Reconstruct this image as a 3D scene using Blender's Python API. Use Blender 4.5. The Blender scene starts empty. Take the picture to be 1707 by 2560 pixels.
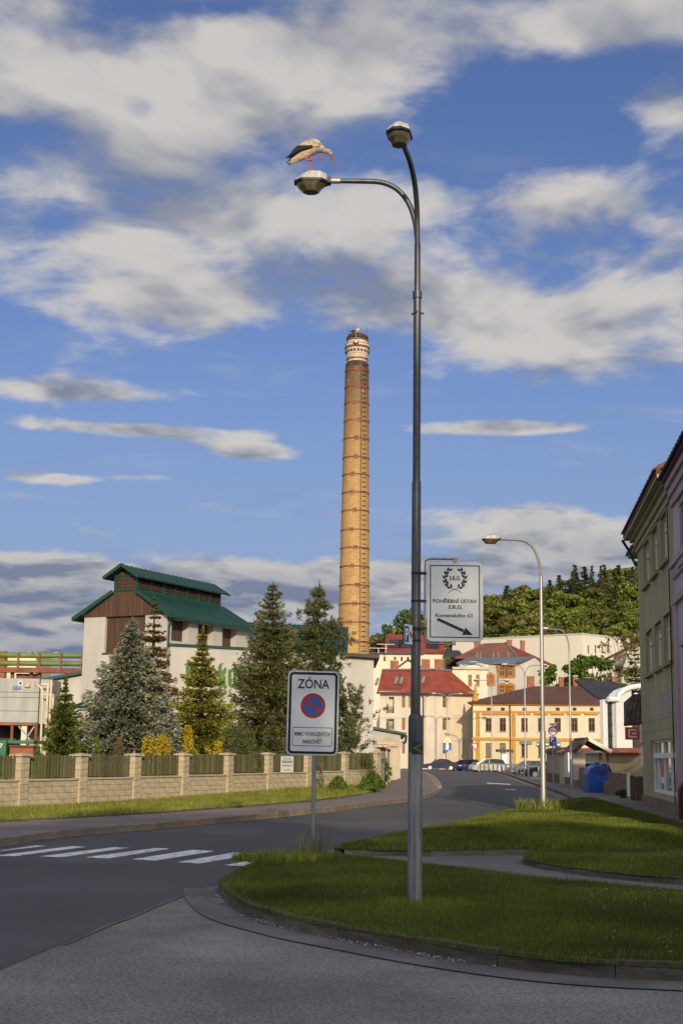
import bpy, bmesh, math, random
import numpy as np
from mathutils import Vector, Matrix, Euler
random.seed(7); rng = np.random.default_rng(7)
S = bpy.context.scene
COL = S.collection
PI = math.pi

# ---------------------------------------------------------------- camera
PW, PH, PF, EYE = 1707, 2560, 3447.0, 1.65          # photograph size, focal length in its pixels, eye height
PITCH = math.atan(610 / PF); ROLL = math.radians(0.8)
cd = bpy.data.cameras.new('camera'); cam = bpy.data.objects.new('camera', cd); COL.objects.link(cam)
cd.sensor_fit = 'VERTICAL'; cd.sensor_height = 36.0; cd.lens = PF / PH * 36.0
cd.clip_start = 0.1; cd.clip_end = 6000
cam.location = (0, 0, EYE)
cam.rotation_euler = (Euler((PI / 2 + PITCH, 0, 0)).to_matrix() @ Matrix.Rotation(ROLL, 3, 'Z')).to_euler()
S.camera = cam

# ---------------------------------------------------------------- light
TO_SUN = Vector((0.093, -1.0, 0.297)).normalized()
SUN_EL = math.asin(TO_SUN.z); SUN_AZ = math.atan2(TO_SUN.x, TO_SUN.y)
sd = bpy.data.lights.new('sun', 'SUN'); sd.energy = 4.1; sd.angle = math.radians(0.55); sd.color = (1.0, 0.83, 0.60)
sun = bpy.data.objects.new('sun', sd); COL.objects.link(sun)
sun.rotation_euler = (-TO_SUN).to_track_quat('-Z', 'Y').to_euler()
sun.location = (0, -30, 40)
S.view_settings.view_transform = 'Standard'; S.view_settings.look = 'None'
S.view_settings.exposure = 0.0; S.view_settings.gamma = 1.0; S.view_settings.use_curve_mapping = False
S.render.engine = 'CYCLES'
S.cycles.max_bounces = 6; S.cycles.diffuse_bounces = 3; S.cycles.glossy_bounces = 3
S.cycles.transparent_max_bounces = 8; S.cycles.use_denoising = True

# ---------------------------------------------------------------- pixel -> direction helpers
def ray(px, py):
    x = (px - PW / 2) / PF; y = (PH / 2 - py) / PF
    c, s = math.cos(ROLL), math.sin(ROLL)
    x, y = x * c - y * s, x * s + y * c
    cp, sp = math.cos(PITCH), math.sin(PITCH)
    return Vector((x, cp - y * sp, sp + y * cp))
def G(px, py, z=0.0):
    d = ray(px, py); t = (z - EYE) / d.z
    return Vector((d.x * t, d.y * t, z))
def PY(px, py, Y):
    d = ray(px, py); t = Y / d.y
    return Vector((d.x * t, Y, EYE + d.z * t))

# ---------------------------------------------------------------- sky: Nishita with drifting cloud layers
WD = bpy.data.worlds.new('World'); S.world = WD; WD.use_nodes = True
nt = WD.node_tree; N = nt.nodes; L = nt.links; N.clear()
def nd(t, **k):
    n = N.new(t)
    for a, b in k.items(): setattr(n, a, b)
    return n
def mth(op, a, b=None, c=None, clamp=False):
    n = N.new('ShaderNodeMath'); n.operation = op; n.use_clamp = clamp
    for i, v in enumerate((a, b, c)):
        if v is None: continue
        if isinstance(v, (int, float)): n.inputs[i].default_value = v
        else: L.new(v, n.inputs[i])
    return n.outputs[0]
def mapr(v, a, b, c=0.0, d=1.0, smooth=True):
    n = N.new('ShaderNodeMapRange'); n.interpolation_type = 'SMOOTHSTEP' if smooth else 'LINEAR'
    L.new(v, n.inputs[0])
    for i, x in enumerate((a, b, c, d)): n.inputs[i + 1].default_value = x
    return n.outputs[0]
def mixc(f, a, b):
    n = N.new('ShaderNodeMix'); n.data_type = 'RGBA'
    if isinstance(f, (int, float)): n.inputs[0].default_value = f
    else: L.new(f, n.inputs[0])
    for i, v in ((6, a), (7, b)):
        if isinstance(v, tuple): n.inputs[i].default_value = (*v, 1)
        else: L.new(v, n.inputs[i])
    return n.outputs[2]
def comb(x, y, z):
    n = N.new('ShaderNodeCombineXYZ')
    for i, v in enumerate((x, y, z)):
        if isinstance(v, (int, float)): n.inputs[i].default_value = v
        else: L.new(v, n.inputs[i])
    return n.outputs[0]
def noise(vec, scale, detail, rough, dist=0.0):
    n = N.new('ShaderNodeTexNoise'); L.new(vec, n.inputs['Vector'])
    n.inputs['Scale'].default_value = scale; n.inputs['Detail'].default_value = detail
    n.inputs['Roughness'].default_value = rough; n.inputs['Distortion'].default_value = dist
    return n.outputs[0]
sky = nd('ShaderNodeTexSky', sky_type='NISHITA', sun_disc=False)
sky.sun_elevation = SUN_EL; sky.sun_rotation = SUN_AZ; sky.air_density = 1.0; sky.dust_density = 0.6; sky.ozone_density = 2.2
tc = nd('ShaderNodeTexCoord'); sx = nd('ShaderNodeSeparateXYZ'); L.new(tc.outputs['Generated'], sx.inputs[0])
dx, dy, dz = sx.outputs
zc = mth('ADD', mth('MAXIMUM', dz, 0.0), 0.15)
CX = mth('DIVIDE', dx, zc); CY = mth('DIVIDE', dy, zc)        # a flat cloud deck seen from below
P0 = comb(CX, mth('MULTIPLY', CY, 0.9), 0.0)
# azimuth / elevation coordinates for the large clearings and banks
AZ = mth('ARCTAN2', dx, dy); EL = mth('ARCSINE', dz)
def blob(px, py, rx, ry, w):
    d = ray(px, py).normalized(); a = math.atan2(d.x, d.y); e = math.asin(d.z)
    u = mth('DIVIDE', mth('SUBTRACT', AZ, a), rx / PF); v = mth('DIVIDE', mth('SUBTRACT', EL, e), ry / PF)
    r2 = mth('ADD', mth('MULTIPLY', u, u), mth('MULTIPLY', v, v))
    return mth('MULTIPLY', mth('POWER', 2.718, mth('MULTIPLY', r2, -1.0)), w)
BLOBS = [  # clearings (-) and thicker patches (+), in the photograph's pixels
    (1400, 300, 400, 150, -0.16), (1600, 560, 260, 60, 0.05), (1640, 260, 130, 75, 0.22), (1500, 60, 260, 60, 0.20),
    (360, 270, 60, 35, -0.10), (1150, 830, 650, 90, 0.09), (560, 10, 200, 40, -0.10), (420, 560, 520, 130, 0.12), (350, 150, 460, 130, 0.09), (500, 330, 500, 90, 0.06),
    (900, 110, 420, 120, 0.12), (620, 760, 430, 70, 0.10), (1400, 770, 420, 100, 0.10), (1300, 500, 380, 60, 0.10), (1000, 700, 300, 60, 0.06),
    (850, 1150, 1700, 210, -0.30), (330, 1075, 330, 26, 0.42), (620, 1130, 190, 30, 0.40), (190, 985, 260, 40, 0.30),
    (1280, 1070, 320, 24, 0.44), (130, 1195, 170, 22, 0.38), (420, 1195, 200, 14, 0.28), (1560, 940, 260, 70, 0.14),
    (60, 1470, 330, 62, 0.46), (620, 1470, 330, 60, 0.34), (1330, 1290, 260, 55, 0.36), (1450, 1370, 250, 45, 0.34),
    (1100, 1430, 260, 36, 0.26), (120, 1600, 300, 40, 0.20), (950, 880, 260, 40, -0.12), (120, 830, 200, 60, -0.05),
]
cov = None
for b in BLOBS:
    o = blob(*b); cov = o if cov is None else mth('ADD', cov, o)
n1 = noise(P0, 2.9, 11.0, 0.57, 0.30)
n2 = noise(comb(mth('ADD', CX, 5.3), mth('MULTIPLY', CY, 1.1), 3.1), 6.5, 7.0, 0.62, 0.3)
den = mth('ADD', mth('ADD', mth('MULTIPLY', n1, 0.66), mth('MULTIPLY', n2, 0.34)), cov)
mask = mth('POWER', mapr(den, 0.45, 0.615), 0.9)
thick = mapr(den, 0.50, 0.85)
# relief of the cloud bodies: a smooth version of the field compared with itself a little nearer the sun
nL = noise(P0, 2.9, 4.0, 0.55, 0.30)
nLb = noise(comb(mth('ADD', CX, 0.012), mth('MULTIPLY', mth('SUBTRACT', CY, 0.105), 0.9), 0.0), 2.9, 4.0, 0.55, 0.30)
rel = mapr(mth('SUBTRACT', nL, nLb), -0.17, 0.12, 0.0, 1.0)
fine_ = mth('MULTIPLY', mth('SUBTRACT', n2, 0.5), 1.2)
lit = mth('ADD', mth('SUBTRACT', mth('MULTIPLY', rel, 1.15), mth('MULTIPLY', thick, 0.42)), fine_, clamp=True)
# thin high streaks
st = noise(comb(mth('MULTIPLY', CX, 0.8), mth('MULTIPLY', CY, 2.6), 7.7), 2.2, 7.0, 0.58, 0.6)
streak = mth('MULTIPLY', mapr(st, 0.52, 0.76), 0.32)
low = mapr(EL, 0.02, 0.20)
body = mixc(lit, (1.70, 1.92, 2.50), (4.75, 4.55, 4.3))
bodyl = mixc(lit, (1.15, 1.45, 2.35), (3.2, 3.15, 3.25))
ccol = mixc(low, bodyl, body)
tint = nd('ShaderNodeMix', data_type='RGBA', blend_type='MULTIPLY'); tint.inputs[0].default_value = 1.0
L.new(sky.outputs[0], tint.inputs[6]); tint.inputs[7].default_value = (0.60, 0.585, 0.84, 1)
hz_f = mapr(EL, 0.0, 0.36, 0.90, 0.0)                       # pale blue air towards the horizon
dt = mth('ADD', mth('ADD', mth('MULTIPLY', dx, TO_SUN.x), mth('MULTIPLY', dy, TO_SUN.y)), mth('MULTIPLY', dz, TO_SUN.z))
glow = mapr(dt, -0.55, 0.95)                                 # air and thin cloud scatter forward: brighter and warmer towards the sun
L.new(mixc(glow, (0.575, 0.59, 0.80), (1.25, 1.15, 1.10)), tint.inputs[7])
clear = mixc(mth('MULTIPLY', hz_f, mth('SUBTRACT', 1.0, glow)), tint.outputs[2], (1.95, 2.5, 3.75))
cb = nd('ShaderNodeVectorMath', operation='SCALE'); L.new(ccol, cb.inputs[0]); L.new(mth('MULTIPLY_ADD', glow, 2.4, 1.0), cb.inputs['Scale']); ccol = cb.outputs[0]
skc = mixc(mth('MAXIMUM', mth('MULTIPLY', mask, 0.95), streak), clear, ccol)
bg = nd('ShaderNodeBackground'); bg.inputs[1].default_value = 0.13; L.new(skc, bg.inputs[0])
wo = nd('ShaderNodeOutputWorld'); L.new(bg.outputs[0], wo.inputs[0])

# ================================================================ materials
MATS = {}
def pm(name, col, rough=0.8, var=0.15, scale=2.0, bump=0.15, fine=30.0, metal=0.0, spec=0.4, col2=None, contrast=(0.35, 0.65),
       streak=None, island=0.0, objrand=0.0):
    """noise-varied Principled material; streak=(sx,sy,sz) stretches the stain noise"""
    m = bpy.data.materials.new(name); m.use_nodes = True; t = m.node_tree; n = t.nodes; l = t.links
    b = n['Principled BSDF']; b.inputs['Roughness'].default_value = rough; b.inputs['Metallic'].default_value = metal
    b.inputs['Specular IOR Level'].default_value = spec
    c = n.new('ShaderNodeTexCoord'); vec = c.outputs['Object']
    if streak:
        mp = n.new('ShaderNodeMapping'); mp.inputs['Scale'].default_value = streak; l.new(vec, mp.inputs[0]); sv = mp.outputs[0]
    else: sv = vec
    a = n.new('ShaderNodeTexNoise'); a.inputs['Scale'].default_value = scale; a.inputs['Detail'].default_value = 7; a.inputs['Roughness'].default_value = 0.62
    l.new(sv, a.inputs['Vector'])
    mr = n.new('ShaderNodeMapRange'); mr.inputs[1].default_value = contrast[0]; mr.inputs[2].default_value = contrast[1]; l.new(a.outputs[0], mr.inputs[0])
    mx = n.new('ShaderNodeMix'); mx.data_type = 'RGBA'; l.new(mr.outputs[0], mx.inputs[0])
    d = col2 or tuple(x * (1 - 2 * var) for x in col)
    mx.inputs[6].default_value = (*d, 1); mx.inputs[7].default_value = (*col, 1)
    out = mx.outputs[2]
    f = n.new('ShaderNodeTexNoise'); f.inputs['Scale'].default_value = fine; f.inputs['Detail'].default_value = 4; l.new(vec, f.inputs['Vector'])
    k = n.new('ShaderNodeMapRange'); k.inputs[1].default_value = 0.3; k.inputs[2].default_value = 0.7; k.inputs[3].default_value = 1 - var * 0.6; k.inputs[4].default_value = 1 + var * 0.4
    l.new(f.outputs[0], k.inputs[0])
    fac = k.outputs[0]
    for amt, node, sock in ((island, 'ShaderNodeNewGeometry', 'Random Per Island'), (objrand, 'ShaderNodeObjectInfo', 'Random')):
        if amt:
            g = n.new(node); q = n.new('ShaderNodeMapRange'); q.inputs[3].default_value = 1 - amt; q.inputs[4].default_value = 1 + amt
            l.new(g.outputs[sock], q.inputs[0]); w = n.new('ShaderNodeMath'); w.operation = 'MULTIPLY'
            l.new(fac, w.inputs[0]); l.new(q.outputs[0], w.inputs[1]); fac = w.outputs[0]
    vm = n.new('ShaderNodeVectorMath'); vm.operation = 'SCALE'; l.new(out, vm.inputs[0]); l.new(fac, vm.inputs['Scale'])
    l.new(vm.outputs[0], b.inputs['Base Color'])
    if bump:
        bp = n.new('ShaderNodeBump'); bp.inputs['Strength'].default_value = bump; bp.inputs['Distance'].default_value = 0.02
        l.new(f.outputs[0], bp.inputs['Height']); l.new(bp.outputs[0], b.inputs['Normal'])
    MATS[name] = m; return m
def leafm(name, cols, transl=0.25, objrand=0.0, rough=0.55, patch=(1.1, 0.72, 1.22)):
    """foliage: colour differs from leaf to leaf, light passes through a little"""
    m = bpy.data.materials.new(name); m.use_nodes = True; t = m.node_tree; n = t.nodes; l = t.links
    b = n['Principled BSDF']; b.inputs['Roughness'].default_value = rough; b.inputs['Specular IOR Level'].default_value = 0.25
    g = n.new('ShaderNodeNewGeometry'); r = n.new('ShaderNodeValToRGB'); l.new(g.outputs['Random Per Island'], r.inputs[0])
    e = r.color_ramp.elements
    while len(e) < len(cols): e.new(0.5)
    for i, c in enumerate(cols): e[i].position = i / max(1, len(cols) - 1); e[i].color = (*c, 1)
    out = r.outputs[0]
    c = n.new('ShaderNodeTexCoord'); a = n.new('ShaderNodeTexNoise'); a.inputs['Scale'].default_value = patch[0]; a.inputs['Detail'].default_value = 5
    l.new(c.outputs['Object'], a.inputs['Vector'])
    mr = n.new('ShaderNodeMapRange'); mr.inputs[1].default_value = 0.3; mr.inputs[2].default_value = 0.7; mr.inputs[3].default_value = patch[1]; mr.inputs[4].default_value = patch[2]
    l.new(a.outputs[0], mr.inputs[0]); fac = mr.outputs[0]
    if objrand:
        o = n.new('ShaderNodeObjectInfo'); q = n.new('ShaderNodeMapRange'); q.inputs[3].default_value = 1 - objrand; q.inputs[4].default_value = 1 + objrand
        l.new(o.outputs['Random'], q.inputs[0]); w = n.new('ShaderNodeMath'); w.operation = 'MULTIPLY'; l.new(fac, w.inputs[0]); l.new(q.outputs[0], w.inputs[1]); fac = w.outputs[0]
    vm = n.new('ShaderNodeVectorMath'); vm.operation = 'SCALE'; l.new(out, vm.inputs[0]); l.new(fac, vm.inputs['Scale'])
    l.new(vm.outputs[0], b.inputs['Base Color'])
    tr = n.new('ShaderNodeBsdfTranslucent'); l.new(vm.outputs[0], tr.inputs[0])
    ms = n.new('ShaderNodeMixShader'); ms.inputs[0].default_value = transl
    l.new(b.outputs[0], ms.inputs[1]); l.new(tr.outputs[0], ms.inputs[2]); l.new(ms.outputs[0], n['Material Output'].inputs[0])
    MATS[name] = m; return m
def glassm(name, col=(0.02, 0.022, 0.026), rough=0.06, spec=0.6):
    m = bpy.data.materials.new(name); m.use_nodes = True; n = m.node_tree.nodes; l = m.node_tree.links
    b = n['Principled BSDF']; b.inputs['Roughness'].default_value = rough; b.inputs['Specular IOR Level'].default_value = spec
    c = n.new('ShaderNodeTexCoord'); a = n.new('ShaderNodeTexNoise'); a.inputs['Scale'].default_value = 0.9; l.new(c.outputs['Object'], a.inputs['Vector'])
    mx = n.new('ShaderNodeMix'); mx.data_type = 'RGBA'; l.new(a.outputs[0], mx.inputs[0])
    mx.inputs[6].default_value = (*[x * 0.5 for x in col], 1); mx.inputs[7].default_value = (*[x * 1.6 for x in col], 1); l.new(mx.outputs[2], b.inputs['Base Color'])
    MATS[name] = m; return m

pm('plaster_white', (0.50, 0.475, 0.425), 0.9, 0.11, 0.4, 0.12, 25, streak=(1, 1, 0.35))
pm('plaster_cream', (0.72, 0.62, 0.47), 0.9, 0.07, 0.5, 0.1, 20, streak=(1, 1, 0.35))
pm('plaster_pale', (0.64, 0.57, 0.46), 0.9, 0.11, 0.35, 0.1, 20, streak=(1, 1, 0.35))
pm('plaster_beige', (0.68, 0.55, 0.39), 0.9, 0.07, 0.5, 0.1, 20)
pm('plaster_yellow', (0.62, 0.50, 0.29), 0.9, 0.10, 0.35, 0.1, 20, streak=(1, 1, 0.35))
pm('plaster_pale_yellow', (0.63, 0.56, 0.42), 0.9, 0.10, 0.35, 0.1, 20, streak=(1, 1, 0.35))
pm('plaster_ochre', (0.50, 0.26, 0.035), 0.9, 0.08, 0.8, 0.1, 20)
pm('plaster_olive', (0.42, 0.36, 0.22), 0.92, 0.12, 0.5, 0.18, 22, streak=(1.2, 1.2, 0.3))
pm('plaster_olive_dark', (0.34, 0.27, 0.14), 0.92, 0.12, 0.6, 0.2, 22, streak=(1.2, 1.2, 0.3))
pm('plaster_mauve', (0.56, 0.42, 0.47), 0.92, 0.1, 0.6, 0.15, 22, streak=(1.2, 1.2, 0.3))
pm('plaster_mauve_trim', (0.46, 0.34, 0.38), 0.92, 0.1, 0.9, 0.15, 22)
pm('plaster_grey', (0.42, 0.38, 0.30), 0.92, 0.14, 0.7, 0.2, 22, streak=(1, 1, 0.4))
pm('plaster_modern', (0.62, 0.63, 0.60), 0.8, 0.06, 0.6, 0.06, 22)
pm('plinth_brown', (0.22, 0.15, 0.11), 0.92, 0.14, 1.5, 0.2, 22)
pm('hall_white', (0.62, 0.575, 0.49), 0.85, 0.05, 0.05, 0.04, 3)
pm('wood_brown', (0.105, 0.055, 0.036), 0.8, 0.22, 1.0, 0.25, 30, streak=(9, 9, 0.5), objrand=0.16)
pm('roof_green', (0.012, 0.052, 0.042), 0.38, 0.1, 0.8, 0.03, 30, spec=0.5)
pm('trim_green', (0.010, 0.062, 0.040), 0.5, 0.1, 2, 0.05, 30)
pm('roof_red', (0.26, 0.055, 0.034), 0.75, 0.2, 0.7, 0.25, 9)
pm('roof_rust', (0.26, 0.095, 0.055), 0.8, 0.3, 0.35, 0.25, 8, col2=(0.14, 0.07, 0.05))
pm('roof_brown', (0.115, 0.058, 0.047), 0.55, 0.12, 0.5, 0.05, 12)
pm('roof_grey_metal', (0.16, 0.20, 0.24), 0.45, 0.15, 0.6, 0.05, 12, metal=0.2)
pm('roof_dark', (0.04, 0.04, 0.045), 0.6, 0.2, 1, 0.1, 12)
pm('roof_tile_old', (0.16, 0.10, 0.065), 0.85, 0.3, 3, 0.3, 15, col2=(0.07, 0.055, 0.04), objrand=0.25)
pm('tile_red', (0.42, 0.11, 0.055), 0.8, 0.2, 2, 0.3, 20, objrand=0.22)
pm('brick_red', (0.36, 0.13, 0.075), 0.85, 0.25, 3, 0.4, 12)
pm('brick_trim', (0.50, 0.17, 0.04), 0.85, 0.2, 3, 0.3, 12)
pm('stone_trim', (0.55, 0.46, 0.33), 0.9, 0.14, 1, 0.2, 20)
pm('block_sand', (0.64, 0.53, 0.35), 0.95, 0.16, 2.2, 0.6, 45, objrand=0.09, streak=(1, 1, 0.5))
pm('mortar', (0.46, 0.38, 0.255), 0.95, 0.15, 4, 0.4, 40)
pm('wood_fence', (0.150, 0.140, 0.062), 0.85, 0.3, 2, 0.4, 30, col2=(0.070, 0.075, 0.032), streak=(8, 8, 0.8), objrand=0.35)
pm('asphalt_dark', (0.108, 0.103, 0.101), 0.86, 0.16, 0.22, 0.5, 60, spec=0.35)
pm('asphalt_worn', (0.275, 0.258, 0.24), 0.9, 0.2, 0.55, 0.9, 70, spec=0.3)
pm('gutter', (0.20, 0.18, 0.165), 0.9, 0.18, 1.2, 0.4, 50)
pm('gutter_dark', (0.175, 0.166, 0.158), 0.9, 0.2, 1.2, 0.4, 50)
pm('pavement', (0.235, 0.19, 0.165), 0.92, 0.16, 0.5, 0.4, 45)
pm('path_paving', (0.19, 0.17, 0.155), 0.92, 0.18, 0.6, 0.4, 45)
pm('kerb', (0.17, 0.145, 0.115), 0.92, 0.28, 2.4, 0.6, 35, objrand=0.2)
pm('kerb_pale', (0.36, 0.28, 0.20), 0.92, 0.2, 1.4, 0.4, 35, objrand=0.1)
pm('soil', (0.075, 0.065, 0.038), 0.95, 0.3, 2, 0.6, 30)
pm('lawn_soil', (0.075, 0.105, 0.018), 0.95, 0.35, 0.7, 0.8, 30, col2=(0.030, 0.050, 0.010))
pm('ground', (0.10, 0.10, 0.05), 0.95, 0.25, 0.05, 0.3, 3)
pm('hill', (0.05, 0.075, 0.02), 0.95, 0.3, 0.03, 0.3, 2)
pm('paint_white', (0.74, 0.74, 0.72), 0.75, 0.1, 3, 0.3, 40)
pm('steel_dark', (0.095, 0.10, 0.108), 0.42, 0.2, 3, 0.08, 40, metal=0.55, streak=(6, 6, 0.6))
pm('steel_galv', (0.34, 0.345, 0.35), 0.42, 0.2, 3, 0.08, 40, metal=0.65, streak=(6, 6, 0.5))
pm('steel_pale', (0.38, 0.36, 0.33), 0.42, 0.12, 3, 0.05, 40, metal=0.5, streak=(6, 6, 0.5))
pm('steel_black', (0.02, 0.02, 0.022), 0.5, 0.2, 3, 0.08, 40, metal=0.3)
pm('lamp_cover', (0.56, 0.53, 0.47), 0.65, 0.22, 14, 0.15, 60, streak=(1, 1, 0.5))
pm('lamp_bowl', (0.13, 0.105, 0.055), 0.22, 0.3, 9, 0.05, 30, spec=0.6)
pm('red_steel', (0.26, 0.085, 0.050), 0.7, 0.25, 1.5, 0.2, 25)
pm('green_pipe', (0.16, 0.23, 0.045), 0.5, 0.18, 1, 0.05, 20)
pm('sign_face', (0.72, 0.74, 0.75), 0.5, 0.05, 1.5, 0.0, 20, spec=0.25)
pm('sign_white', (0.78, 0.78, 0.76), 0.5, 0.04, 2, 0.0, 20)
pm('sign_edge', (0.40, 0.42, 0.43), 0.45, 0.08, 3, 0.05, 30, metal=0.6)
pm('ink_black', (0.008, 0.009, 0.011), 0.5, 0.05, 3, 0.0, 20)
pm('ink_red', (0.42, 0.012, 0.018), 0.45, 0.08, 3, 0.0, 20)
pm('ink_blue', (0.012, 0.10, 0.36), 0.45, 0.08, 3, 0.0, 20)
pm('ink_green', (0.085, 0.18, 0.045), 0.8, 0.1, 3, 0.0, 20)
pm('ink_yellow', (0.78, 0.56, 0.04), 0.5, 0.08, 3, 0.0, 20)
pm('chevron_green', (0.012, 0.05, 0.042), 0.5, 0.12, 3, 0.05, 20)
pm('chevron_gold', (0.40, 0.20, 0.03), 0.5, 0.12, 3, 0.05, 20)
pm('orange_red', (0.60, 0.085, 0.02), 0.5, 0.06, 3, 0.03, 20)
pm('frame_white', (0.74, 0.74, 0.74), 0.5, 0.05, 3, 0.03, 20)
pm('frame_brown', (0.15, 0.075, 0.035), 0.6, 0.15, 3, 0.05, 20)
pm('frame_ochre', (0.36, 0.20, 0.07), 0.6, 0.15, 3, 0.05, 20)
pm('curtain', (0.52, 0.47, 0.38), 0.9, 0.2, 2, 0.0, 10, streak=(8, 8, 0.4))
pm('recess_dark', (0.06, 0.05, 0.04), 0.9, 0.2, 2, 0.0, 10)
pm('copper_red', (0.33, 0.075, 0.035), 0.4, 0.15, 3, 0.04, 20, metal=0.3)
pm('metal_red_dark', (0.10, 0.022, 0.020), 0.5, 0.15, 3, 0.04, 20)
pm('panel_grey', (0.36, 0.36, 0.34), 0.5, 0.14, 1.2, 0.04, 20, metal=0.25, streak=(2, 2, 0.3))
pm('cream_pipe', (0.66, 0.58, 0.40), 0.55, 0.12, 2, 0.04, 20)
pm('container_green', (0.015, 0.15, 0.07), 0.5, 0.1, 1, 0.04, 20)
pm('container_orange', (0.33, 0.11, 0.04), 0.6, 0.2, 1.5, 0.08, 20)
pm('bin_blue', (0.018, 0.075, 0.36), 0.42, 0.1, 2, 0.03, 20)
pm('stork_cream', (0.62, 0.48, 0.33), 0.85, 0.30, 20, 0.4, 90, streak=(0.5, 1, 1.6))
pm('stork_tail', (0.42, 0.33, 0.21), 0.85, 0.3, 16, 0.4, 90)
pm('stork_black', (0.007, 0.007, 0.008), 0.75, 0.2, 10, 0.3, 80)
pm('stork_red', (0.48, 0.10, 0.055), 0.55, 0.15, 12, 0.1, 60)
pm('stork_beak', (0.40, 0.055, 0.03), 0.5, 0.15, 12, 0.1, 60)
pm('nest', (0.09, 0.075, 0.045), 0.95, 0.4, 4, 0.8, 20)
pm('bark', (0.10, 0.065, 0.042), 0.95, 0.3, 4, 0.6, 20)
pm('bark_pale', (0.20, 0.17, 0.12), 0.95, 0.3, 2, 0.5, 12)
pm('tyre', (0.018, 0.018, 0.018), 0.85, 0.1, 4, 0.1, 30)
pm('rim', (0.45, 0.45, 0.46), 0.35, 0.1, 4, 0.0, 30, metal=0.8)
pm('lamp_red', (0.40, 0.01, 0.01), 0.25, 0.05, 4, 0.0, 30)
pm('lamp_clear', (0.75, 0.75, 0.75), 0.12, 0.05, 4, 0.0, 30)
pm('petal', (0.62, 0.50, 0.48), 0.9, 0.2, 4, 0.0, 30)
for nm, c, mt in (('car_navy', (0.012, 0.018, 0.055), 0.3), ('car_blue', (0.02, 0.045, 0.14), 0.4), ('car_silver', (0.48, 0.45, 0.40), 0.6),
                  ('car_grey', (0.40, 0.41, 0.42), 0.6), ('car_black', (0.012, 0.012, 0.014), 0.2)):
    m_ = pm(nm, c, 0.25, 0.03, 4, 0.0, 30, metal=mt, spec=0.6)
    m_.node_tree.nodes['Principled BSDF'].inputs['Coat Weight'].default_value = 0.6
glassm('glass'); glassm('glass_warm', (0.16, 0.13, 0.09), 0.12); glassm('glass_green', (0.16, 0.21, 0.16), 0.15)
glassm('car_glass', (0.012, 0.014, 0.015), 0.05)
leafm('needle_blue', [(0.105, 0.112, 0.072), (0.165, 0.172, 0.115), (0.245, 0.250, 0.175)], 0.12)
leafm('needle_green', [(0.035, 0.052, 0.012), (0.070, 0.095, 0.018), (0.14, 0.165, 0.030)], 0.15)
leafm('needle_lime', [(0.060, 0.070, 0.010), (0.130, 0.140, 0.016), (0.26, 0.235, 0.030)], 0.18)
leafm('needle_dark', [(0.050, 0.058, 0.018), (0.090, 0.098, 0.028), (0.145, 0.145, 0.045)], 0.12)
leafm('needle_pine', [(0.040, 0.055, 0.016), (0.080, 0.098, 0.028), (0.145, 0.160, 0.055)], 0.12)
leafm('needle_brown', [(0.09, 0.06, 0.022), (0.16, 0.085, 0.030), (0.24, 0.125, 0.05)], 0.12)
leafm('needle_blue_tip', [(0.17, 0.18, 0.12), (0.24, 0.25, 0.17), (0.34, 0.345, 0.25)], 0.12)
leafm('needle_green_tip', [(0.07, 0.09, 0.02), (0.12, 0.15, 0.03), (0.19, 0.22, 0.045)], 0.15)
leafm('needle_lime_tip', [(0.14, 0.145, 0.018), (0.24, 0.23, 0.025), (0.36, 0.33, 0.04)], 0.18)
leafm('needle_dark_tip', [(0.085, 0.09, 0.03), (0.13, 0.135, 0.042), (0.19, 0.185, 0.065)], 0.12)
leafm('leaf_thuja', [(0.075, 0.10, 0.022), (0.12, 0.155, 0.035), (0.17, 0.21, 0.05)], 0.2)
leafm('leaf_russet', [(0.09, 0.07, 0.035), (0.15, 0.11, 0.05), (0.16, 0.15, 0.06)], 0.15)
leafm('leaf_yellow', [(0.22, 0.17, 0.015), (0.42, 0.31, 0.022), (0.55, 0.40, 0.03)], 0.25)
leafm('leaf_green', [(0.030, 0.060, 0.010), (0.060, 0.105, 0.015), (0.10, 0.165, 0.022)], 0.25)
leafm('leaf_bright', [(0.045, 0.085, 0.010), (0.085, 0.15, 0.015), (0.15, 0.23, 0.025)], 0.3)
leafm('leaf_purple', [(0.030, 0.010, 0.012), (0.050, 0.016, 0.018), (0.075, 0.028, 0.026)], 0.15)
leafm('leaf_olive', [(0.09, 0.085, 0.03), (0.15, 0.135, 0.05), (0.20, 0.17, 0.07)], 0.25)
leafm('forest_leaf', [(0.065, 0.092, 0.016), (0.130, 0.165, 0.027), (0.215, 0.245, 0.042)], 0.2, objrand=0.38)
leafm('forest_olive', [(0.085, 0.092, 0.024), (0.160, 0.162, 0.042), (0.230, 0.222, 0.064)], 0.2, objrand=0.3)
leafm('forest_needle', [(0.030, 0.040, 0.016), (0.058, 0.070, 0.024), (0.095, 0.108, 0.036)], 0.1, objrand=0.25)
leafm('grass', [(0.068, 0.098, 0.010), (0.120, 0.155, 0.016), (0.200, 0.225, 0.030)], 0.28, patch=(0.55, 0.50, 1.40))
leafm('grass_dry', [(0.10, 0.095, 0.04), (0.17, 0.155, 0.07), (0.12, 0.14, 0.04)], 0.25)
leafm('weed', [(0.12, 0.145, 0.018), (0.21, 0.235, 0.030), (0.32, 0.33, 0.055)], 0.28)

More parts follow.
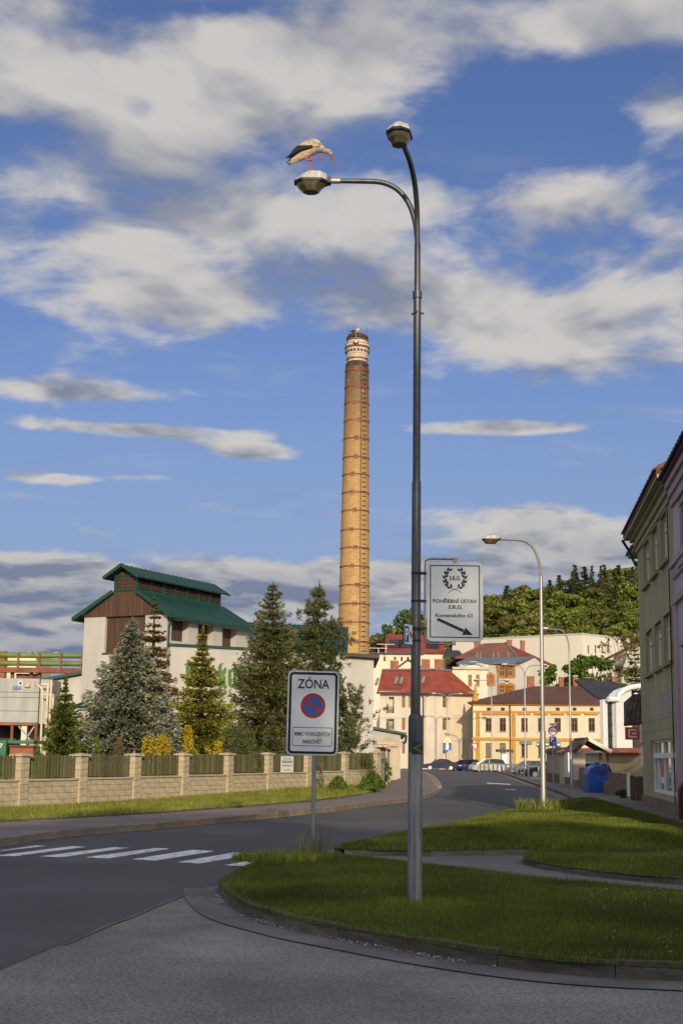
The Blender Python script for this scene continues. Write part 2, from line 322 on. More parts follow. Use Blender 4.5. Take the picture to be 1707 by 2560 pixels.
def add_grain(name, scale, lo, hi):
    m = MATS[name]; n = m.node_tree.nodes; l = m.node_tree.links; b = n['Principled BSDF']; src = b.inputs['Base Color'].links[0].from_socket
    c = n.new('ShaderNodeTexCoord'); a = n.new('ShaderNodeTexNoise'); a.inputs['Scale'].default_value = scale; a.inputs['Detail'].default_value = 3; a.inputs['Roughness'].default_value = 0.7; l.new(c.outputs['Object'], a.inputs['Vector'])
    r = n.new('ShaderNodeMapRange'); r.inputs[1].default_value = 0.32; r.inputs[2].default_value = 0.68; r.inputs[3].default_value = lo; r.inputs[4].default_value = hi; l.new(a.outputs[0], r.inputs[0])
    v = n.new('ShaderNodeVectorMath'); v.operation = 'SCALE'; l.new(src, v.inputs[0]); l.new(r.outputs[0], v.inputs['Scale']); l.new(v.outputs[0], b.inputs['Base Color'])
add_grain('asphalt_worn', 38.0, 0.45, 1.6); add_grain('asphalt_dark', 35.0, 0.78, 1.25); add_grain('gutter_dark', 50.0, 0.75, 1.25); add_grain('path_paving', 55.0, 0.8, 1.2); add_grain('pavement', 30.0, 0.82, 1.18)

# ================================================================ mesh building
LOCAL = {}                                     # root object name -> inverse matrix
class MB:
    def __init__(s): s.v = []; s.f = []; s.m = []
    def add(s, vs, fs, mi=0):
        o = len(s.v); s.v += [tuple(x) for x in vs]; s.f += [tuple(i + o for i in f) for f in fs]; s.m += [mi] * len(fs); return s
    def poly(s, pts, mi=0): return s.add(pts, [tuple(range(len(pts)))], mi)
    def hexa(s, p, mi=0):                       # p: 4 bottom + 4 top
        return s.add(p, [(3, 2, 1, 0), (4, 5, 6, 7), (0, 1, 5, 4), (1, 2, 6, 5), (2, 3, 7, 6), (3, 0, 4, 7)], mi)
    def box(s, x0, y0, z0, x1, y1, z1, mi=0):
        return s.hexa([(x0, y0, z0), (x1, y0, z0), (x1, y1, z0), (x0, y1, z0), (x0, y0, z1), (x1, y0, z1), (x1, y1, z1), (x0, y1, z1)], mi)
    def bar(s, a, b, w, h=None, up=(0, 0, 1), mi=0):
        a, b = Vector(a), Vector(b); h = h or w; d = (b - a).normalized(); u = Vector(up)
        if abs(d.dot(u)) > 0.98: u = Vector((1, 0, 0))
        r = d.cross(u).normalized() * w / 2; u = r.cross(d).normalized() * h / 2
        return s.hexa([a - r - u, a + r - u, b + r - u, b - r - u, a - r + u, a + r + u, b + r + u, b - r + u], mi)
    def prism(s, poly, z0, z1, mi=0):
        n = len(poly); vs = [(p[0], p[1], z0) for p in poly] + [(p[0], p[1], z1) for p in poly]
        return s.add(vs, [tuple(range(n))[::-1], tuple(range(n, 2 * n))] + [(i, (i + 1) % n, n + (i + 1) % n, n + i) for i in range(n)], mi)
    def slab(s, pts, th, mi=0):                 # polygon with thickness along its own normal (downwards side)
        p = [Vector(q) for q in pts]; nn = (p[1] - p[0]).cross(p[2] - p[0]).normalized()
        if nn.z < 0: p = p[::-1]; nn = -nn
        n = len(p); vs = p + [q - nn * th for q in p]
        return s.add(vs, [tuple(range(n)), tuple(range(2 * n - 1, n - 1, -1))] + [(i, n + i, n + (i + 1) % n, (i + 1) % n) for i in range(n)], mi)
    def plate(s, pts, vec, mi=0):               # polygon extruded along vec
        p = [Vector(q) for q in pts]; vec = Vector(vec); n = len(p); vs = p + [q + vec for q in p]
        return s.add(vs, [tuple(range(n))[::-1], tuple(range(n, 2 * n))] + [(i, (i + 1) % n, n + (i + 1) % n, n + i) for i in range(n)], mi)
    def tube(s, pts, r, n=8, mi=0, cap=True):
        p = [Vector(q) for q in pts]; k = len(p); rr = r if isinstance(r, (list, tuple)) else [r] * k
        vs = []; u = None
        for i in range(k):
            d = ((p[min(i + 1, k - 1)] - p[max(i - 1, 0)])).normalized()
            if u is None:
                u = d.cross(Vector((0, 0, 1)) if abs(d.z) < 0.9 else Vector((1, 0, 0))).normalized()
            else: u = (u - d * u.dot(d)).normalized()
            w = d.cross(u)
            vs += [p[i] + (u * math.cos(2 * PI * j / n) + w * math.sin(2 * PI * j / n)) * rr[i] for j in range(n)]
        fs = [(i * n + j, i * n + (j + 1) % n, (i + 1) * n + (j + 1) % n, (i + 1) * n + j) for i in range(k - 1) for j in range(n)]
        if cap: fs += [tuple(range(n))[::-1], tuple(range((k - 1) * n, k * n))]
        return s.add(vs, fs, mi)
    def lathe(s, prof, c=(0, 0, 0), n=24, mi=0, cap=True):
        vs = [(c[0] + r * math.cos(2 * PI * j / n), c[1] + r * math.sin(2 * PI * j / n), c[2] + z) for r, z in prof for j in range(n)]
        k = len(prof)
        fs = [(i * n + j, i * n + (j + 1) % n, (i + 1) * n + (j + 1) % n, (i + 1) * n + j) for i in range(k - 1) for j in range(n)]
        if cap: fs += [tuple(range(n))[::-1], tuple(range((k - 1) * n, k * n))]
        return s.add(vs, fs, mi)
    def mesh(s, name, root=None):
        me = bpy.data.meshes.new(name); vs = s.v
        if root is not None and root.name in LOCAL:
            M = LOCAL[root.name]; vs = [tuple(M @ Vector(q)) for q in vs]
        me.from_pydata(vs, [], s.f); me.update(); return me
    def build(s, name, mat, parent=None, smooth=False, bevel=0.0, root=None, label=None, kind=None):
        r = root or top(parent)
        me = s.mesh(name, r); o = bpy.data.objects.new(name, me)
        for q in (mat if isinstance(mat, (list, tuple)) else [mat]): me.materials.append(MATS[q])
        if any(s.m): me.polygons.foreach_set('material_index', s.m)
        bm = bmesh.new(); bm.from_mesh(me); bmesh.ops.recalc_face_normals(bm, faces=bm.faces); bm.to_mesh(me); bm.free()
        if smooth:
            me.polygons.foreach_set('use_smooth', [True] * len(me.polygons))
            try: me.set_sharp_from_angle(angle=math.radians(40))
            except Exception: pass
        if bevel:
            b = o.modifiers.new('bevel', 'BEVEL'); b.width = bevel; b.segments = 2; b.limit_method = 'ANGLE'; b.angle_limit = math.radians(35)
        COL.objects.link(o); o.parent = parent
        if label: o['label'] = label
        if kind: o['kind'] = kind
        return o
def top(o):
    while o is not None and o.parent is not None: o = o.parent
    return o
def tag(o, label, cat, group=None):
    o['label'] = label; o['category'] = cat
    if group: o['group'] = group
    return o
def thing(name, label, cat, loc=(0, 0, 0), rz=0.0, group=None):
    o = bpy.data.objects.new(name, None); o.empty_display_size = 0.2; COL.objects.link(o)
    o.location = loc; o.rotation_euler = (0, 0, rz)
    LOCAL[o.name] = (Matrix.Translation(Vector(loc)) @ Matrix.Rotation(rz, 4, 'Z')).inverted()
    return tag(o, label, cat, group)
def structure(o): o['kind'] = 'structure'; return o
def inst(name, me, parent, loc=(0, 0, 0), rot=(0, 0, 0), sc=(1, 1, 1), label=None):
    o = bpy.data.objects.new(name, me); COL.objects.link(o); o.parent = parent
    o.location = loc; o.rotation_euler = rot; o.scale = sc
    if label: o['label'] = label
    return o
def loc_in(root, p): return LOCAL[root.name] @ Vector(p)
def copy_tree(root, loc, rz, label=None, sc=None):
    r = root.copy(); COL.objects.link(r); r.location = loc; r.rotation_euler = (0, 0, rz)
    if sc: r.scale = sc
    if label: r['label'] = label
    for ch in root.children:
        c = ch.copy(); COL.objects.link(c); c.parent = r
        for g in ch.children:
            d = g.copy(); COL.objects.link(d); d.parent = c
    return r
def fast_mesh(name, V, Fc, mats, parent=None, kind=None, mi=None, smooth=False):
    """numpy vertices (n,3) and faces (m,k) -> one mesh object"""
    me = bpy.data.meshes.new(name); nf, k = Fc.shape
    me.vertices.add(len(V)); me.vertices.foreach_set('co', np.ascontiguousarray(V, dtype=np.float32).ravel())
    me.loops.add(nf * k); me.loops.foreach_set('vertex_index', np.ascontiguousarray(Fc, dtype=np.int32).ravel())
    me.polygons.add(nf); me.polygons.foreach_set('loop_start', np.arange(0, nf * k, k, dtype=np.int32))
    for q in mats: me.materials.append(MATS[q])
    if mi is not None: me.polygons.foreach_set('material_index', mi.astype(np.int32))
    me.update(calc_edges=True); me.validate()
    o = bpy.data.objects.new(name, me); COL.objects.link(o); o.parent = parent
    if kind: o['kind'] = kind
    return o

# ---------------------------------------------------------------- lettering
def text_mesh(body, bold=0.0, align='CENTER'):
    cu = bpy.data.curves.new('lettering', 'FONT'); cu.body = body; cu.align_x = align; cu.size = 1.0; cu.offset = bold; cu.resolution_u = 3
    ob = bpy.data.objects.new('lettering', cu); COL.objects.link(ob)
    dg = bpy.context.evaluated_depsgraph_get(); me = bpy.data.meshes.new_from_object(ob.evaluated_get(dg))
    vs = [tuple(v.co) for v in me.vertices]; fs = [tuple(p.vertices) for p in me.polygons]
    bpy.data.objects.remove(ob); bpy.data.curves.remove(cu); bpy.data.meshes.remove(me)
    return vs, fs
TXT = {}
for k_, (b_, w_) in {'zona': ('ZÓNA', 0.015), 'mimo': ('MIMO VYHRAZENÝCH', 0.02), 'park': ('PARKOVIŠŤ', 0.02), 'srg': ('S.R.G.', 0.03), 'pohr': ('POHŘEBNÍ ÚSTAV', 0.025),
                     'kom': ('Komenského 63', 0.02), 'P': ('P', 0.03), 'piv': ('Pivovar', 0.01), 'gea': ('GEA', 0.03), 'seven': ('7', 0.02), 'rev': ('REVIZE ELEKTRO', 0.03),
                     'two': ('2', 0.03), 'cpt': ('a', 0.02)}.items():
    TXT[k_] = text_mesh(b_, w_)
def lettering(key, O, ex, ez, en, size, mat, parent, width=None, off=0.0015, name='lettering'):
    """write TXT[key] centred on O in the plane ex/ez, raised off along en"""
    vs, fs = TXT[key]; O, ex, ez, en = Vector(O), Vector(ex), Vector(ez), Vector(en)
    xs = [v[0] for v in vs]; w = max(xs) - min(xs); cx = (max(xs) + min(xs)) / 2
    sxx = (width / w) if width else size
    mb = MB(); mb.add([O + ex * (v[0] - cx) * sxx + ez * v[1] * size + en * off for v in vs], fs)
    return mb.build(name, mat, parent)

# ---------------------------------------------------------------- facades
class Fac:
    """a vertical wall plane through ground points A -> B; s runs along it, z up, o out of it towards the street"""
    def __init__(s, A, B, flip=None):
        s.A = Vector((A[0], A[1], 0)); B = Vector((B[0], B[1], 0)); s.d = (B - s.A).normalized(); s.len = (B - s.A).length
        n = Vector((s.d.y, -s.d.x, 0))
        if flip is None:
            if n.dot(-(s.A + B) / 2) < 0: n = -n
        elif flip: n = -n
        s.n = n
    def p(s, a, z, o=0.0): return s.A + s.d * a + s.n * o + Vector((0, 0, z))
    def sz(s, px, py):
        r = ray(px, py); c = Vector((0, 0, EYE)); t = (s.A - c).dot(s.n) / r.dot(s.n); q = c + r * t
        return (q - s.A).dot(s.d), q.z
    def box(s, mb, a0, a1, z0, z1, o0, o1, mi=0):
        return mb.hexa([s.p(a0, z0, o0), s.p(a1, z0, o0), s.p(a1, z0, o1), s.p(a0, z0, o1), s.p(a0, z1, o0), s.p(a1, z1, o0), s.p(a1, z1, o1), s.p(a0, z1, o1)], mi)
    def wall(s, mb, a0, a1, z0, z1, ops=(), dep=0.18, back=True):
        """wall sheet with real openings, reveals turned inwards"""
        ss = sorted({a0, a1, *[v for o in ops for v in o[:2]]}); zz = sorted({z0, z1, *[v for o in ops for v in o[2:4]]})
        for i in range(len(ss) - 1):
            for j in range(len(zz) - 1):
                cs, cz = (ss[i] + ss[i + 1]) / 2, (zz[j] + zz[j + 1]) / 2
                if ss[i] < a0 or ss[i + 1] > a1 or zz[j] < z0 or zz[j + 1] > z1: continue
                if any(o[0] < cs < o[1] and o[2] < cz < o[3] for o in ops): continue
                mb.poly([s.p(ss[i], zz[j]), s.p(ss[i + 1], zz[j]), s.p(ss[i + 1], zz[j + 1]), s.p(ss[i], zz[j + 1])])
        for o in ops:
            a, b, c, d = o[:4]
            for q in (((a, c), (b, c)), ((b, c), (b, d)), ((b, d), (a, d)), ((a, d), (a, c))):
                mb.poly([s.p(*q[0]), s.p(*q[1]), s.p(*q[1], -dep), s.p(*q[0], -dep)])
        return mb
    def window(s, parent, op, dep=0.18, frame='frame_brown', pane='glass', nx=2, tr=0.68, fw=0.07, sill=None, curtain=False):
        a, b, c, d = op[:4]; mb = MB(); w = b - a
        for q in ((a, a + fw, c, d), (b - fw, b, c, d), (a + fw, b - fw, c, c + fw), (a + fw, b - fw, d - fw, d)): s.box(mb, *q, -dep + 0.002, -dep + 0.06)
        for i in range(1, nx): x = a + w * i / nx; s.box(mb, x - fw / 2, x + fw / 2, c + fw, d - fw, -dep + 0.004, -dep + 0.05)
        if tr: z = c + (d - c) * tr; s.box(mb, a + fw, b - fw, z - fw / 2, z + fw / 2, -dep + 0.006, -dep + 0.066)
        o = mb.build('window', frame, parent)
        g = MB(); s.box(g, a, b, c, d, -dep - 0.02, -dep + 0.012); g.build('pane', pane, o, root=top(parent))
        if sill:
            g = MB(); s.box(g, a - 0.08, b + 0.08, c - 0.07, c, -0.02, 0.09); g.build('sill', sill, o, root=top(parent))
        return o
def px_op(fac, x0, x1, y0, y1):
    """opening from photo pixels: x span and top / bottom rows read at the middle"""
    xm, ym = (x0 + x1) / 2, (y0 + y1) / 2
    return (fac.sz(x0, ym)[0], fac.sz(x1, ym)[0], fac.sz(xm, y1)[1], fac.sz(xm, y0)[1])
def norm_op(o): return (min(o[0], o[1]), max(o[0], o[1]), min(o[2], o[3]), max(o[2], o[3]))

# ================================================================ ground, roads, kerbs, lawns
def sheet(name, poly, z, mat, kind='structure', sub=0, bumpz=0.0):
    bm = bmesh.new(); vs = [bm.verts.new((p[0], p[1], z)) for p in poly]; bm.faces.new(vs)
    bmesh.ops.triangulate(bm, faces=bm.faces)
    bmesh.ops.recalc_face_normals(bm, faces=bm.faces)
    for f in bm.faces:
        if f.normal.z < 0: f.normal_flip()
    me = bpy.data.meshes.new(name); bm.to_mesh(me); bm.free(); me.materials.append(MATS[mat])
    o = bpy.data.objects.new(name, me); COL.objects.link(o); o['kind'] = kind; return o
def g2(lst, z=0.0): return [tuple(G(x, y, z)[:2]) for x, y in lst]
def hill_z(x, y):
    def ss(a, b, v):
        t = max(0, min(1, (v - a) / (b - a))); return t * t * (3 - 2 * t)
    r = ss(215, 480, y) * 44 * (0.08 + 0.50 * ss(-25, 40, x) + 0.42 * ss(20, 85, x))
    return r - 0.06
ys = [-120, -40, 0, 30, 60, 100, 150, 200] + list(range(215, 560, 15)) + [600, 750, 1000, 1800, 3500]
xs = [-2500, -900, -400, -200, -120, -80] + list(range(-60, 150, 12)) + [170, 200, 260, 350, 500, 900, 2500]
V_ = [(x, y, hill_z(x, y)) for y in ys for x in xs]; nx_ = len(xs)
F_ = [(j * nx_ + i, j * nx_ + i + 1, (j + 1) * nx_ + i + 1, (j + 1) * nx_ + i) for j in range(len(ys) - 1) for i in range(nx_ - 1)]
gm = MB(); gm.add(V_, F_); structure(gm.build('ground', 'hill', smooth=True))

# side street (worn asphalt) under everything near, then the newer dark carriageway on top of it
sheet('side_street', [(-14, -9), (16, -9), (16, 14), (10, 24), (-1, 28), (-14, 24)], -0.004, 'asphalt_worn')
edge = g2([(0, 2424), (155, 2359), (330, 2288), (500, 2221)])
ROAD = [(-40, 8.0), (-14, 10.6), (-6, 11.8)] + edge + [(-1.3, 19.0), (1.5, 25), (8, 45), (12, 60), (21, 130), (24, 175), (60, 190), (60, 214), (-6, 214), (-2, 120), (-3, 60), (-12, 36), (-40, 26)]
road = sheet('road', ROAD, 0.0, 'asphalt_dark')
# zebra crossing: each stripe its own painted bar
def c8(l): return [(x * 0.4847, 1850 + y * 0.4847) for x, y in l]
ST = [[(-130, 590), (-10, 577), (240, 548), (190, 545)], [(-30, 599), (80, 601), (450, 552), (370, 549)], [(205, 602), (320, 606), (668, 557), (590, 554)],
      [(440, 607), (560, 612), (885, 562), (805, 558)], [(680, 617), (800, 624), (1108, 575), (990, 568)], [(912, 632), (1030, 639), (1335, 588), (1215, 580)],
      [(1155, 648), (1275, 653), (1560, 604), (1450, 595)]]
mz = pm('zebra_paint', (0.84, 0.84, 0.82), 0.8, 0.12, 1.0, 0.4, 30)
_n = mz.node_tree.nodes; _l = mz.node_tree.links                     # worn through to the asphalt in flakes
_a = _n.new('ShaderNodeTexNoise'); _a.inputs['Scale'].default_value = 7; _a.inputs['Detail'].default_value = 8; _a.inputs['Roughness'].default_value = 0.75
_c = _n.new('ShaderNodeTexCoord'); _l.new(_c.outputs['Object'], _a.inputs['Vector'])
_m = _n.new('ShaderNodeMapRange'); _m.inputs[1].default_value = 0.53; _m.inputs[2].default_value = 0.60; _l.new(_a.outputs[0], _m.inputs[0])
_b = _n['Principled BSDF']; _s = _b.inputs['Base Color'].links[0].from_socket
_x = _n.new('ShaderNodeMix'); _x.data_type = 'RGBA'; _l.new(_m.outputs[0], _x.inputs[0]); _l.new(_s, _x.inputs[6]); _x.inputs[7].default_value = (0.12, 0.12, 0.12, 1); _l.new(_x.outputs[2], _b.inputs['Base Color'])
for q in ST:
    p = g2(c8(q)); mb = MB(); mb.poly([(x, y, 0.006) for x, y in p]); mb.build('zebra_stripe', 'zebra_paint', road)
mb = MB(); mb.poly([(x, y, 0.006) for x, y in g2([(1216, 1957), (1275, 1960), (1275, 1962), (1216, 1959)])]); mb.build('centre_line', 'paint_white', road)
mb = MB(); mb.poly([(x, y, 0.006) for x, y in g2([(1262, 1973), (1290, 1974), (1290, 1975.4), (1262, 1974.4)])]); mb.build('centre_line', 'paint_white', road)

def resample(pl, step):
    pts = [Vector((p[0], p[1])) for p in pl]; out = [pts[0]]; acc = 0.0
    for a, b in zip(pts[:-1], pts[1:]):
        L_ = (b - a).length; t = step - acc
        while t < L_: out.append(a + (b - a) * (t / L_)); t += step
        acc = L_ - (t - step)
    out.append(pts[-1]); return out
def smooth_line(pl, it=2):
    p = [Vector((q[0], q[1])) for q in pl]
    for _ in range(it):
        o = [p[0]]
        for a, b in zip(p[:-1], p[1:]): o += [a * 0.75 + b * 0.25, a * 0.25 + b * 0.75]
        p = o + [p[-1]]
    return [tuple(q) for q in p]
kb = MB(); kb.box(-0.495, -0.5, 0, 0.495, 0.5, 1)
def kerb_mesh(mat):
    me = bpy.data.meshes.new('kerb_stone'); bm = bmesh.new()
    for x in (-0.495, 0.495):
        for y in (-0.5, 0.5):
            for z in (0, 1): bm.verts.new((x, y, z))
    bmesh.ops.convex_hull(bm, input=bm.verts)
    bmesh.ops.bevel(bm, geom=[e for e in bm.edges if abs(e.verts[0].co.z - 1) < 1e-4 and abs(e.verts[1].co.z - 1) < 1e-4 and abs(e.verts[0].co.x - e.verts[1].co.x) > 0.5 and abs(e.verts[0].co.y - e.verts[1].co.y) < 1e-4], offset=0.14, segments=2, affect='EDGES')
    bm.to_mesh(me); bm.free(); me.materials.append(MATS[mat]); return me
KM = kerb_mesh('kerb'); KMP = kerb_mesh('kerb_pale')
def kerbs(line, parent, me, step=1.0, w=0.15, h=0.12, inset=1):
    pts = resample(line, step)
    for a, b in zip(pts[:-1], pts[1:]):
        d = b - a
        if d.length < 0.12: continue
        nrm = Vector((-d.y, d.x)).normalized() * w / 2 * inset; c = (a + b) / 2 + nrm
        inst('kerb_stone', me, parent, (c.x, c.y, -0.05), (0, 0, math.atan2(d.y, d.x)), (d.length, w * random.uniform(0.97, 1.03), h + 0.05 + random.uniform(-0.007, 0.007)))
def in_poly(P, X, Y):
    c = np.zeros(len(X), bool); n = len(P)
    for i in range(n):
        x1, y1 = P[i]; x2, y2 = P[(i + 1) % n]
        if y1 == y2: continue
        k = ((y1 > Y) != (y2 > Y)) & (X < (x2 - x1) * (Y - y1) / (y2 - y1) + x1); c ^= k
    return c
def edge_dist(P, X, Y):
    d = np.full(len(X), 1e9); n = len(P)
    for i in range(n):
        a = np.array(P[i]); b = np.array(P[(i + 1) % n]); ab = b - a; L2 = max(1e-9, ab @ ab)
        t = np.clip(((X - a[0]) * ab[0] + (Y - a[1]) * ab[1]) / L2, 0, 1)
        d = np.minimum(d, np.hypot(X - a[0] - t * ab[0], Y - a[1] - t * ab[1]))
    return d
def lump(X, Y): return 0.018 * np.sin(X * 1.9 + 1.3 * np.sin(Y * 0.9)) + 0.016 * np.sin(Y * 2.3 + X * 0.7)
def lawn(name, poly, z0, rise, mat='lawn_soil', cell=0.35):
    """raised lawn surface: fine grid clipped to the outline, gently domed"""
    P = poly; X0, Y0 = min(p[0] for p in P), min(p[1] for p in P); X1, Y1 = max(p[0] for p in P), max(p[1] for p in P)
    bm = bmesh.new(); vs = [bm.verts.new((p[0], p[1], 0)) for p in P]; f = bm.faces.new(vs)
    bmesh.ops.triangulate(bm, faces=[f])
    for k in range(7):
        le = [e for e in bm.edges if e.calc_length() > max(cell * 2.2, 0.02 * (e.verts[0].co.y if e.verts[0].co.y > 0 else 1))]
        if not le: break
        bmesh.ops.subdivide_edges(bm, edges=le, cuts=1); bmesh.ops.triangulate(bm, faces=bm.faces)
    co = np.array([v.co[:2] for v in bm.verts]); d = edge_dist(P, co[:, 0], co[:, 1])
    zz = z0 + rise * np.clip(d / 1.6, 0, 1) ** 0.7 + lump(co[:, 0], co[:, 1]) * np.clip(d / 0.5, 0, 1)
    for v, z in zip(bm.verts, zz): v.co.z = z
    for q in bm.faces:
        if q.normal.z < 0: q.normal_flip()
    me = bpy.data.meshes.new(name); bm.to_mesh(me); bm.free(); me.materials.append(MATS[mat])
    me.polygons.foreach_set('use_smooth', [True] * len(me.polygons))
    o = bpy.data.objects.new(name, me); COL.objects.link(o); o['kind'] = 'structure'; return o
def blades(name, pts, zz, h, w, mats, lean=0.45, hv=0.5, label=None, dry=0.06, parent=None):
    """many single grass blades: a two-segment bent strip each"""
    n = len(pts); a = rng.uniform(0, 2 * PI, n); hh = h * rng.uniform(1 - hv, 1 + hv, n); ww = w * rng.uniform(0.6, 1.3, n)
    ln = rng.uniform(0.1, 1, n) * lean * hh; b = rng.uniform(0, 2 * PI, n)
    X, Y = pts[:, 0], pts[:, 1]; V = np.zeros((n, 5, 3))
    ca, sa = np.cos(a) * ww / 2, np.sin(a) * ww / 2
    V[:, 0] = np.stack([X - ca, Y - sa, zz - 0.01], 1); V[:, 1] = np.stack([X + ca, Y + sa, zz - 0.01], 1)
    mx, my = X + np.cos(b) * ln * 0.35, Y + np.sin(b) * ln * 0.35
    V[:, 2] = np.stack([mx + ca * 0.75, my + sa * 0.75, zz + hh * 0.6], 1); V[:, 3] = np.stack([mx - ca * 0.75, my - sa * 0.75, zz + hh * 0.6], 1)
    V[:, 4] = np.stack([X + np.cos(b) * ln, Y + np.sin(b) * ln, zz + hh], 1)
    base = (np.arange(n) * 5)[:, None]
    F = np.concatenate([base + np.array([[0, 1, 2]]), base + np.array([[0, 2, 3]]), base + np.array([[3, 2, 4]])], 1).reshape(-1, 3)
    mi = np.repeat((rng.uniform(0, 1, n) < dry).astype(int), 3)
    o = fast_mesh(name, V.reshape(-1, 3), F, mats, parent, 'stuff', mi)
    if label: o['label'] = label; o['category'] = 'grass'
    return o
def scatter(P, n, ybias=0.0):
    X0, Y0 = min(p[0] for p in P), min(p[1] for p in P); X1, Y1 = max(p[0] for p in P), max(p[1] for p in P)
    out = np.zeros((0, 2))
    while len(out) < n:
        X = rng.uniform(X0, X1, n * 2); Y = rng.uniform(Y0, Y1, n * 2)
        if ybias: k = rng.uniform(0, 1, n * 2) < (Y0 / Y) ** ybias; X, Y = X[k], Y[k]
        m = in_poly(P, X, Y); out = np.concatenate([out, np.stack([X[m], Y[m]], 1)])
    return out[:n]
def lawn_z(P, pts, z0, rise):
    d = edge_dist(P, pts[:, 0], pts[:, 1])
    return z0 + rise * np.clip(d / 1.6, 0, 1) ** 0.7 + lump(pts[:, 0], pts[:, 1]) * np.clip(d / 0.5, 0, 1)
def view_clip(P, pts):                       # blades only where the place is within sight (generous margin)
    u = pts[:, 0] / np.maximum(pts[:, 1], 1); return pts[(np.abs(u) < 0.36)]

# near lawn with the tall lamp
kline = smooth_line(g2([(545, 2222), (548, 2240), (573, 2266), (600, 2286), (654, 2306), (739, 2327), (785, 2339), (931, 2366), (1054, 2389), (1193, 2412), (1347, 2433), (1501, 2447), (1707, 2456), (2100, 2470), (2700, 2480)]), 2)
topline = g2([(556, 2205), (584, 2184), (632, 2160), (690, 2138), (740, 2131), (790, 2130), (840, 2138), (931, 2147), (1062, 2163), (1216, 2182), (1347, 2196), (1501, 2209), (1707, 2232), (2300, 2290)], 0.10)
LN = kline + [tuple(p) for p in topline[::-1]]
lawn_near = lawn('lawn', LN, 0.105, 0.025); kerbs(kline, lawn_near, KM, 1.0, 0.16, 0.13, 1)
kerbs(smooth_line([kline[0]] + topline[:4], 1), lawn_near, KM, 0.8, 0.13, 0.10, -1)
off = []
for i, p in enumerate(kline):
    a = Vector(kline[max(i - 1, 0)]); b = Vector(kline[min(i + 1, len(kline) - 1)]); d = (b - a).normalized(); off.append((p[0] + d.y * 0.42, p[1] - d.x * 0.42))
gut = MB()
for i in range(len(kline) - 1): gut.poly([(*kline[i], 0.007), (*off[i], 0.007), (*off[i + 1], 0.007), (*kline[i + 1], 0.007)])
structure(gut.build('gutter_strip', 'gutter_dark'))
pts = view_clip(LN, scatter(LN, 170000, 1.2)); blades('grass', pts, lawn_z(LN, pts, 0.105, 0.025), 0.040, 0.0065, ['grass', 'grass_dry'], label='short green grass growing on the lawn round the tall lamp post', dry=0.05)

# path sheet, far lawn with the second lamp, lawn strip between the two path branches
sheet('path', [(-0.9, 19.6), (-0.6, 24.6), (2, 27), (16, 32), (30, 36), (30, 14), (8, 13), (3, 15.5)], 0.012, 'path_paving')
l2 = smooth_line(g2([(835, 2137), (905, 2121), (993, 2100), (1193, 2058), (1278, 2035), (1347, 2023), (1408, 2010), (1450, 2004)]), 1)
l2r = g2([(1478, 2003), (1493, 2007), (1600, 2040), (1707, 2073), (1850, 2118)])
l2f = g2([(1850, 2136), (1707, 2138), (1600, 2139), (1460, 2139), (1250, 2140), (1050, 2143), (930, 2142), (860, 2140)])
LF = l2 + l2r + l2f
lawn_far = lawn('lawn', LF, 0.11, 0.08, cell=0.5)
kerbs(l2f, lawn_far, KM, 1.0, 0.14, 0.11, -1); kerbs(l2, lawn_far, KM, 1.0, 0.14, 0.11, -1)
pts = view_clip(LF, scatter(LF, 120000, 1.0)); blades('grass', pts, lawn_z(LF, pts, 0.11, 0.08), 0.055, 0.014, ['grass', 'grass_dry'], label='short green grass growing on the lawn round the single-arm lamp', dry=0.03)
l3f = smooth_line(g2([(1318, 2148), (1304, 2155), (1312, 2166), (1386, 2181), (1540, 2202), (1707, 2216), (2100, 2240)]), 1)
l3b = g2([(2100, 2146), (1707, 2148), (1500, 2147), (1340, 2146)])
LS = l3f + l3b
lawn_strip = lawn('lawn', LS, 0.10, 0.06, cell=0.4); kerbs(l3f, lawn_strip, KM, 1.0, 0.14, 0.11, 1)
pts = view_clip(LS, scatter(LS, 30000)); blades('grass', pts, lawn_z(LS, pts, 0.10, 0.06), 0.055, 0.010, ['grass', 'grass_dry'], label='short green grass growing on the narrow strip between the paths', dry=0.03)

# pavement along the brewery wall: kerb line, paving, inner edging, verge
FA = Vector((-8.62, 38.3, 0)); FB = Vector((1.75, 62.0, 0))                     # fence corner posts
kl = smooth_line(g2([(-420, 2140), (-150, 2126), (0, 2117), (87, 2097), (412, 2070), (786, 2034), (905, 2017), (1003, 2006), (1052, 1997), (1080, 1984), (1093, 1974), (1091, 1961), (1080, 1945), (1060, 1932), (1010, 1923)]), 1)
inner = g2([(-420, 2100), (-150, 2084), (0, 2070), (412, 2044), (760, 2015), (870, 2001), (945, 1986), (968, 1966), (985, 1945), (1000, 1928)])
pv = structure(MB().prism(kl + inner[::-1], -0.02, 0.115).build('pavement', 'pavement'))
kerbs([p for p in kl if p[1] < 75], pv, KMP, 1.0, 0.14, 0.135, -1)
kfar = [p for p in kl if p[1] >= 72]
kb = MB()
for a, b in zip(kfar[:-1], kfar[1:]): kb.bar((*a, 0.05), (*b, 0.05), 0.5, 0.145)
kb.build('kerb_edge', 'kerb_pale', pv)
gl = MB()
klg = [p for p in kl if p[1] < 120]
for a, b in zip(klg[:-1], klg[1:]):
    d = (Vector(b) - Vector(a)).normalized(); q = Vector((d.y, -d.x)) * 0.22
    gl.poly([(*a, 0.006), (a[0] + q.x, a[1] + q.y, 0.006), (b[0] + q.x, b[1] + q.y, 0.006), (*b, 0.006)])
structure(gl.build('gutter_line', 'gutter'))
kerbs([p for p in inner if p[1] < 66], pv, KM, 1.0, 0.08, 0.16, 1)
def fence_base(t): return 0.04 + 0.50 * max(0.0, t) ** 1.3
vg = MB(); nA = inner[:7]; cols = []
dirF = (FB - FA).normalized()
tt = [-0.75, -0.35, 0.0, 0.2, 0.4, 0.6, 0.8, 1.0]
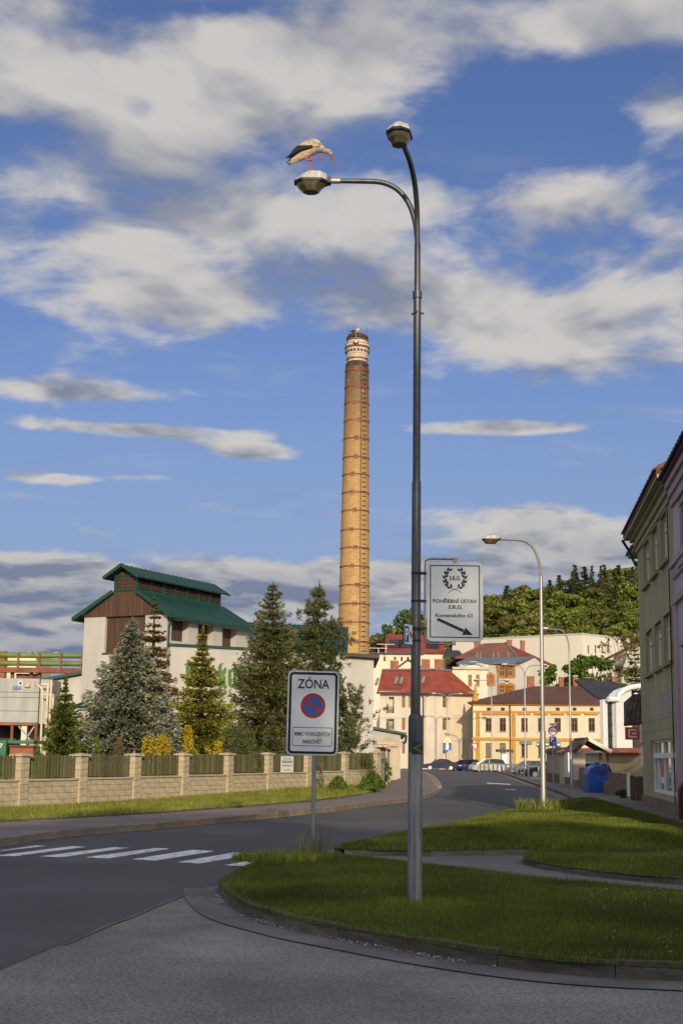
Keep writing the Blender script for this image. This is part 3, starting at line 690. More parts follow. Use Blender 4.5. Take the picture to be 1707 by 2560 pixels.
def inner_at(k):
    L_ = resample(nA, 0.5); return L_[min(len(L_) - 1, int(k * (len(L_) - 1)))]
top_pts = [FA + (FB - FA) * t for t in tt]
bot = [inner_at(i / (len(tt) - 1)) for i in range(len(tt))]
m_ = 6
for i in range(len(tt) - 1):
    for j in range(m_):
        def q(ii, jj):
            b = bot[ii]; p = top_pts[ii]; f = jj / m_; zb = 0.13; zt = max(0.12, fence_base(tt[ii]) + 0.06)
            return (b[0] + (p.x - b[0]) * f, b[1] + (p.y + 0.05 - b[1]) * f, zb + (zt - zb) * f ** 1.4)
        vg.poly([q(i, j), q(i + 1, j), q(i + 1, j + 1), q(i, j + 1)])
verge = structure(vg.build('verge', 'lawn_soil', smooth=True))
VP = [tuple(b) for b in bot] + [(p.x, p.y) for p in top_pts[::-1]]
pts = view_clip(VP, scatter(VP, 60000))
def verge_z(pts):
    # distance fraction between pavement edge and wall
    A = np.array([FA.x, FA.y]); D = np.array([dirF.x, dirF.y]); r = pts - A; t = (r @ D) / (FB - FA).length
    dw = np.abs(r @ np.array([-D[1], D[0]])); P = np.array([tuple(b) for b in bot]); de = np.full(len(pts), 1e9)
    for a, b in zip(P[:-1], P[1:]):
        ab = b - a; k = np.clip(((pts - a) @ ab) / (ab @ ab), 0, 1); de = np.minimum(de, np.hypot(*(pts - a - k[:, None] * ab).T))
    f = de / (de + dw + 1e-6); zt = np.maximum(0.12, 0.10 + 0.50 * np.clip(t, 0, 1.2) ** 1.3); return 0.13 + (zt - 0.13) * f ** 1.4
blades('grass', pts, verge_z(pts), 0.10, 0.017, ['weed', 'grass_dry'], label='sunlit grass verge between the pavement and the block wall', dry=0.10)

# right-hand pavement along the houses
kr = smooth_line(g2([(1115, 1921), (1180, 1923.5), (1240, 1929), (1300, 1949), (1365, 1973), (1405, 1986), (1425, 1996), (1432, 2002)]), 1)
RP = kr + [tuple(p) for p in l2r[1:]] + [(7.5, 24.5), (14, 24.5), (14, 60), (26, 120), (60, 200), (30, 214)]
pr = structure(MB().prism(RP, -0.03, 0.108).build('pavement', 'path_paving'))
kb = MB()
for a, b in zip(kr[:-1], kr[1:]): kb.bar((*a, 0.055), (*b, 0.055), 0.16, 0.15)
kb.build('kerb_edge', 'kerb', pr)
gl = MB()
for a, b in zip(kr[:-1], kr[1:]):
    d = (Vector(b) - Vector(a)).normalized(); q = Vector((-d.y, d.x)) * 0.55
    if q.x > 0: q = -q
    gl.poly([(*a, 0.006), (a[0] + q.x, a[1] + q.y, 0.006), (b[0] + q.x, b[1] + q.y, 0.006), (*b, 0.006)])
structure(gl.build('gutter_strip', 'gutter'))

# fallen petals drifted against the near kerb
n = 380; k0 = resample(kline, 0.05); V = []; F = []
for i in range(n):
    c = random.choice([int(len(k0) * q) for q in (0.10, 0.13, 0.16, 0.30, 0.33, 0.44, 0.47, 0.50, 0.545, 0.56)]) + int(random.gauss(0, 5)); c = max(1, min(len(k0) - 2, c))
    d = (k0[c + 1] - k0[c - 1]).normalized(); o_ = abs(random.gauss(0, 0.05)) + 0.01; p = k0[c] + Vector((d.y, -d.x)) * o_
    r = random.uniform(0.006, 0.014); a = random.uniform(0, 6.3); b = len(V); z = 0.011 + random.uniform(0, 0.01)
    V += [(p.x + r * math.cos(a + j * 1.57), p.y + r * math.sin(a + j * 1.57), z + random.uniform(0, 0.012)) for j in range(4)]; F.append((b, b + 1, b + 2, b + 3))
o = fast_mesh('fallen_petals', np.array(V), np.array(F), ['petal'], None, 'stuff'); o['label'] = 'pale fallen petals lying in the gutter by the kerb'; o['category'] = 'petals'
# taller tufts round the posts and weeds on the verge
def tuft(c, n, r, h, w, name, label, mats=('weed', 'grass_dry'), dry=0.2, z=None, lean=0.6):
    a = rng.uniform(0, 2 * PI, n); q = np.sqrt(rng.uniform(0, 1, n)) * r; P = np.stack([c[0] + q * np.cos(a), c[1] + q * np.sin(a) * 0.8], 1)
    return blades(name, P, np.full(n, c[2] if z is None else z), h, w, list(mats), lean=lean, label=label, dry=dry)
pz = G(781, 2137, 0.12)
tuft((pz.x, pz.y - 0.1, 0.12), 80, 0.34, 0.36, 0.012, 'tall_grass', 'tall dry grass stalks round the zone sign post', dry=0.55, lean=0.35)
pw = G(705, 2150, 0.12)
tuft((pw.x, pw.y, 0.12), 1300, 0.75, 0.11, 0.014, 'weeds', 'leafy weeds at the lawn tip by the zebra crossing', dry=0.12)
pl = G(1036, 2268, 0.13)
tuft((pl.x + 0.12, pl.y - 0.10, 0.12), 1500, 0.50, 0.085, 0.009, 'grass_tuft', 'unmown grass round the foot of the tall lamp post', dry=0.06)
p2 = G(1358, 2024, 0.17)
tuft((p2.x, p2.y - 0.3, 0.16), 700, 0.9, 0.28, 0.024, 'grass_tuft', 'unmown bright grass round the foot of the single-arm lamp', dry=0.1)

# daisies dotted over the near lawn
n = 260; dp = scatter(LN, 6000, 1.2); dp = view_clip(LN, dp); dp = dp[(np.sin(dp[:, 0] * 2.1 + 1.0) + np.sin(dp[:, 1] * 1.7) + rng.normal(0, .5, len(dp))) > 1.25][:n]; dz_ = lawn_z(LN, dp, 0.105, 0.025) + .035; V = []; F = []
for (x, y), z in zip(dp, dz_):
    b = len(V); a = random.uniform(0, 6.28); r = random.uniform(.006, .011); V += [(x + r * math.cos(a + j * 1.571), y + r * math.sin(a + j * 1.571), z + .006 * math.cos(a + j * 1.571)) for j in range(4)]; F.append((b, b + 1, b + 2, b + 3))
o = fast_mesh('daisies', np.array(V), np.array(F), ['sign_white'], None, 'stuff'); o['label'] = 'tiny white daisies dotted over the lawn round the tall lamp'; o['category'] = 'flowers'

# ragged rim: longer blades hanging over the kerb of the near lawn
rk = resample(kline, 0.012); R_p = []
for i in range(5200):
    c = random.randrange(1, len(rk) - 1); d = (rk[c + 1] - rk[c - 1]).normalized(); k_ = random.uniform(.10, .34); p = rk[c] + Vector((-d.y, d.x)) * k_
    if abs(p.x / max(p.y, 1)) < .36 and math.sin(c * .021) + math.sin(c * .0083 + 1) + random.gauss(0, .6) > .1: R_p.append((p.x, p.y))
R_p = np.array(R_p); blades('grass', R_p, np.full(len(R_p), .10), .075, .008, ['grass', 'grass_dry'], lean=1.1, label='longer grass blades hanging over the kerb of the near lawn', dry=.12)
# tarred joints and cracks in the carriageway
def seam(pts_px, w, parent, mat='ink_black'):
    p = [Vector(q) for q in smooth_line(g2(pts_px), 2)]; q = []
    p = [a + Vector((random.gauss(0, .015), random.gauss(0, .015))) for a in p]; m = MB()
    for a, b in zip(p[:-1], p[1:]):
        d = (b - a).normalized(); o = Vector((-d.y, d.x)) * w * random.uniform(.35, .6); m.poly([(*(a - o), .0075), (*(b - o), .0075), (*(b + o), .0075), (*(a + o), .0075)])
    return m.build('tar_seam', mat, parent)
seam([(1070, 1985), (1130, 1997), (1200, 2012), (1290, 2030)], .06, road)
seam([(160, 2362), (330, 2291), (505, 2222)], .035, road, 'gutter_dark')

# ================================================================ tall double-arm lamp
def arc(p0, p1, p2, n=10):
    p0, p1, p2 = Vector(p0), Vector(p1), Vector(p2)
    return [p0 * (1 - t) ** 2 + p1 * 2 * t * (1 - t) + p2 * t * t for t in [i / n for i in range(n + 1)]]
def luminaire(root, c, ang, Lh=0.50, Wd=0.31, rim='steel_black', cover='lamp_cover', bowl='lamp_bowl', scale=1.0):
    """street lantern: faceted tapering cover on top, faceted bowl below; c = where the arm enters, ang = direction it points"""
    d = Vector((math.cos(ang), math.sin(ang), 0)); w = Vector((-d.y, d.x, 0)); c = Vector(c); Lh *= scale; Wd *= scale
    def ring(x0, x1, hw, z, cut):
        q = [(x0, -hw + cut), (x0 + cut, -hw), (x1 - cut, -hw), (x1, -hw + cut), (x1, hw - cut), (x1 - cut, hw), (x0 + cut, hw), (x0, hw - cut)]
        return [c + d * a + w * b + Vector((0, 0, z)) for a, b in q]
    def loft(rings):
        mb = MB(); n = 8
        for i in range(len(rings) - 1):
            for j in range(n): mb.poly([rings[i][j], rings[i][(j + 1) % n], rings[i + 1][(j + 1) % n], rings[i + 1][j]])
        mb.poly(rings[0][::-1]); mb.poly(rings[-1]); return mb
    s = scale; h = Wd / 2
    head = loft([ring(-0.02 * s, Lh, h, -0.012 * s, 0.09 * s), ring(-0.02 * s, Lh - 0.01, h * 0.98, 0.015 * s, 0.09 * s), ring(0.0, Lh - 0.09 * s, h * 0.74, 0.09 * s, 0.07 * s), ring(0.03 * s, Lh - 0.14 * s, h * 0.55, 0.105 * s, 0.05 * s)]).build('lamp_head', cover, root)
    loft([ring(-0.035 * s, Lh + 0.012, h * 1.05, -0.040 * s, 0.095 * s), ring(-0.035 * s, Lh + 0.012, h * 1.05, -0.010 * s, 0.095 * s)]).build('rim', rim, head, root=root)
    loft([ring(0.09 * s, Lh - 0.10 * s, h * 0.62, -0.150 * s, 0.05 * s), ring(0.05 * s, Lh - 0.04 * s, h * 0.86, -0.09 * s, 0.07 * s), ring(-0.01 * s, Lh - 0.01, h * 0.98, -0.038 * s, 0.09 * s)]).build('lamp_bowl', bowl, head, root=root)
    mb = MB(); mb.bar(c - d * 0.035 * s + w * 0.06 * s, c - d * 0.035 * s - w * 0.06 * s, 0.05 * s, 0.07 * s); mb.build('hinge_bracket', 'steel_black', head, root=root)
    return head
pb = G(1036, 2268, 0.12); YL = pb.y
def LX(px, py): return PY(px, py, YL)
lz = lambda py: LX(1045, py).z
lamp = thing('street_lamp', 'tall dark grey double-arm street lamp with a stork standing on it', 'street lamp', (pb.x, pb.y, 0))
xb = pb.x; z1, z2, z3, z4 = lz(1788), lz(1207), lz(735), lz(610)
MB().tube([(xb, YL, -0.1), (xb, YL, lz(1880))], 0.077, 20).build('base_tube', 'steel_galv', lamp, True)
MB().tube([(xb, YL, lz(1880)), (xb, YL, z1 - 0.05), (xb, YL, z1 - 0.02), (xb, YL, z1), (xb, YL, z1 + 0.012)], [0.0765, 0.0755, 0.073, 0.062, 0.052], 20).build('lower_shaft', 'steel_dark', lamp, True)
MB().tube([(xb, YL, z1), (xb, YL, z2), (xb, YL, z2 + 0.02)], [0.052, 0.050, 0.046], 18).build('shaft', 'steel_dark', lamp, True)
MB().tube([(xb, YL, z2), (xb, YL, z3)], 0.0425, 18).build('upper_shaft', 'steel_dark', lamp, True)
MB().tube([(xb, YL, z3 - 0.055), (xb, YL, z3 - 0.05), (xb, YL, z3 + 0.025), (xb, YL, z3 + 0.03)], [0.044, 0.052, 0.052, 0.040], 18).build('collar', 'steel_dark', lamp, True)
zc_ = lz(782)
for a in (0, 2.1, 4.2): MB().bar((xb + 0.04 * math.cos(a + .3), YL + 0.04 * math.sin(a + .3), zc_), (xb + 0.075 * math.cos(a + .3), YL + 0.075 * math.sin(a + .3), zc_), 0.02).build('clamp_screw', 'steel_dark', lamp)
MB().tube([(xb, YL, z3), (xb, YL, z4)], 0.034, 16).build('stem', 'steel_dark', lamp, True)
# arm A: sweeps sideways and level to the lantern under the stork
zA = lz(455); xA = LX(815, 455).x; zs = lz(610)
armA = [(xb, YL, zs - 0.25), (xb, YL, zs)] + arc((xb, YL, zs), (xb - 0.03, YL, zA + 0.02), (xb - 0.55, YL, zA), 14)[1:] + [(xA, YL, zA)]
MB().tube(armA, [0.030] * (len(armA) - 1) + [0.026], 14).build('arm', 'steel_dark', lamp, True)
MB().tube([(xA + 0.16, YL, zA), (xA - 0.03, YL, zA)], 0.033, 14).build('spigot', 'steel_pale', lamp, True)
luminaire(lamp, (xA, YL, zA - 0.005), PI, 0.375, 0.26, scale=0.93)
# arm B: rises and comes out over the street towards the footpath
armB = [(xb, YL, zs - 0.2), (xb - 0.005, YL - 0.02, zs + 0.25)] + arc((xb - 0.005, YL - 0.02, zs + 0.25), (xb - 0.02, YL - 0.20, zA + 0.0), (xb - 0.18, YL - 0.85, zA - 0.01), 12)[1:] + [(xb - 0.235, YL - 1.12, zA - 0.01)]
MB().tube(armB, 0.030, 14).build('arm', 'steel_dark', lamp, True)
luminaire(lamp, (xb - 0.235, YL - 1.12, zA - 0.015), math.radians(-101), 0.36, 0.26, scale=0.92)

# green sleeve with a golden chevron on the post
zc0, zc1 = lz(1886), lz(1854); R_ = 0.0775
ch = thing('chevron_sleeve', 'dark green sleeve with golden chevron wrapped round the lamp post', 'sign', (xb, YL, zc0))
mb = MB(); A0, A1, nn = math.radians(-124), math.radians(8), 12
for i in range(nn):
    a, b = A0 + (A1 - A0) * i / nn, A0 + (A1 - A0) * (i + 1) / nn
    pt = lambda q, z, r: (xb + r * math.cos(q), YL + r * math.sin(q), z)
    mb.hexa([pt(a, zc0, R_), pt(b, zc0, R_), pt(b, zc0, R_ + .002), pt(a, zc0, R_ + .002), pt(a, zc1, R_), pt(b, zc1, R_), pt(b, zc1, R_ + .002), pt(a, zc1, R_ + .002)])
mb.build('sleeve', 'chevron_green', ch, True)
mb = MB(); zm = (zc0 + zc1) / 2; hh = (zc1 - zc0) * 0.44
for sgn in (-1, 1):
    for i in range(6):
        f0, f1 = i / 6, (i + 1) / 6; a = lambda f: A0 + (A1 - A0) * (0.10 + 0.62 * f); w = math.radians(20)
        q = lambda f, dw: (xb + (R_ + .0045) * math.cos(a(f) + dw), YL + (R_ + .0045) * math.sin(a(f) + dw), zm + sgn * hh * f)
        mb.poly([q(f0, 0), q(f0, w), q(f1, w), q(f1, 0)])
mb.build('chevron', 'chevron_gold', ch)

# ================================================================ stork
hx, hz = LX(774, 434).x, zA + 0.088
K = 0.2551 * YL / PF
sk = thing('white_stork', 'white stork standing on one leg on the street lantern, bill pointing down', 'stork', (hx, YL, hz))
def sp(cx, cy, dy=0.0): return Vector((hx + (cx - 370) * K, YL + dy * K, hz + (603 - cy) * K))
spine = [((150, 497), 10, 16), ((182, 478), 22, 30), ((230, 444), 34, 44), ((290, 398), 48, 62), ((345, 350), 56, 78), ((400, 318), 60, 80), ((448, 312), 54, 68), ((484, 332), 38, 48),
         ((510, 348), 27, 31), ((532, 354), 23, 26), ((555, 358), 26, 27), ((578, 374), 24, 26), ((592, 394), 14, 15), ((597, 404), 9, 9)]
mb = MB(); n = 14; rings = []
for i, (c, ry, rz) in enumerate(spine):
    a = Vector(spine[max(i - 1, 0)][0]); b = Vector(spine[min(i + 1, len(spine) - 1)][0]); d = (b - a).normalized(); nrm = Vector((d.y, -d.x))
    rings.append([sp(c[0] + nrm.x * rz * math.sin(2 * PI * j / n), c[1] + nrm.y * rz * math.sin(2 * PI * j / n), ry * math.cos(2 * PI * j / n)) for j in range(n)])
for i in range(len(rings) - 1):
    for j in range(n): mb.poly([rings[i][j], rings[i][(j + 1) % n], rings[i + 1][(j + 1) % n], rings[i + 1][j]])
mb.poly(rings[0][::-1]); mb.poly(rings[-1])
bm = bmesh.new(); me = mb.mesh('body', sk); bm.from_mesh(me); bmesh.ops.remove_doubles(bm, verts=bm.verts, dist=1e-5); bmesh.ops.recalc_face_normals(bm, faces=bm.faces)
for f in bm.faces: f.smooth = True
bm.to_mesh(me); bm.free(); me.materials.append(MATS['stork_cream']); bd = inst('body', me, sk)
ss_ = bd.modifiers.new('s', 'SUBSURF'); ss_.levels = 1; ss_.render_levels = 1
def feather(pts, w, th, mat, name, dy, parent=sk, n=6):
    """one feather or feather group: a tapered blade along a polyline, with thickness across the bird"""
    mb = MB(); P = [sp(x, y, dy) for x, y in pts]; k = len(P); A, B = [], []
    for i in range(k):
        d = (P[min(i + 1, k - 1)] - P[max(i - 1, 0)]).normalized(); u = Vector((-d.z, 0, d.x)); f = i / (k - 1)
        ww = w * K * (0.45 + 1.1 * f - 1.35 * f * f) if i < k - 1 else 0.12 * w * K
        A.append(P[i] + u * ww); B.append(P[i] - u * ww)
    ol = A + B[::-1]; mb.plate(ol, Vector((0, (1 if dy > 0 else -1) * th * K, 0))); return mb.build(name, mat, parent)
def lens(outline, d0, d1, k, mat, name):
    """feather tract: outline on the flank, drawn in a little and raised to give a rounded shell"""
    cx_ = sum(p[0] for p in outline) / len(outline); cy_ = sum(p[1] for p in outline) / len(outline); n = len(outline); mb = MB()
    R = [[sp(cx_ + (x - cx_) * f, cy_ + (y - cy_) * f, d) for x, y in outline] for f, d in ((0.94, d0 * 0.3), (1.0, d0), (0.86, (d0 + d1) / 2 + (d1 - d0) * .25), (k, d1))]
    for i in range(3):
        for j in range(n): mb.poly([R[i][j], R[i][(j + 1) % n], R[i + 1][(j + 1) % n], R[i + 1][j]])
    mb.poly(R[3]); mb.poly(R[0][::-1]); return mb.build(name, mat, sk, True)
for sgn in (-1, 1):
    lens([(238, 330), (262, 300), (300, 276), (345, 252), (390, 240), (435, 243), (470, 262), (488, 300), (470, 330), (430, 345), (385, 345), (320, 340)], sgn * 40, sgn * 66, 0.5, 'stork_cream', 'wing_coverts')
    lens([(232, 328), (262, 318), (330, 318), (412, 315), (408, 346), (350, 364), (285, 382), (236, 406), (192, 434), (150, 452), (170, 405), (206, 354)], sgn * 50, sgn * 74, 0.60, 'stork_black', 'dark_wing_band')
    for i in range(6):                                   # black flight feathers, fanned one under another
        t = i / 5
        feather([(330 - 12 * t, 336 + 14 * t), (290 - 25 * t, 350 + 18 * t), (225 - 18 * t, 388 + 12 * t), (178 - 12 * t, 420 + 10 * t), (124 + 40 * t * t, 468 - 22 * t + 22 * t * t)], 20, 6, 'stork_black', 'flight_feather', sgn * (60 - 3.0 * i))
for i in range(7):
    t = (i - 3) / 3; feather([(250, 425 + 14 * t), (205, 455 + 13 * t), (165, 485 + 14 * t), (138 + 8 * abs(t), 494 + 17 * t)], 10, 5, 'stork_tail' if i % 3 else 'stork_black', 'tail_feather', 12 * t + 0.5)
mb = MB()
for q in range(2): pass
mb.tube([sp(590, 392), sp(600, 420), sp(616, 465), sp(632, 508), sp(641, 531)], [15 * K, 11 * K, 8.5 * K, 5 * K, 1 * K], 8); mb.build('beak', 'stork_beak', sk, True)
for dy in (-21, 21): MB().lathe([(0.1 * K, -4.4 * K), (4 * K, -2.5 * K), (5.2 * K, 0), (4 * K, 2.5 * K), (0.1 * K, 4.4 * K)], sp(577, 366, dy), 8).build('eye', 'stork_black', sk, True)
lg = MB(); lg.tube([sp(382, 415, 6), sp(377, 450, 6), sp(370, 503, 6), sp(369, 512, 6), sp(369, 560, 6), sp(370, 600, 6)], [10 * K, 8.5 * K, 7 * K, 9 * K, 6.5 * K, 7 * K], 8)
for a in (-0.5, 0.15, 0.9, 3.3): lg.tube([sp(370, 598, 6), sp(370 + 30 * math.cos(a), 601, 6 + 30 * math.sin(a))], [5 * K, 3 * K], 6)
lg.build('leg', 'stork_red', sk, True)
lg = MB(); lg.tube([sp(352, 392, -12), sp(343, 425, -14), sp(329, 455, -15), sp(334, 466, -15), sp(380, 461, -15), sp(440, 451, -15), sp(480, 445, -15)], [13 * K, 10 * K, 9 * K, 9.5 * K, 7 * K, 6.5 * K, 8 * K], 8)
for x, y, dy in ((552, 434, -15), (538, 452, -24), (520, 440, -6), (505, 466, -15)): lg.tube([sp(480, 445, -15), sp((480 + x) / 2, (445 + y) / 2 - 4, (dy - 15) / 2), sp(x, y, dy)], [7 * K, 5 * K, 2.5 * K], 6)
lg.build('raised_leg', 'stork_red', sk, True)

# ================================================================ signs
def rounded(w, h, r, n=5):
    o = []
    for cx, cy, a0 in ((w / 2 - r, h / 2 - r, 0), (-w / 2 + r, h / 2 - r, PI / 2), (-w / 2 + r, -h / 2 + r, PI), (w / 2 - r, -h / 2 + r, 1.5 * PI)):
        o += [(cx + r * math.cos(a0 + PI / 2 * i / n), cy + r * math.sin(a0 + PI / 2 * i / n)) for i in range(n + 1)]
    return o
class Board:
    """a flat sign plane: centre C, facing direction yaw (0 = towards -y)"""
    def __init__(s, C, yaw=0.0, roll=0.0):
        s.C = Vector(C); s.n = Vector((math.sin(yaw), -math.cos(yaw), 0)); ex = Vector((math.cos(yaw), math.sin(yaw), 0)); ez = Vector((0, 0, 1))
        c, q = math.cos(roll), math.sin(roll); s.ex = ex * c + ez * q; s.ez = ez * c - ex * q
    def p(s, x, z, o=0.0): return s.C + s.ex * x + s.ez * z + s.n * o
    def fill(s, pts, o0, o1, name, mat, parent, root=None, smooth=False):
        mb = MB(); mb.plate([s.p(x, z, o0) for x, z in pts], s.n * (o1 - o0)); return mb.build(name, mat, parent, smooth, root=root)
    def band(s, outer, innr, o, name, mat, parent):
        mb = MB(); n = len(outer)
        for i in range(n): mb.poly([s.p(*outer[i], o), s.p(*outer[(i + 1) % n], o), s.p(*innr[(i + 1) % n], o), s.p(*innr[i], o)])
        return mb.build(name, mat, parent)
    def text(s, key, x, z, size, mat, parent, width=None, o=0.004): return lettering(key, s.p(x, z), s.ex, s.ez, s.n, size, mat, parent, width, o)
def circ(r, cx=0, cz=0, n=32): return [(cx + r * math.cos(2 * PI * i / n), cz + r * math.sin(2 * PI * i / n)) for i in range(n)]

# zone sign on its own post
zb = G(781, 2140, 0.11); zn = thing('zone_sign', 'large ZÓNA no-parking zone sign on a thin grey post', 'road sign', (zb.x, zb.y, 0))
YZ = zb.y; zt = PY(784, 1677, YZ).z; zl = PY(784, 1889, YZ).z; zcx = PY(782, 1783, YZ).x
wz, hz_ = PY(848, 1783, YZ).x - PY(719, 1783, YZ).x, zt - zl
MB().tube([(zb.x, YZ + 0.035, -0.1), (zb.x, YZ + 0.035, zt - 0.1)], 0.034, 14).build('post', 'steel_galv', zn, True)
B_ = Board((zcx, YZ - 0.015, (zt + zl) / 2), math.radians(4), math.radians(-0.4))
B_.fill(rounded(wz, hz_, 0.085), -0.022, 0.0, 'back_plate', 'sign_edge', zn)
B_.fill(rounded(wz - 0.02, hz_ - 0.02, 0.078), 0.0, 0.003, 'face', 'sign_face', zn)
B_.band(rounded(wz - 0.05, hz_ - 0.05, 0.065), rounded(wz - 0.13, hz_ - 0.13, 0.035), 0.0045, 'border', 'ink_black', zn)
kz = wz / 0.975
B_.text('zona', 0.0, hz_ * 0.290, 0.245 * kz, 'ink_black', zn, 0.60 * kz, 0.0045)
B_.band(circ(0.235 * kz, 0, 0.135 * kz), circ(0.180 * kz, 0, 0.135 * kz), 0.0045, 'red_ring', 'ink_red', zn)
B_.fill(circ(0.181 * kz, 0, 0.135 * kz), 0.003, 0.004, 'blue_disc', 'ink_blue', zn)
mb = MB(); c45 = math.radians(-38)
mb.poly([B_.p(x * math.cos(c45) - z * math.sin(c45), 0.135 * kz + x * math.sin(c45) + z * math.cos(c45), 0.0055) for x, z in ((-0.185 * kz, -0.023), (0.185 * kz, -0.023), (0.185 * kz, 0.023), (-0.185 * kz, 0.023))]); mb.build('red_slash', 'ink_red', zn)
B_.band(rounded(0.745 * kz, 0.295, 0.02), rounded(0.725 * kz, 0.275, 0.014), 0.0045, 'inner_border', 'ink_black', zn)[
    'label'] = 'thin black frame round the exception text'
for o in [c for c in zn.children if c.name.startswith('inner_border')]: o.location = tuple(B_.ez * (-hz_ * 0.28))
B_.text('mimo', 0.0, -hz_ * 0.280 + 0.012, 0.105 * kz, 'ink_black', zn, 0.665 * kz, 0.0045)
B_.text('park', 0.0, -hz_ * 0.280 - 0.108, 0.105 * kz, 'ink_black', zn, 0.355 * kz, 0.0045)
for z in (zl + 0.25, zt - 0.25): MB().box(zb.x - 0.06, YZ + 0.0, z - 0.02, zb.x + 0.06, YZ + 0.07, z + 0.02).build('clamp', 'steel_galv', zn)

# undertaker's direction board on its tube bracket, clamped to the lamp post
YS = YL - 0.03; s0, s1 = PY(1066, 1500, YS).x, PY(1206, 1500, YS).x; t0, t1 = PY(1136, 1404.5, YS).z, PY(1136, 1605, YS).z
sg = thing('direction_board', 'grey upright board with laurel wreath and black arrow beside the lamp post', 'sign', (xb, YL, t1))
W_, H_ = s1 - s0, t0 - t1; D_ = Board(((s0 + s1) / 2, YS - 0.03, (t0 + t1) / 2), 0.0, 0.0)
D_.fill(rounded(W_, H_, 0.055), -0.016, 0.0, 'back_plate', 'sign_edge', sg); D_.fill(rounded(W_ - 0.012, H_ - 0.012, 0.05), 0.0, 0.002, 'face', 'sign_face', sg)
mb = MB(); bx, bz = W_ * 0.445, H_ * 0.452; th = 0.011
for q in ((-bx, bx, bz - th, bz), (-bx, bx, -bz, -bz + th), (-bx, -bx + th, -bz + th, bz - th), (bx - th, bx, -bz + th, bz - th)):
    mb.poly([D_.p(q[0], q[2], .0035), D_.p(q[1], q[2], .0035), D_.p(q[1], q[3], .0035), D_.p(q[0], q[3], .0035)])
mb.build('border', 'ink_black', sg)
k = H_ / 1208.0; cz = lambda cx, cy: ((cx - 943) * k, (751 - cy) * k)
D_.text('srg', *cz(944, 432), 0.085 * k * 1000, 'ink_black', sg, 172 * k, 0.0035)
D_.text('pohr', *cz(943, 774), 0.075 * k * 1000, 'ink_black', sg, 655 * k, 0.0035)
D_.text('srg', *cz(953, 862), 0.075 * k * 1000, 'ink_black', sg, 220 * k, 0.0035)
D_.text('kom', *cz(930, 988), 0.075 * k * 1000, 'ink_black', sg, 555 * k, 0.0035)
mb = MB(); mb.poly([D_.p(*cz(*q), .0035) for q in ((690, 1000), (1080, 1172), (1062, 1214), (670, 1038))]); mb.poly([D_.p(*cz(*q), .0035) for q in ((1100, 1142), (1212, 1252), (1048, 1252))]); mb.build('arrow', 'ink_black', sg)
mb = MB()                                                  # laurel wreath: two crossed twigs with paired leaves
def wl(cx, cy, a, l, w): # leaf outline
    pts_ = [(0, 0), (0.3, 0.5), (0.6, 0.45), (1, 0), (0.6, -0.45), (0.3, -0.5)]
    c, s = math.cos(a), math.sin(a); mb.poly([D_.p(*cz(cx + (x * l * c - y * w * s), cy + (x * l * s + y * w * c)), .0038) for x, y in pts_])
for m in (1, -1):
    mx_ = lambda x: 943 + m * (x - 943)
    twig = [(1048, 628), (1005, 592), (943, 572), (890, 552), (840, 520), (805, 470), (795, 410), (800, 350), (825, 300), (870, 268)]
    for (xa, ya), (xc, yc) in zip(twig[:-1], twig[1:]):
        d = Vector((xc - xa, yc - ya)).normalized(); w = 5; mb.poly([D_.p(*cz(mx_(x), y), .0036) for x, y in ((xa - d.y * w, ya + d.x * w), (xc - d.y * w * .7, yc + d.x * w * .7), (xc + d.y * w * .7, yc - d.x * w * .7), (xa + d.y * w, ya - d.x * w))])
    for (x, y, a) in ((885, 552, 190), (900, 545, 245), (845, 525, 205), (835, 505, 265), (805, 478, 225), (800, 470, 285), (793, 415, 240), (800, 395, 310), (800, 352, 265), (805, 340, 330), (835, 300, 280), (850, 290, 335)):
        a_ = math.radians(a); a_ = a_ if m == 1 else PI - a_
        wl(mx_(x), y, a_, 70, 34)
mb.build('laurel_wreath', 'ink_black', sg)
br = [(s0 + W_ * 0.55, t0 + 0.028), (s0 + 0.04, t0 + 0.028), (s0 - 0.01, t0 + 0.010), (s0 - 0.018, t0 - 0.05), (s0 - 0.018, t1 + 0.05), (s0 - 0.008, t1 - 0.008), (s0 + 0.05, t1 - 0.022), (s0 + W_ * 0.52, t1 - 0.022)]
MB().tube([(x, YS, z) for x, z in br], 0.011, 10).build('bracket_tube', 'steel_galv', sg, True)
for z in (t0 - 0.13, t0 - 0.43, t1 + 0.14): mb = MB(); mb.box(xb + 0.035, YS - 0.018, z - 0.014, s0 - 0.003, YS + 0.018, z + 0.014); mb.tube([(xb, YL, z - .012), (xb, YL, z + .012)], 0.054, 16); mb.build('clamp', 'steel_black', sg)
MB().box(s0 + W_ * .47, YS - .045, t0 - .012, s0 + W_ * .53, YS + .02, t0 + .04).build('holder', 'steel_galv', sg); MB().box(s0 + W_ * .45, YS - .045, t1 - .035, s0 + W_ * .51, YS + .02, t1 + .01).build('holder', 'steel_galv', sg)

# slim car-park pointer on the same post, set at an angle
yaw = math.radians(58); pc = Vector((PY(1021, 1590, YL).x + 0.035, YL - 0.04, (PY(1021, 1588, YL).z)))
ps = thing('parking_pointer', 'slim angled white pointer sign with blue P on the lamp post', 'sign', (xb, YL, pc.z - 0.11))
Pb = Board(pc + Vector((0, 0.0, 0)), yaw); PW_, PH_ = 0.36, 0.222
Pb.fill(rounded(PW_, PH_, 0.015), -0.012, 0, 'back_plate', 'steel_black', ps); Pb.fill(rounded(PW_ - .012, PH_ - .012, 0.012), 0, .002, 'face', 'sign_face', ps)
Pb.fill([(-.17, -.085), (-.075, -.085), (-.075, .085), (-.17, .085)], .002, .0035, 'blue_field', 'ink_blue', ps)
Pb.text('P', -.122, -.06, .17, 'sign_white', ps, .06, .005); Pb.text('piv', .02, -.035, .10, 'ink_black', ps, .155, .004)
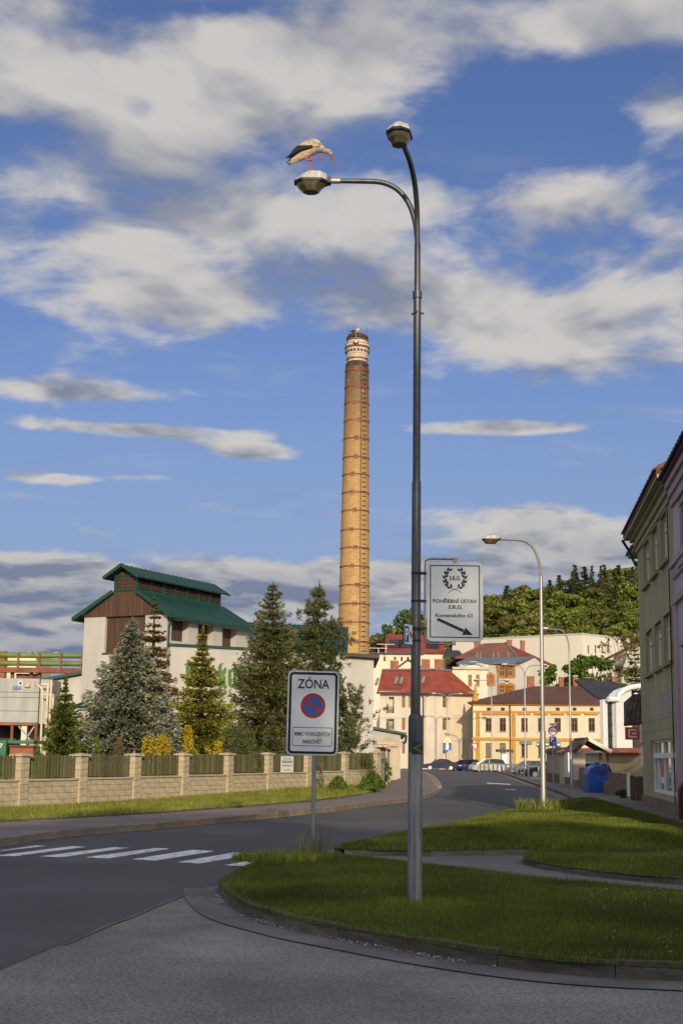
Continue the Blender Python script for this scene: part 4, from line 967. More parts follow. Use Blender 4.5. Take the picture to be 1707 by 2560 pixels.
mb = MB(); mb.poly([Pb.p(x, z, .004) for x, z in ((.105, -.008), (.14, -.008), (.14, .008), (.105, .008))]); mb.poly([Pb.p(x, z, .004) for x, z in ((.135, -.04), (.17, 0), (.135, .04))]); mb.build('arrow', 'ink_black', ps)
for z in (-.06, .06): mb = MB(); mb.bar(Pb.p(.12, z, -.012), (xb, YL, pc.z + z), .03, .03); mb.tube([(xb, YL, pc.z + z - .012), (xb, YL, pc.z + z + .012)], 0.055, 16); mb.build('clamp', 'steel_black', ps)

# ================================================================ block wall with picket panels
FL = Fac(FA, FB); fence = thing('garden_wall', 'sand-coloured block wall with pillars and dark picket panels before the conifers', 'wall', (FA.x, FA.y, 0), math.atan2(FL.d.y, FL.d.x))
LF_ = FL.len
def fs(px): return FL.sz(px, 1950)[0]
PIL = [fs(x) for x in (-110, 51, 199, 334, 455, 567, 667, 765, 858, 938)]
def ztop(s): t = s / LF_; return 1.585 + 0.27 * max(0, t) ** 1.2
def zcop(s): t = s / LF_; return 0.905 + 0.20 * max(0, t) ** 1.2
unit = {}
def unit_box(mat):
    if mat not in unit:
        me = bpy.data.meshes.new('block'); bm = bmesh.new(); bmesh.ops.create_cube(bm, size=1.0)
        bmesh.ops.bevel(bm, geom=bm.edges[:], offset=0.02, segments=1, affect='EDGES'); bm.to_mesh(me); bm.free(); me.materials.append(MATS[mat]); unit[mat] = me
    return unit[mat]
def put(name, mat, parent, s0, s1, z0, z1, o0, o1, gap=0.005):
    """block in the wall's own frame: x along, y = -o outwards"""
    return inst(name, unit_box(mat), parent, ((s0 + s1) / 2, -(o0 + o1) / 2, (z0 + z1) / 2), (0, 0, 0), (s1 - s0 - 2 * gap, o1 - o0, z1 - z0 - 2 * gap))
sgn_ok = (FL.n - Vector((FL.d.y, -FL.d.x, 0))).length < 1e-3
core = MB(); core.hexa([FL.p(PIL[0], 0, -.11), FL.p(LF_, 0.0, -.11), FL.p(LF_, 0.0, .085), FL.p(PIL[0], 0, .085), FL.p(PIL[0], zcop(0) - .03, -.11), FL.p(LF_, zcop(LF_) - .03, -.11), FL.p(LF_, zcop(LF_) - .03, .085), FL.p(PIL[0], zcop(0) - .03, .085)]).build('core', 'mortar', fence)
PWD = 0.40
for i, sp_ in enumerate(PIL):
    zt_ = ztop(sp_); zb_ = fence_base(sp_ / LF_) - 0.05
    pil = MB(); FL.box(pil, sp_ - PWD / 2 + .02, sp_ + PWD / 2 - .02, zb_, zt_ - .07, -.14, .135); pil = pil.build('pillar', 'mortar', fence)
    nc = 8; ch_ = (zt_ - .06 - zb_) / nc
    for j in range(nc): put('block', 'block_sand', pil, sp_ - PWD / 2, sp_ + PWD / 2, zb_ + j * ch_, zb_ + (j + 1) * ch_, -.16, .155)
    cap = MB(); a0, a1 = sp_ - PWD / 2 - .06, sp_ + PWD / 2 + .06; FL.box(cap, a0, a1, zt_ - .06, zt_ - .015, -.21, .21)
    q = [FL.p(a0, zt_ - .015, .21), FL.p(a1, zt_ - .015, .21), FL.p(a1, zt_ - .015, -.21), FL.p(a0, zt_ - .015, -.21)]; ap = FL.p(sp_, zt_ + .035, 0)
    for j in range(4): cap.poly([q[j], q[(j + 1) % 4], ap])
    cap.build('pillar_cap', 'stone_trim', pil, root=fence)
pk = bpy.data.meshes.new('picket'); bm = bmesh.new()
for x, z in ((-.5, 0), (.5, 0), (.5, .955), (0, 1), (-.5, .955)):
    for y in (-.5, .5): bm.verts.new((x, y, z))
bmesh.ops.convex_hull(bm, input=bm.verts); bm.to_mesh(pk); bm.free(); pk.materials.append(MATS['wood_fence'])
for i in range(len(PIL) - 1):
    a, b = PIL[i] + PWD / 2, PIL[i + 1] - PWD / 2; m = (a + b) / 2; zb_ = fence_base(m / LF_) - .06; zc_ = zcop(m)
    nc = 5 if i < 6 else 4; ch_ = (zc_ - .05 - zb_) / nc
    for j in range(nc):
        nb = max(2, round((b - a) / 0.62)); cut = [a + (b - a) * k / nb for k in range(nb + 1)]
        if j % 2: cut = [a] + [c + (b - a) / nb / 2 for c in cut[:-1]] + [b]
        for c0, c1 in zip(cut[:-1], cut[1:]):
            if c1 - c0 > .06: put('block', 'block_sand', fence, c0, c1, zb_ + j * ch_, zb_ + (j + 1) * ch_, -.12, .105 + random.uniform(-.004, .004), .0045)
    cp_ = MB(); FL.box(cp_, a - .01, b + .01, zc_ - .05, zc_, -.15, .145); cp_.build('coping', 'stone_trim', fence)
    for z in (zc_ + .12, zc_ + .50): r_ = MB(); FL.box(r_, a, b, z, z + .07, -.075, -.04); r_.build('rail', 'wood_fence', fence)
    n = max(10, round((b - a) / 0.148)); hp = ztop(m) - zc_ - .055
    for j in range(n): x = a + (b - a) * (j + .5) / n; inst('picket', pk, fence, (x + random.uniform(-.006, .006), .022 + random.uniform(-.003, .003), zc_ + .03), (0, random.uniform(-.012, .012), 0), ((b - a) / n * 0.62, .026, hp + random.uniform(-.015, .015)))
# return wall running on beside the pavement to the red gate
FR = Fac(FB, G(968, 1956)); rw = thing('return_wall', 'sand-coloured block wall running from the corner pillar to the red gate', 'wall', (FB.x, FB.y, 0), math.atan2(FR.d.y, FR.d.x))
flip = -1 if (FR.n - Vector((FR.d.y, -FR.d.x, 0))).length < 1e-3 else 1
cr = MB(); FR.box(cr, .2, FR.len, 0, 1.98, -.12, .10); cr.build('core', 'mortar', rw)
nb = 14
for j in range(9):
    for k in range(nb):
        a, b = .25 + (FR.len - .25) * k / nb, .25 + (FR.len - .25) * (k + 1) / nb; o_ = inst('block', unit_box('block_sand'), rw, ((a + b) / 2, flip * 0.0, .3 + j * .19), (0, 0, 0), (b - a - .02, .27, .178))
cp_ = MB(); FR.box(cp_, .1, FR.len + .2, 2.06, 2.13, -.2, .2); cp_.build('coping', 'stone_trim', rw)
for k in (0.5, 1.0):
    p_ = MB(); s_ = FR.len * k; FR.box(p_, s_ - .5, s_, 0, 2.32, -.22, .2); p_ = p_.build('pillar', 'block_sand', rw); c_ = MB(); FR.box(c_, s_ - .6, s_ + .1, 2.32, 2.42, -.3, .28); c_.build('pillar_cap', 'stone_trim', p_, root=rw)
# small notice on the pickets
ns = thing('notice_board', 'small white printed notice fixed to the picket panel', 'sign', tuple(FL.p(fs(716), zcop(fs(716)) + .1, .03)))
nyaw = math.atan2(FL.n.x, -FL.n.y); s_, z_ = FL.sz(716.5, 1911); Nb = Board(FL.p(s_, z_, .03), nyaw); w_, h_ = (fs(732) - fs(701)), FL.sz(716, 1890)[1] - FL.sz(716, 1931)[1]
Nb.fill([(-w_ / 2, -h_ / 2), (w_ / 2, -h_ / 2), (w_ / 2, h_ / 2), (-w_ / 2, h_ / 2)], -.012, 0, 'face', 'sign_white', ns)
Nb.text('rev', 0, h_ * .10, h_ * .17, 'ink_black', ns, w_ * .84); 
for z_, hh_, ww_, mt_ in ((.34, .018, .30, 'brick_trim'), (-.08, .030, .40, 'brick_trim'), (-.34, .035, .32, 'mortar')): Nb.fill([(-ww_ * w_, z_ * h_ - hh_ * h_), (ww_ * w_, z_ * h_ - hh_ * h_), (ww_ * w_, z_ * h_ + hh_ * h_), (-ww_ * w_, z_ * h_ + hh_ * h_)], 0, .002, 'faded_line', mt_, ns)

# ================================================================ brick chimney
CY = 130.0
def chz(py): return PY(888, py, CY).z
cxm = (PY(846, 1600, CY).x + PY(924, 1600, CY).x) / 2; ctop = (PY(862, 905, CY).x + PY(921, 905, CY).x) / 2; cx = (cxm + ctop) / 2
rb = (PY(924, 1600, CY).x - PY(846, 1600, CY).x) / 2; rt = (PY(921, 930, CY).x - PY(862, 930, CY).x) / 2
zA_, zB_ = chz(1600), chz(930)
def chr_(z): return rb + (rt - rb) * (z - zA_) / (zB_ - zA_)
def brick_mat(name, c1, c2, mortar, sx, sy, soot=None, blot=0.0):
    m = bpy.data.materials.new(name); m.use_nodes = True; t = m.node_tree; n = t.nodes; l = t.links; b = n['Principled BSDF']; b.inputs['Roughness'].default_value = 0.62; b.inputs['Specular IOR Level'].default_value = 0.35
    c = n.new('ShaderNodeTexCoord'); s = n.new('ShaderNodeSeparateXYZ'); l.new(c.outputs['Object'], s.inputs[0])
    a = n.new('ShaderNodeMath'); a.operation = 'ARCTAN2'; l.new(s.outputs[1], a.inputs[0]); l.new(s.outputs[0], a.inputs[1])
    k = n.new('ShaderNodeMath'); k.operation = 'MULTIPLY'; l.new(a.outputs[0], k.inputs[0]); k.inputs[1].default_value = 1.35
    v = n.new('ShaderNodeCombineXYZ'); l.new(k.outputs[0], v.inputs[0]); l.new(s.outputs[2], v.inputs[1])
    br = n.new('ShaderNodeTexBrick'); l.new(v.outputs[0], br.inputs['Vector']); br.inputs['Scale'].default_value = 1.0
    br.inputs['Brick Width'].default_value = sx; br.inputs['Row Height'].default_value = sy; br.inputs['Mortar Size'].default_value = 0.022; br.inputs['Bias'].default_value = -0.2
    br.inputs['Color1'].default_value = (*c1, 1); br.inputs['Color2'].default_value = (*c2, 1); br.inputs['Mortar'].default_value = (*mortar, 1)
    out = br.outputs[0]
    no = n.new('ShaderNodeTexNoise'); no.inputs['Scale'].default_value = 0.8; no.inputs['Detail'].default_value = 8; no.inputs['Roughness'].default_value = 0.7; l.new(c.outputs['Object'], no.inputs['Vector'])
    if soot:                                     # soot and weathering that thickens towards the mouth
        z0, z1, colr = soot; zz = n.new('ShaderNodeMapRange'); zz.inputs[1].default_value = z0; zz.inputs[2].default_value = z1; l.new(s.outputs[2], zz.inputs[0])
        pw = n.new('ShaderNodeMath'); pw.operation = 'POWER'; l.new(zz.outputs[0], pw.inputs[0]); pw.inputs[1].default_value = 1.5
        ad = n.new('ShaderNodeMath'); l.new(pw.outputs[0], ad.inputs[0]); sc = n.new('ShaderNodeMath'); sc.operation = 'MULTIPLY_ADD'; l.new(no.outputs[0], sc.inputs[0]); sc.inputs[1].default_value = 1.3; sc.inputs[2].default_value = -0.72; l.new(sc.outputs[0], ad.inputs[1]); ad.use_clamp = True
        ml = n.new('ShaderNodeMath'); ml.operation = 'MULTIPLY'; l.new(ad.outputs[0], ml.inputs[0]); l.new(pw.outputs[0], ml.inputs[1]); ml.use_clamp = True
        m2 = n.new('ShaderNodeMath'); m2.operation = 'MULTIPLY'; l.new(ml.outputs[0], m2.inputs[0]); m2.inputs[1].default_value = 1.35; m2.use_clamp = True
        mx = n.new('ShaderNodeMix'); mx.data_type = 'RGBA'; l.new(m2.outputs[0], mx.inputs[0]); l.new(out, mx.inputs[6]); mx.inputs[7].default_value = (*colr, 1); out = mx.outputs[2]
        # pale spalled bricks
        vo = n.new('ShaderNodeTexNoise'); vo.inputs['Scale'].default_value = 3.2; vo.inputs['Detail'].default_value = 5; l.new(c.outputs['Object'], vo.inputs['Vector'])
        vr = n.new('ShaderNodeMapRange'); vr.inputs[1].default_value = 0.66; vr.inputs[2].default_value = 0.70; l.new(vo.outputs[0], vr.inputs[0])
        w2 = n.new('ShaderNodeMath'); w2.operation = 'MULTIPLY'; l.new(vr.outputs[0], w2.inputs[0]); l.new(zz.outputs[0], w2.inputs[1])
        my = n.new('ShaderNodeMix'); my.data_type = 'RGBA'; l.new(w2.outputs[0], my.inputs[0]); l.new(out, my.inputs[6]); my.inputs[7].default_value = (0.62, 0.52, 0.36, 1); out = my.outputs[2]
    hs = n.new('ShaderNodeMapRange'); hs.inputs[1].default_value = 0.3; hs.inputs[2].default_value = 0.7; hs.inputs[3].default_value = 0.78; hs.inputs[4].default_value = 1.12; l.new(no.outputs[0], hs.inputs[0])
    sca = n.new('ShaderNodeVectorMath'); sca.operation = 'SCALE'; l.new(out, sca.inputs[0]); l.new(hs.outputs[0], sca.inputs['Scale']); l.new(sca.outputs[0], b.inputs['Base Color'])
    bp = n.new('ShaderNodeBump'); bp.inputs['Strength'].default_value = 0.4; bp.inputs['Distance'].default_value = 0.03; bp.invert = True; l.new(br.outputs['Fac'], bp.inputs['Height']); l.new(bp.outputs[0], b.inputs['Normal'])
    MATS[name] = m
brick_mat('chimney_brick', (0.48, 0.30, 0.11), (0.40, 0.235, 0.08), (0.29, 0.175, 0.075), 0.34, 0.17, (chz(1480), chz(900), (0.095, 0.055, 0.030)))
brick_mat('chimney_white', (0.66, 0.55, 0.41), (0.48, 0.39, 0.28), (0.17, 0.14, 0.10), 0.36, 0.20)
chim = thing('brick_chimney', 'tall yellow brick factory chimney with red steel hoops and a nest', 'chimney', (cx, CY, 0))
n_ = 40; zz = [0 + (chz(920)) * i / 24 for i in range(25)]
MB().lathe([(chr_(z), z) for z in zz], (cx, CY, 0), n_).build('shaft', 'chimney_brick', chim, True)
zk = lambda c: chz(800 + c * 0.08505); rr_ = lambda c: c * 0.08505 * CY / PF / 2     # crop rows / widths of the head
MB().lathe([(rr_(640), zk(1490)), (rr_(664), zk(1440)), (rr_(700), zk(1350)), (rr_(700), zk(1310)), (rr_(625), zk(1290)), (rr_(625), zk(1255))], (cx, CY, 0), n_).build('dark_collar', 'nest', chim, True)
headp = MB().lathe([(rr_(618), zk(1275)), (rr_(612), zk(1170)), (rr_(655), zk(1050)), (rr_(700), zk(940)), (rr_(715), zk(860)), (rr_(738), zk(770)), (rr_(750), zk(745)), (rr_(640), zk(720)), (rr_(610), zk(640)), (rr_(590), zk(560))], (cx, CY, 0), n_).build('painted_head', 'chimney_white', chim, True)
for i in range(20):
    a = 2 * PI * i / 20 + .08; r = rr_(700) - .02; mb = MB(); mb.bar((cx + r * math.cos(a), CY + r * math.sin(a), zk(985)), (cx + r * math.cos(a), CY + r * math.sin(a), zk(930)), .14, .20); mb.build('corbel', 'nest', headp, root=chim)
for c in (338, 447, 553, 668, 785, 908, 1020, 1138, 1255, 1380, 1497, 1618, 1740, 1862, 1982, 2108):
    z = chz(800 + c * .3828); r = chr_(z); h = .065
    hp = MB().lathe([(r - .02, z - h), (r + .045, z - h), (r + .045, z + h), (r - .02, z + h)], (cx, CY, 0), n_).build('hoop', 'red_steel', chim, True)
    a = -PI / 2 + random.uniform(-.3, .2); mb = MB()
    for d in (-.09, .09): mb.bar((cx + (r + .04) * math.cos(a + d), CY + (r + .04) * math.sin(a + d), z - .2), (cx + (r + .04) * math.cos(a + d), CY + (r + .04) * math.sin(a + d), z + .2), .10, .12)
    mb.bar((cx + (r + .07) * math.cos(a - .09), CY + (r + .07) * math.sin(a - .09), z + .1), (cx + (r + .07) * math.cos(a + .09), CY + (r + .07) * math.sin(a + .09), z + .1), .06); mb.build('hoop_lock', 'red_steel', hp, root=chim)
for c, k in ((1150, 630), (820, 722), (590, 606)):
    z = zk(c + 20); r = rr_(k) + .02; MB().lathe([(r - .06, z - .06), (r + .05, z - .06), (r + .05, z + .06), (r - .06, z + .06)], (cx, CY, 0), n_).build('hoop', 'red_steel', chim, True)
ld = MB(); a0 = -PI / 2 + math.radians(36); z = chz(1630)
while z < chz(915):
    r = chr_(z) + .13
    for d in (-.13, .13): ld.bar((cx + (r - .15) * math.cos(a0 + d), CY + (r - .15) * math.sin(a0 + d), z), (cx + r * math.cos(a0 + d), CY + r * math.sin(a0 + d), z), .03)
    ld.bar((cx + r * math.cos(a0 - .14), CY + r * math.sin(a0 - .14), z), (cx + r * math.cos(a0 + .14), CY + r * math.sin(a0 + .14), z), .04); z += .46
ldo = ld.build('rung', 'steel_black', chim); ldo['kind'] = 'stuff'
MB().tube([(cx + (chr_(z) + .04) * math.cos(a0 - .26), CY + (chr_(z) + .04) * math.sin(a0 - .26), z) for z in (chz(1650), chz(1300), chz(930))], .03, 6).build('lightning_conductor', 'steel_black', chim)
mst = MB(); mst.tube([(cx - .15, CY - rr_(640) - .1, zk(800)), (cx - .15, CY - rr_(640) - .1, zk(110))], .035, 6); mst.build('mast', 'steel_galv', chim)
for xk, c0, c1 in ((-250, 480, 240), (-150, 430, 230), (280, 470, 250)):
    MB().tube([(cx + rr_(2 * xk), CY - .8, zk(c0) - .3), (cx + rr_(2 * xk), CY - .8, zk(c1))], .02, 5).build('antenna', 'steel_black', chim)
MB().lathe([(.1, -.22), (.28, -.12), (.3, .08), (.1, .2)], (cx - .15, CY - rr_(640) - .25, zk(755)), 10).build('floodlight', 'steel_pale', chim)
nst = thing('stork_nest', 'dark round stork nest of twigs on top of the chimney', 'nest', (cx, CY, zk(590)))
MB().lathe([(rr_(560), zk(590)), (rr_(660), zk(560)), (rr_(640), zk(520)), (rr_(520), zk(450)), (rr_(330), zk(420)), (.1, zk(425))], (cx, CY, 0), 26).build('rim', 'nest', nst)
tw = MB()
for i in range(130):
    a = random.uniform(0, 2 * PI); r = rr_(random.uniform(560, 650)); z = zk(random.uniform(590, 500)); b = a + random.uniform(-.5, .5)
    tw.bar((cx + r * math.cos(a), CY + r * math.sin(a), z), (cx + (r + .05) * math.cos(b), CY + (r + .05) * math.sin(b), z + random.uniform(-.15, .2)), .05)
two = tw.build('twigs', 'bark', nst); two['kind'] = 'stuff'
s2 = thing('white_stork', 'small distant stork crouched on the chimney nest', 'stork', (cx - .1, CY - .3, zk(425)))
bz = zk(365); MB().tube([(cx - .62, CY - .3, bz - .05), (cx - .35, CY - .3, bz - .02), (cx - .05, CY - .3, bz + .08), (cx + .12, CY - .3, bz + .16), (cx + .2, CY - .3, bz + .36), (cx + .3, CY - .3, bz + .40)], [.03, .16, .22, .15, .07, .06], 10).build('body', 'stork_cream', s2, True)
MB().tube([(cx - .75, CY - .36, bz - .05), (cx - .4, CY - .42, bz), (cx - .15, CY - .42, bz + .05)], [.02, .13, .06], 8).build('wing', 'stork_black', s2, True)
MB().tube([(cx + .3, CY - .3, bz + .40), (cx + .58, CY - .3, bz + .33)], [.03, .008], 6).build('beak', 'stork_beak', s2, True)
for d in (-.06, .06): MB().tube([(cx - .1, CY - .3 + d, bz - .1), (cx - .1, CY - .3 + d, zk(425) - .05)], .022, 6).build('leg', 'stork_red', s2)

# ================================================================ brewery malt house: tower with louvred lantern
c3 = lambda x, y: (x * .4464, 1390 + y * .4464)
TC = Vector((-9.4, 75.0)); TD = Vector((0.46, 0.888)).normalized(); TG = Vector((-TD.y, TD.x))     # corner, side direction, gable direction (to the west)
FS = Fac(TC, TC + TD * 8.6); FG = Fac(TC, TC + TG * 5.6)
mh = thing('malt_house', 'white brewery malt house with brown timber gable and green louvred roof', 'building', (TC.x, TC.y, 0), math.atan2(TD.y, TD.x))
zE = FS.sz(*c3(985, 322))[1]; LS_, LG_ = 8.6, 5.6
gw = LG_; zR = zE + 2.35                       # tower eaves, roof apex of the lower roof
# gable wall with the tall timber bay
gop = norm_op(px_op(FG, c3(588, 0)[0], c3(812, 0)[0], c3(0, 330)[1], c3(0, 540)[1])); gop = (gop[0], gop[1], gop[2], zE - .12)
mb = MB(); FG.wall(mb, 0, LG_, 0, zE, [gop], .22); mb.build('gable_wall', 'plaster_white', mh)
def boards(fac, op, dep, parent, w=.22, name='plank'):
    a = op[0]; i = 0
    while a < op[1] - .02:
        b = min(op[1], a + w); m = MB(); fac.box(m, a + .006, b - .006, op[2], op[3], -dep - .03, -dep + .012 + (.008 if i % 2 else 0)); m.build(name, 'wood_brown', parent); a = b; i += 1
boards(FG, gop, .2, mh, .24)
mb = MB(); FG.box(mb, gop[0] - .1, gop[1] + .1, gop[2] - .08, gop[2], -.1, .07); mb.build('sill', 'trim_green', mh)
# side wall: three timber bays between pilasters
bays = [norm_op(px_op(FS, c3(a, 0)[0], c3(b, 0)[0], c3(0, t)[1], c3(0, u)[1])) for a, b, t, u in ((962, 1058, 335, 480), (1110, 1196, 350, 505), (1246, 1326, 375, 510))]
bays = [(a, b, c, zE - .30) for a, b, c, d in bays]
mb = MB(); FS.wall(mb, 0, LS_, 0, zE, bays, .45); mb.build('side_wall', 'plaster_white', mh)
for b in bays: boards(FS, b, .43, mh, .2)
mb = MB(); cr = [TC + TG * LG_, TC + TG * LG_ + TD * LS_, TC + TD * LS_]
for a, b in zip(cr[:-1], cr[1:]): mb.poly([(a.x, a.y, 0), (b.x, b.y, 0), (b.x, b.y, zE), (a.x, a.y, zE)])
mb.build('rear_wall', 'plaster_white', mh)
# roof: local frame (g across the gable from the corner, s along the side)
def TP(g, s, z): q = TC + TG * g + TD * s; return Vector((q.x, q.y, z))
ov, oe = .55, .45; mid = LG_ / 2
lw = 0.80                                       # half width of the lantern
zl0 = FG.sz(*c3(700, 205))[1]; slope = (zl0 - zE) / (mid - lw)                            # where the lower roof meets the lantern
zl1 = FG.sz(*c3(705, 104))[1]                                  # lantern eaves
zlr = FG.sz(*c3(705, 55))[1]                                    # lantern ridge
# timber gable planks up to the roof line
g = 0.0; i = 0
while g < LG_ - .01:
    g2_ = min(LG_, g + .26); m_ = MB()
    def zr(x): return zE + min(x, LG_ - x) * slope - .02
    if abs((g + g2_) / 2 - mid) < lw: ztp = [zl1 + (lw - abs(x - mid)) * (zlr - zl1) / lw - .12 for x in (g, g2_)]
    else: ztp = [zr(g), zr(g2_)]
    q = lambda x, z, o: FG.p(x, z, o)
    pts_ = [q(g + .006, zE - .12, .03), q(g2_ - .006, zE - .12, .03), q(g2_ - .006, ztp[1], .03), q(g + .006, ztp[0], .03)]
    m_.plate(pts_, -FG.n * (.05 + .01 * (i % 2))); m_.build('plank', 'wood_brown', mh); g = g2_; i += 1
for sgn, nm in ((1, 'roof'), (-1, 'roof')):
    e = mid - sgn * (mid + ov * .9); ze = zE - ov * .9 * slope + .06; u = mid - sgn * lw
    rf = MB().slab([TP(e, -oe, ze), TP(e, LS_ + oe, ze), TP(u, LS_ + oe - .2, zl0 + .06), TP(u, -.02, zl0 + .06)], .10).build(nm, 'roof_green', mh)
    k = int(LS_ / .42)
    for i in range(k + 1):
        s = -oe + .05 + (LS_ + 2 * oe - .1) * i / k; sm = MB(); sm.bar(TP(e, s, ze + .012), TP(u, max(-.02, min(LS_ + oe - .25, s)), zl0 + .072), .035, .05); sm.build('seam', 'roof_green', rf, root=mh)
    f_ = MB(); f_.bar(TP(e, -oe, ze - .04), TP(e, LS_ + oe, ze - .04), .13, .13); f_.build('gutter', 'trim_green', rf, root=mh)
    f_ = MB(); f_.bar(TP(e, -oe, ze + .01), TP(u, -oe + .25, zl0 + .07), .1, .2); f_.build('verge_board', 'trim_green', rf, root=mh)
    # lantern side: louvres in a green frame
    fl = Fac((TP(u, 0, 0).x, TP(u, 0, 0).y), (TP(u, LS_, 0).x, TP(u, LS_, 0).y), flip=None)
    if sgn == -1: fl.n = -fl.n if fl.n.dot(Vector((TG.x, TG.y, 0))) < 0 else fl.n
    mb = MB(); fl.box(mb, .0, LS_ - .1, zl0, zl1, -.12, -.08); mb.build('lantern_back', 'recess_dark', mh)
    nb = 7
    for i in range(nb + 1):
        mb = MB(); s = (LS_ - .1) * i / nb; fl.box(mb, max(0, s - .09), min(LS_ - .1, s + .09), zl0 + .05, zl1 - .05, -.08, .03); mb.build('lantern_post', 'trim_green', mh)
    for z0, z1 in ((zl0 + .02, zl0 + .2), (zl1 - .16, zl1)): mb = MB(); fl.box(mb, 0, LS_ - .1, z0, z1, -.07, .02); mb.build('lantern_rail', 'trim_green', mh)
    for i in range(nb):
        for j in range(6):
            z = zl0 + .24 + j * (zl1 - zl0 - .42) / 6; s0_, s1_ = (LS_ - .1) * i / nb + .09, (LS_ - .1) * (i + 1) / nb - .09
            lv = MB(); lv.plate([fl.p(s0_, z, .015), fl.p(s1_, z, .015), fl.p(s1_, z + .07, -.06), fl.p(s0_, z + .07, -.06)], (0, 0, .02)); lv.build('louvre', 'wood_brown', mh)
    # lantern roof
    e2 = mid - sgn * (lw + .42); z2 = zl1 - .42 * (zlr - zl1) / lw + .04
    rf = MB().slab([TP(e2, -.55, z2), TP(e2, LS_ + .35, z2), TP(mid, LS_ + .35, zlr), TP(mid, -.55, zlr)], .08).build('lantern_roof', 'roof_green', mh)
    for i in range(int(LS_ / .42) + 2):
        s = -.5 + (LS_ + .8) * i / (int(LS_ / .42) + 1); sm = MB(); sm.bar(TP(e2, s, z2 + .01), TP(mid, s, zlr + .01), .035, .05); sm.build('seam', 'roof_green', rf, root=mh)
    f_ = MB(); f_.bar(TP(e2, -.56, z2), TP(mid, -.56, zlr - .01), .09, .18); f_.build('verge_board', 'trim_green', rf, root=mh)
# lantern gable louvres
for j in range(6):
    z = zl0 + .26 + j * (zl1 - zl0 - .42) / 6; lv = MB(); FG.box(lv, mid - lw + .16, mid + lw - .16, z, z + .07, .03, .075); lv.build('louvre', 'wood_brown', mh)
for q in ((mid - lw + .02, mid - lw + .14, zl0 + .1, zl1), (mid + lw - .14, mid + lw - .02, zl0 + .1, zl1), (mid - lw + .14, mid + lw - .14, zl0 + .08, zl0 + .2), (mid - lw + .14, mid + lw - .14, zl1 - .14, zl1 - .02)):
    m_ = MB(); FG.box(m_, *q, .03, .085); m_.build('lantern_frame', 'trim_green', mh)
dp = FS.p(.05, 0, .1); MB().tube([FS.p(.3, zE - .1, .5), FS.p(.12, zE - .35, .25), FS.p(.06, zE - .7, .1), FS.p(.06, zE - 2.0, .09)], .05, 8).build('downpipe', 'trim_green', mh, True)

# long lower block with the painted name
WA = Vector((-9.75, 74.3)); WB = Vector((0.3, 79.6)); FW = Fac(WA, WB); WA = WA + (WB - WA).normalized() * FW.sz(424, 1700)[0]; FW = Fac(WA, WB)
zW = FW.sz(*c3(1180, 516))[1]
wg = thing('brewery_wing', 'long white brewery wing with green blackletter name behind the conifers', 'building', (WA.x, WA.y, 0), math.atan2(FW.d.y, FW.d.x))
mb = MB(); FW.wall(mb, 0, FW.len, 0, zW); back = FW.n * -5
for s in (0, FW.len): mb.poly([FW.p(s, 0), FW.p(s, zW), FW.p(s, zW) + back, FW.p(s, 0) + back])
mb.poly([FW.p(0, zW), FW.p(FW.len, zW), FW.p(FW.len, zW) + back, FW.p(0, zW) + back]); mb.build('wall', 'plaster_white', wg)
mb = MB(); FW.box(mb, -.08, FW.len + .05, zW, zW + .14, -.3, .1); mb.build('coping', 'trim_green', wg)
# green roofs of the range behind
rg = thing('brewery_range', 'dark green metal roof of the brewery range behind the tall spruce', 'building', (-4, 86, 0))
mb = MB(); q0, q1 = PY(612, 1640, 84), PY(850, 1640, 92); mb.prism([(q0.x, q0.y), (q1.x, q1.y), (q1.x - 2, q1.y + 9), (q0.x - 2, q0.y + 9)], 0, PY(700, 1618, 88).z); mb.build('wall', 'plaster_white', rg)
e0, e1 = PY(604, 1626, 83.5), PY(868, 1632, 92); t0_, t1_ = PY(615, 1555, 87.5), PY(870, 1568, 96)
rf = MB().slab([e0, e1, t1_, t0_], .12).build('roof', 'roof_green', rg)
for i in range(25): f = i / 24; sm = MB(); sm.bar(Vector(e0).lerp(e1, f) + Vector((0, 0, .02)), Vector(t0_).lerp(t1_, f) + Vector((0, 0, .02)), .04, .06); sm.build('seam', 'roof_green', rf, root=rg)
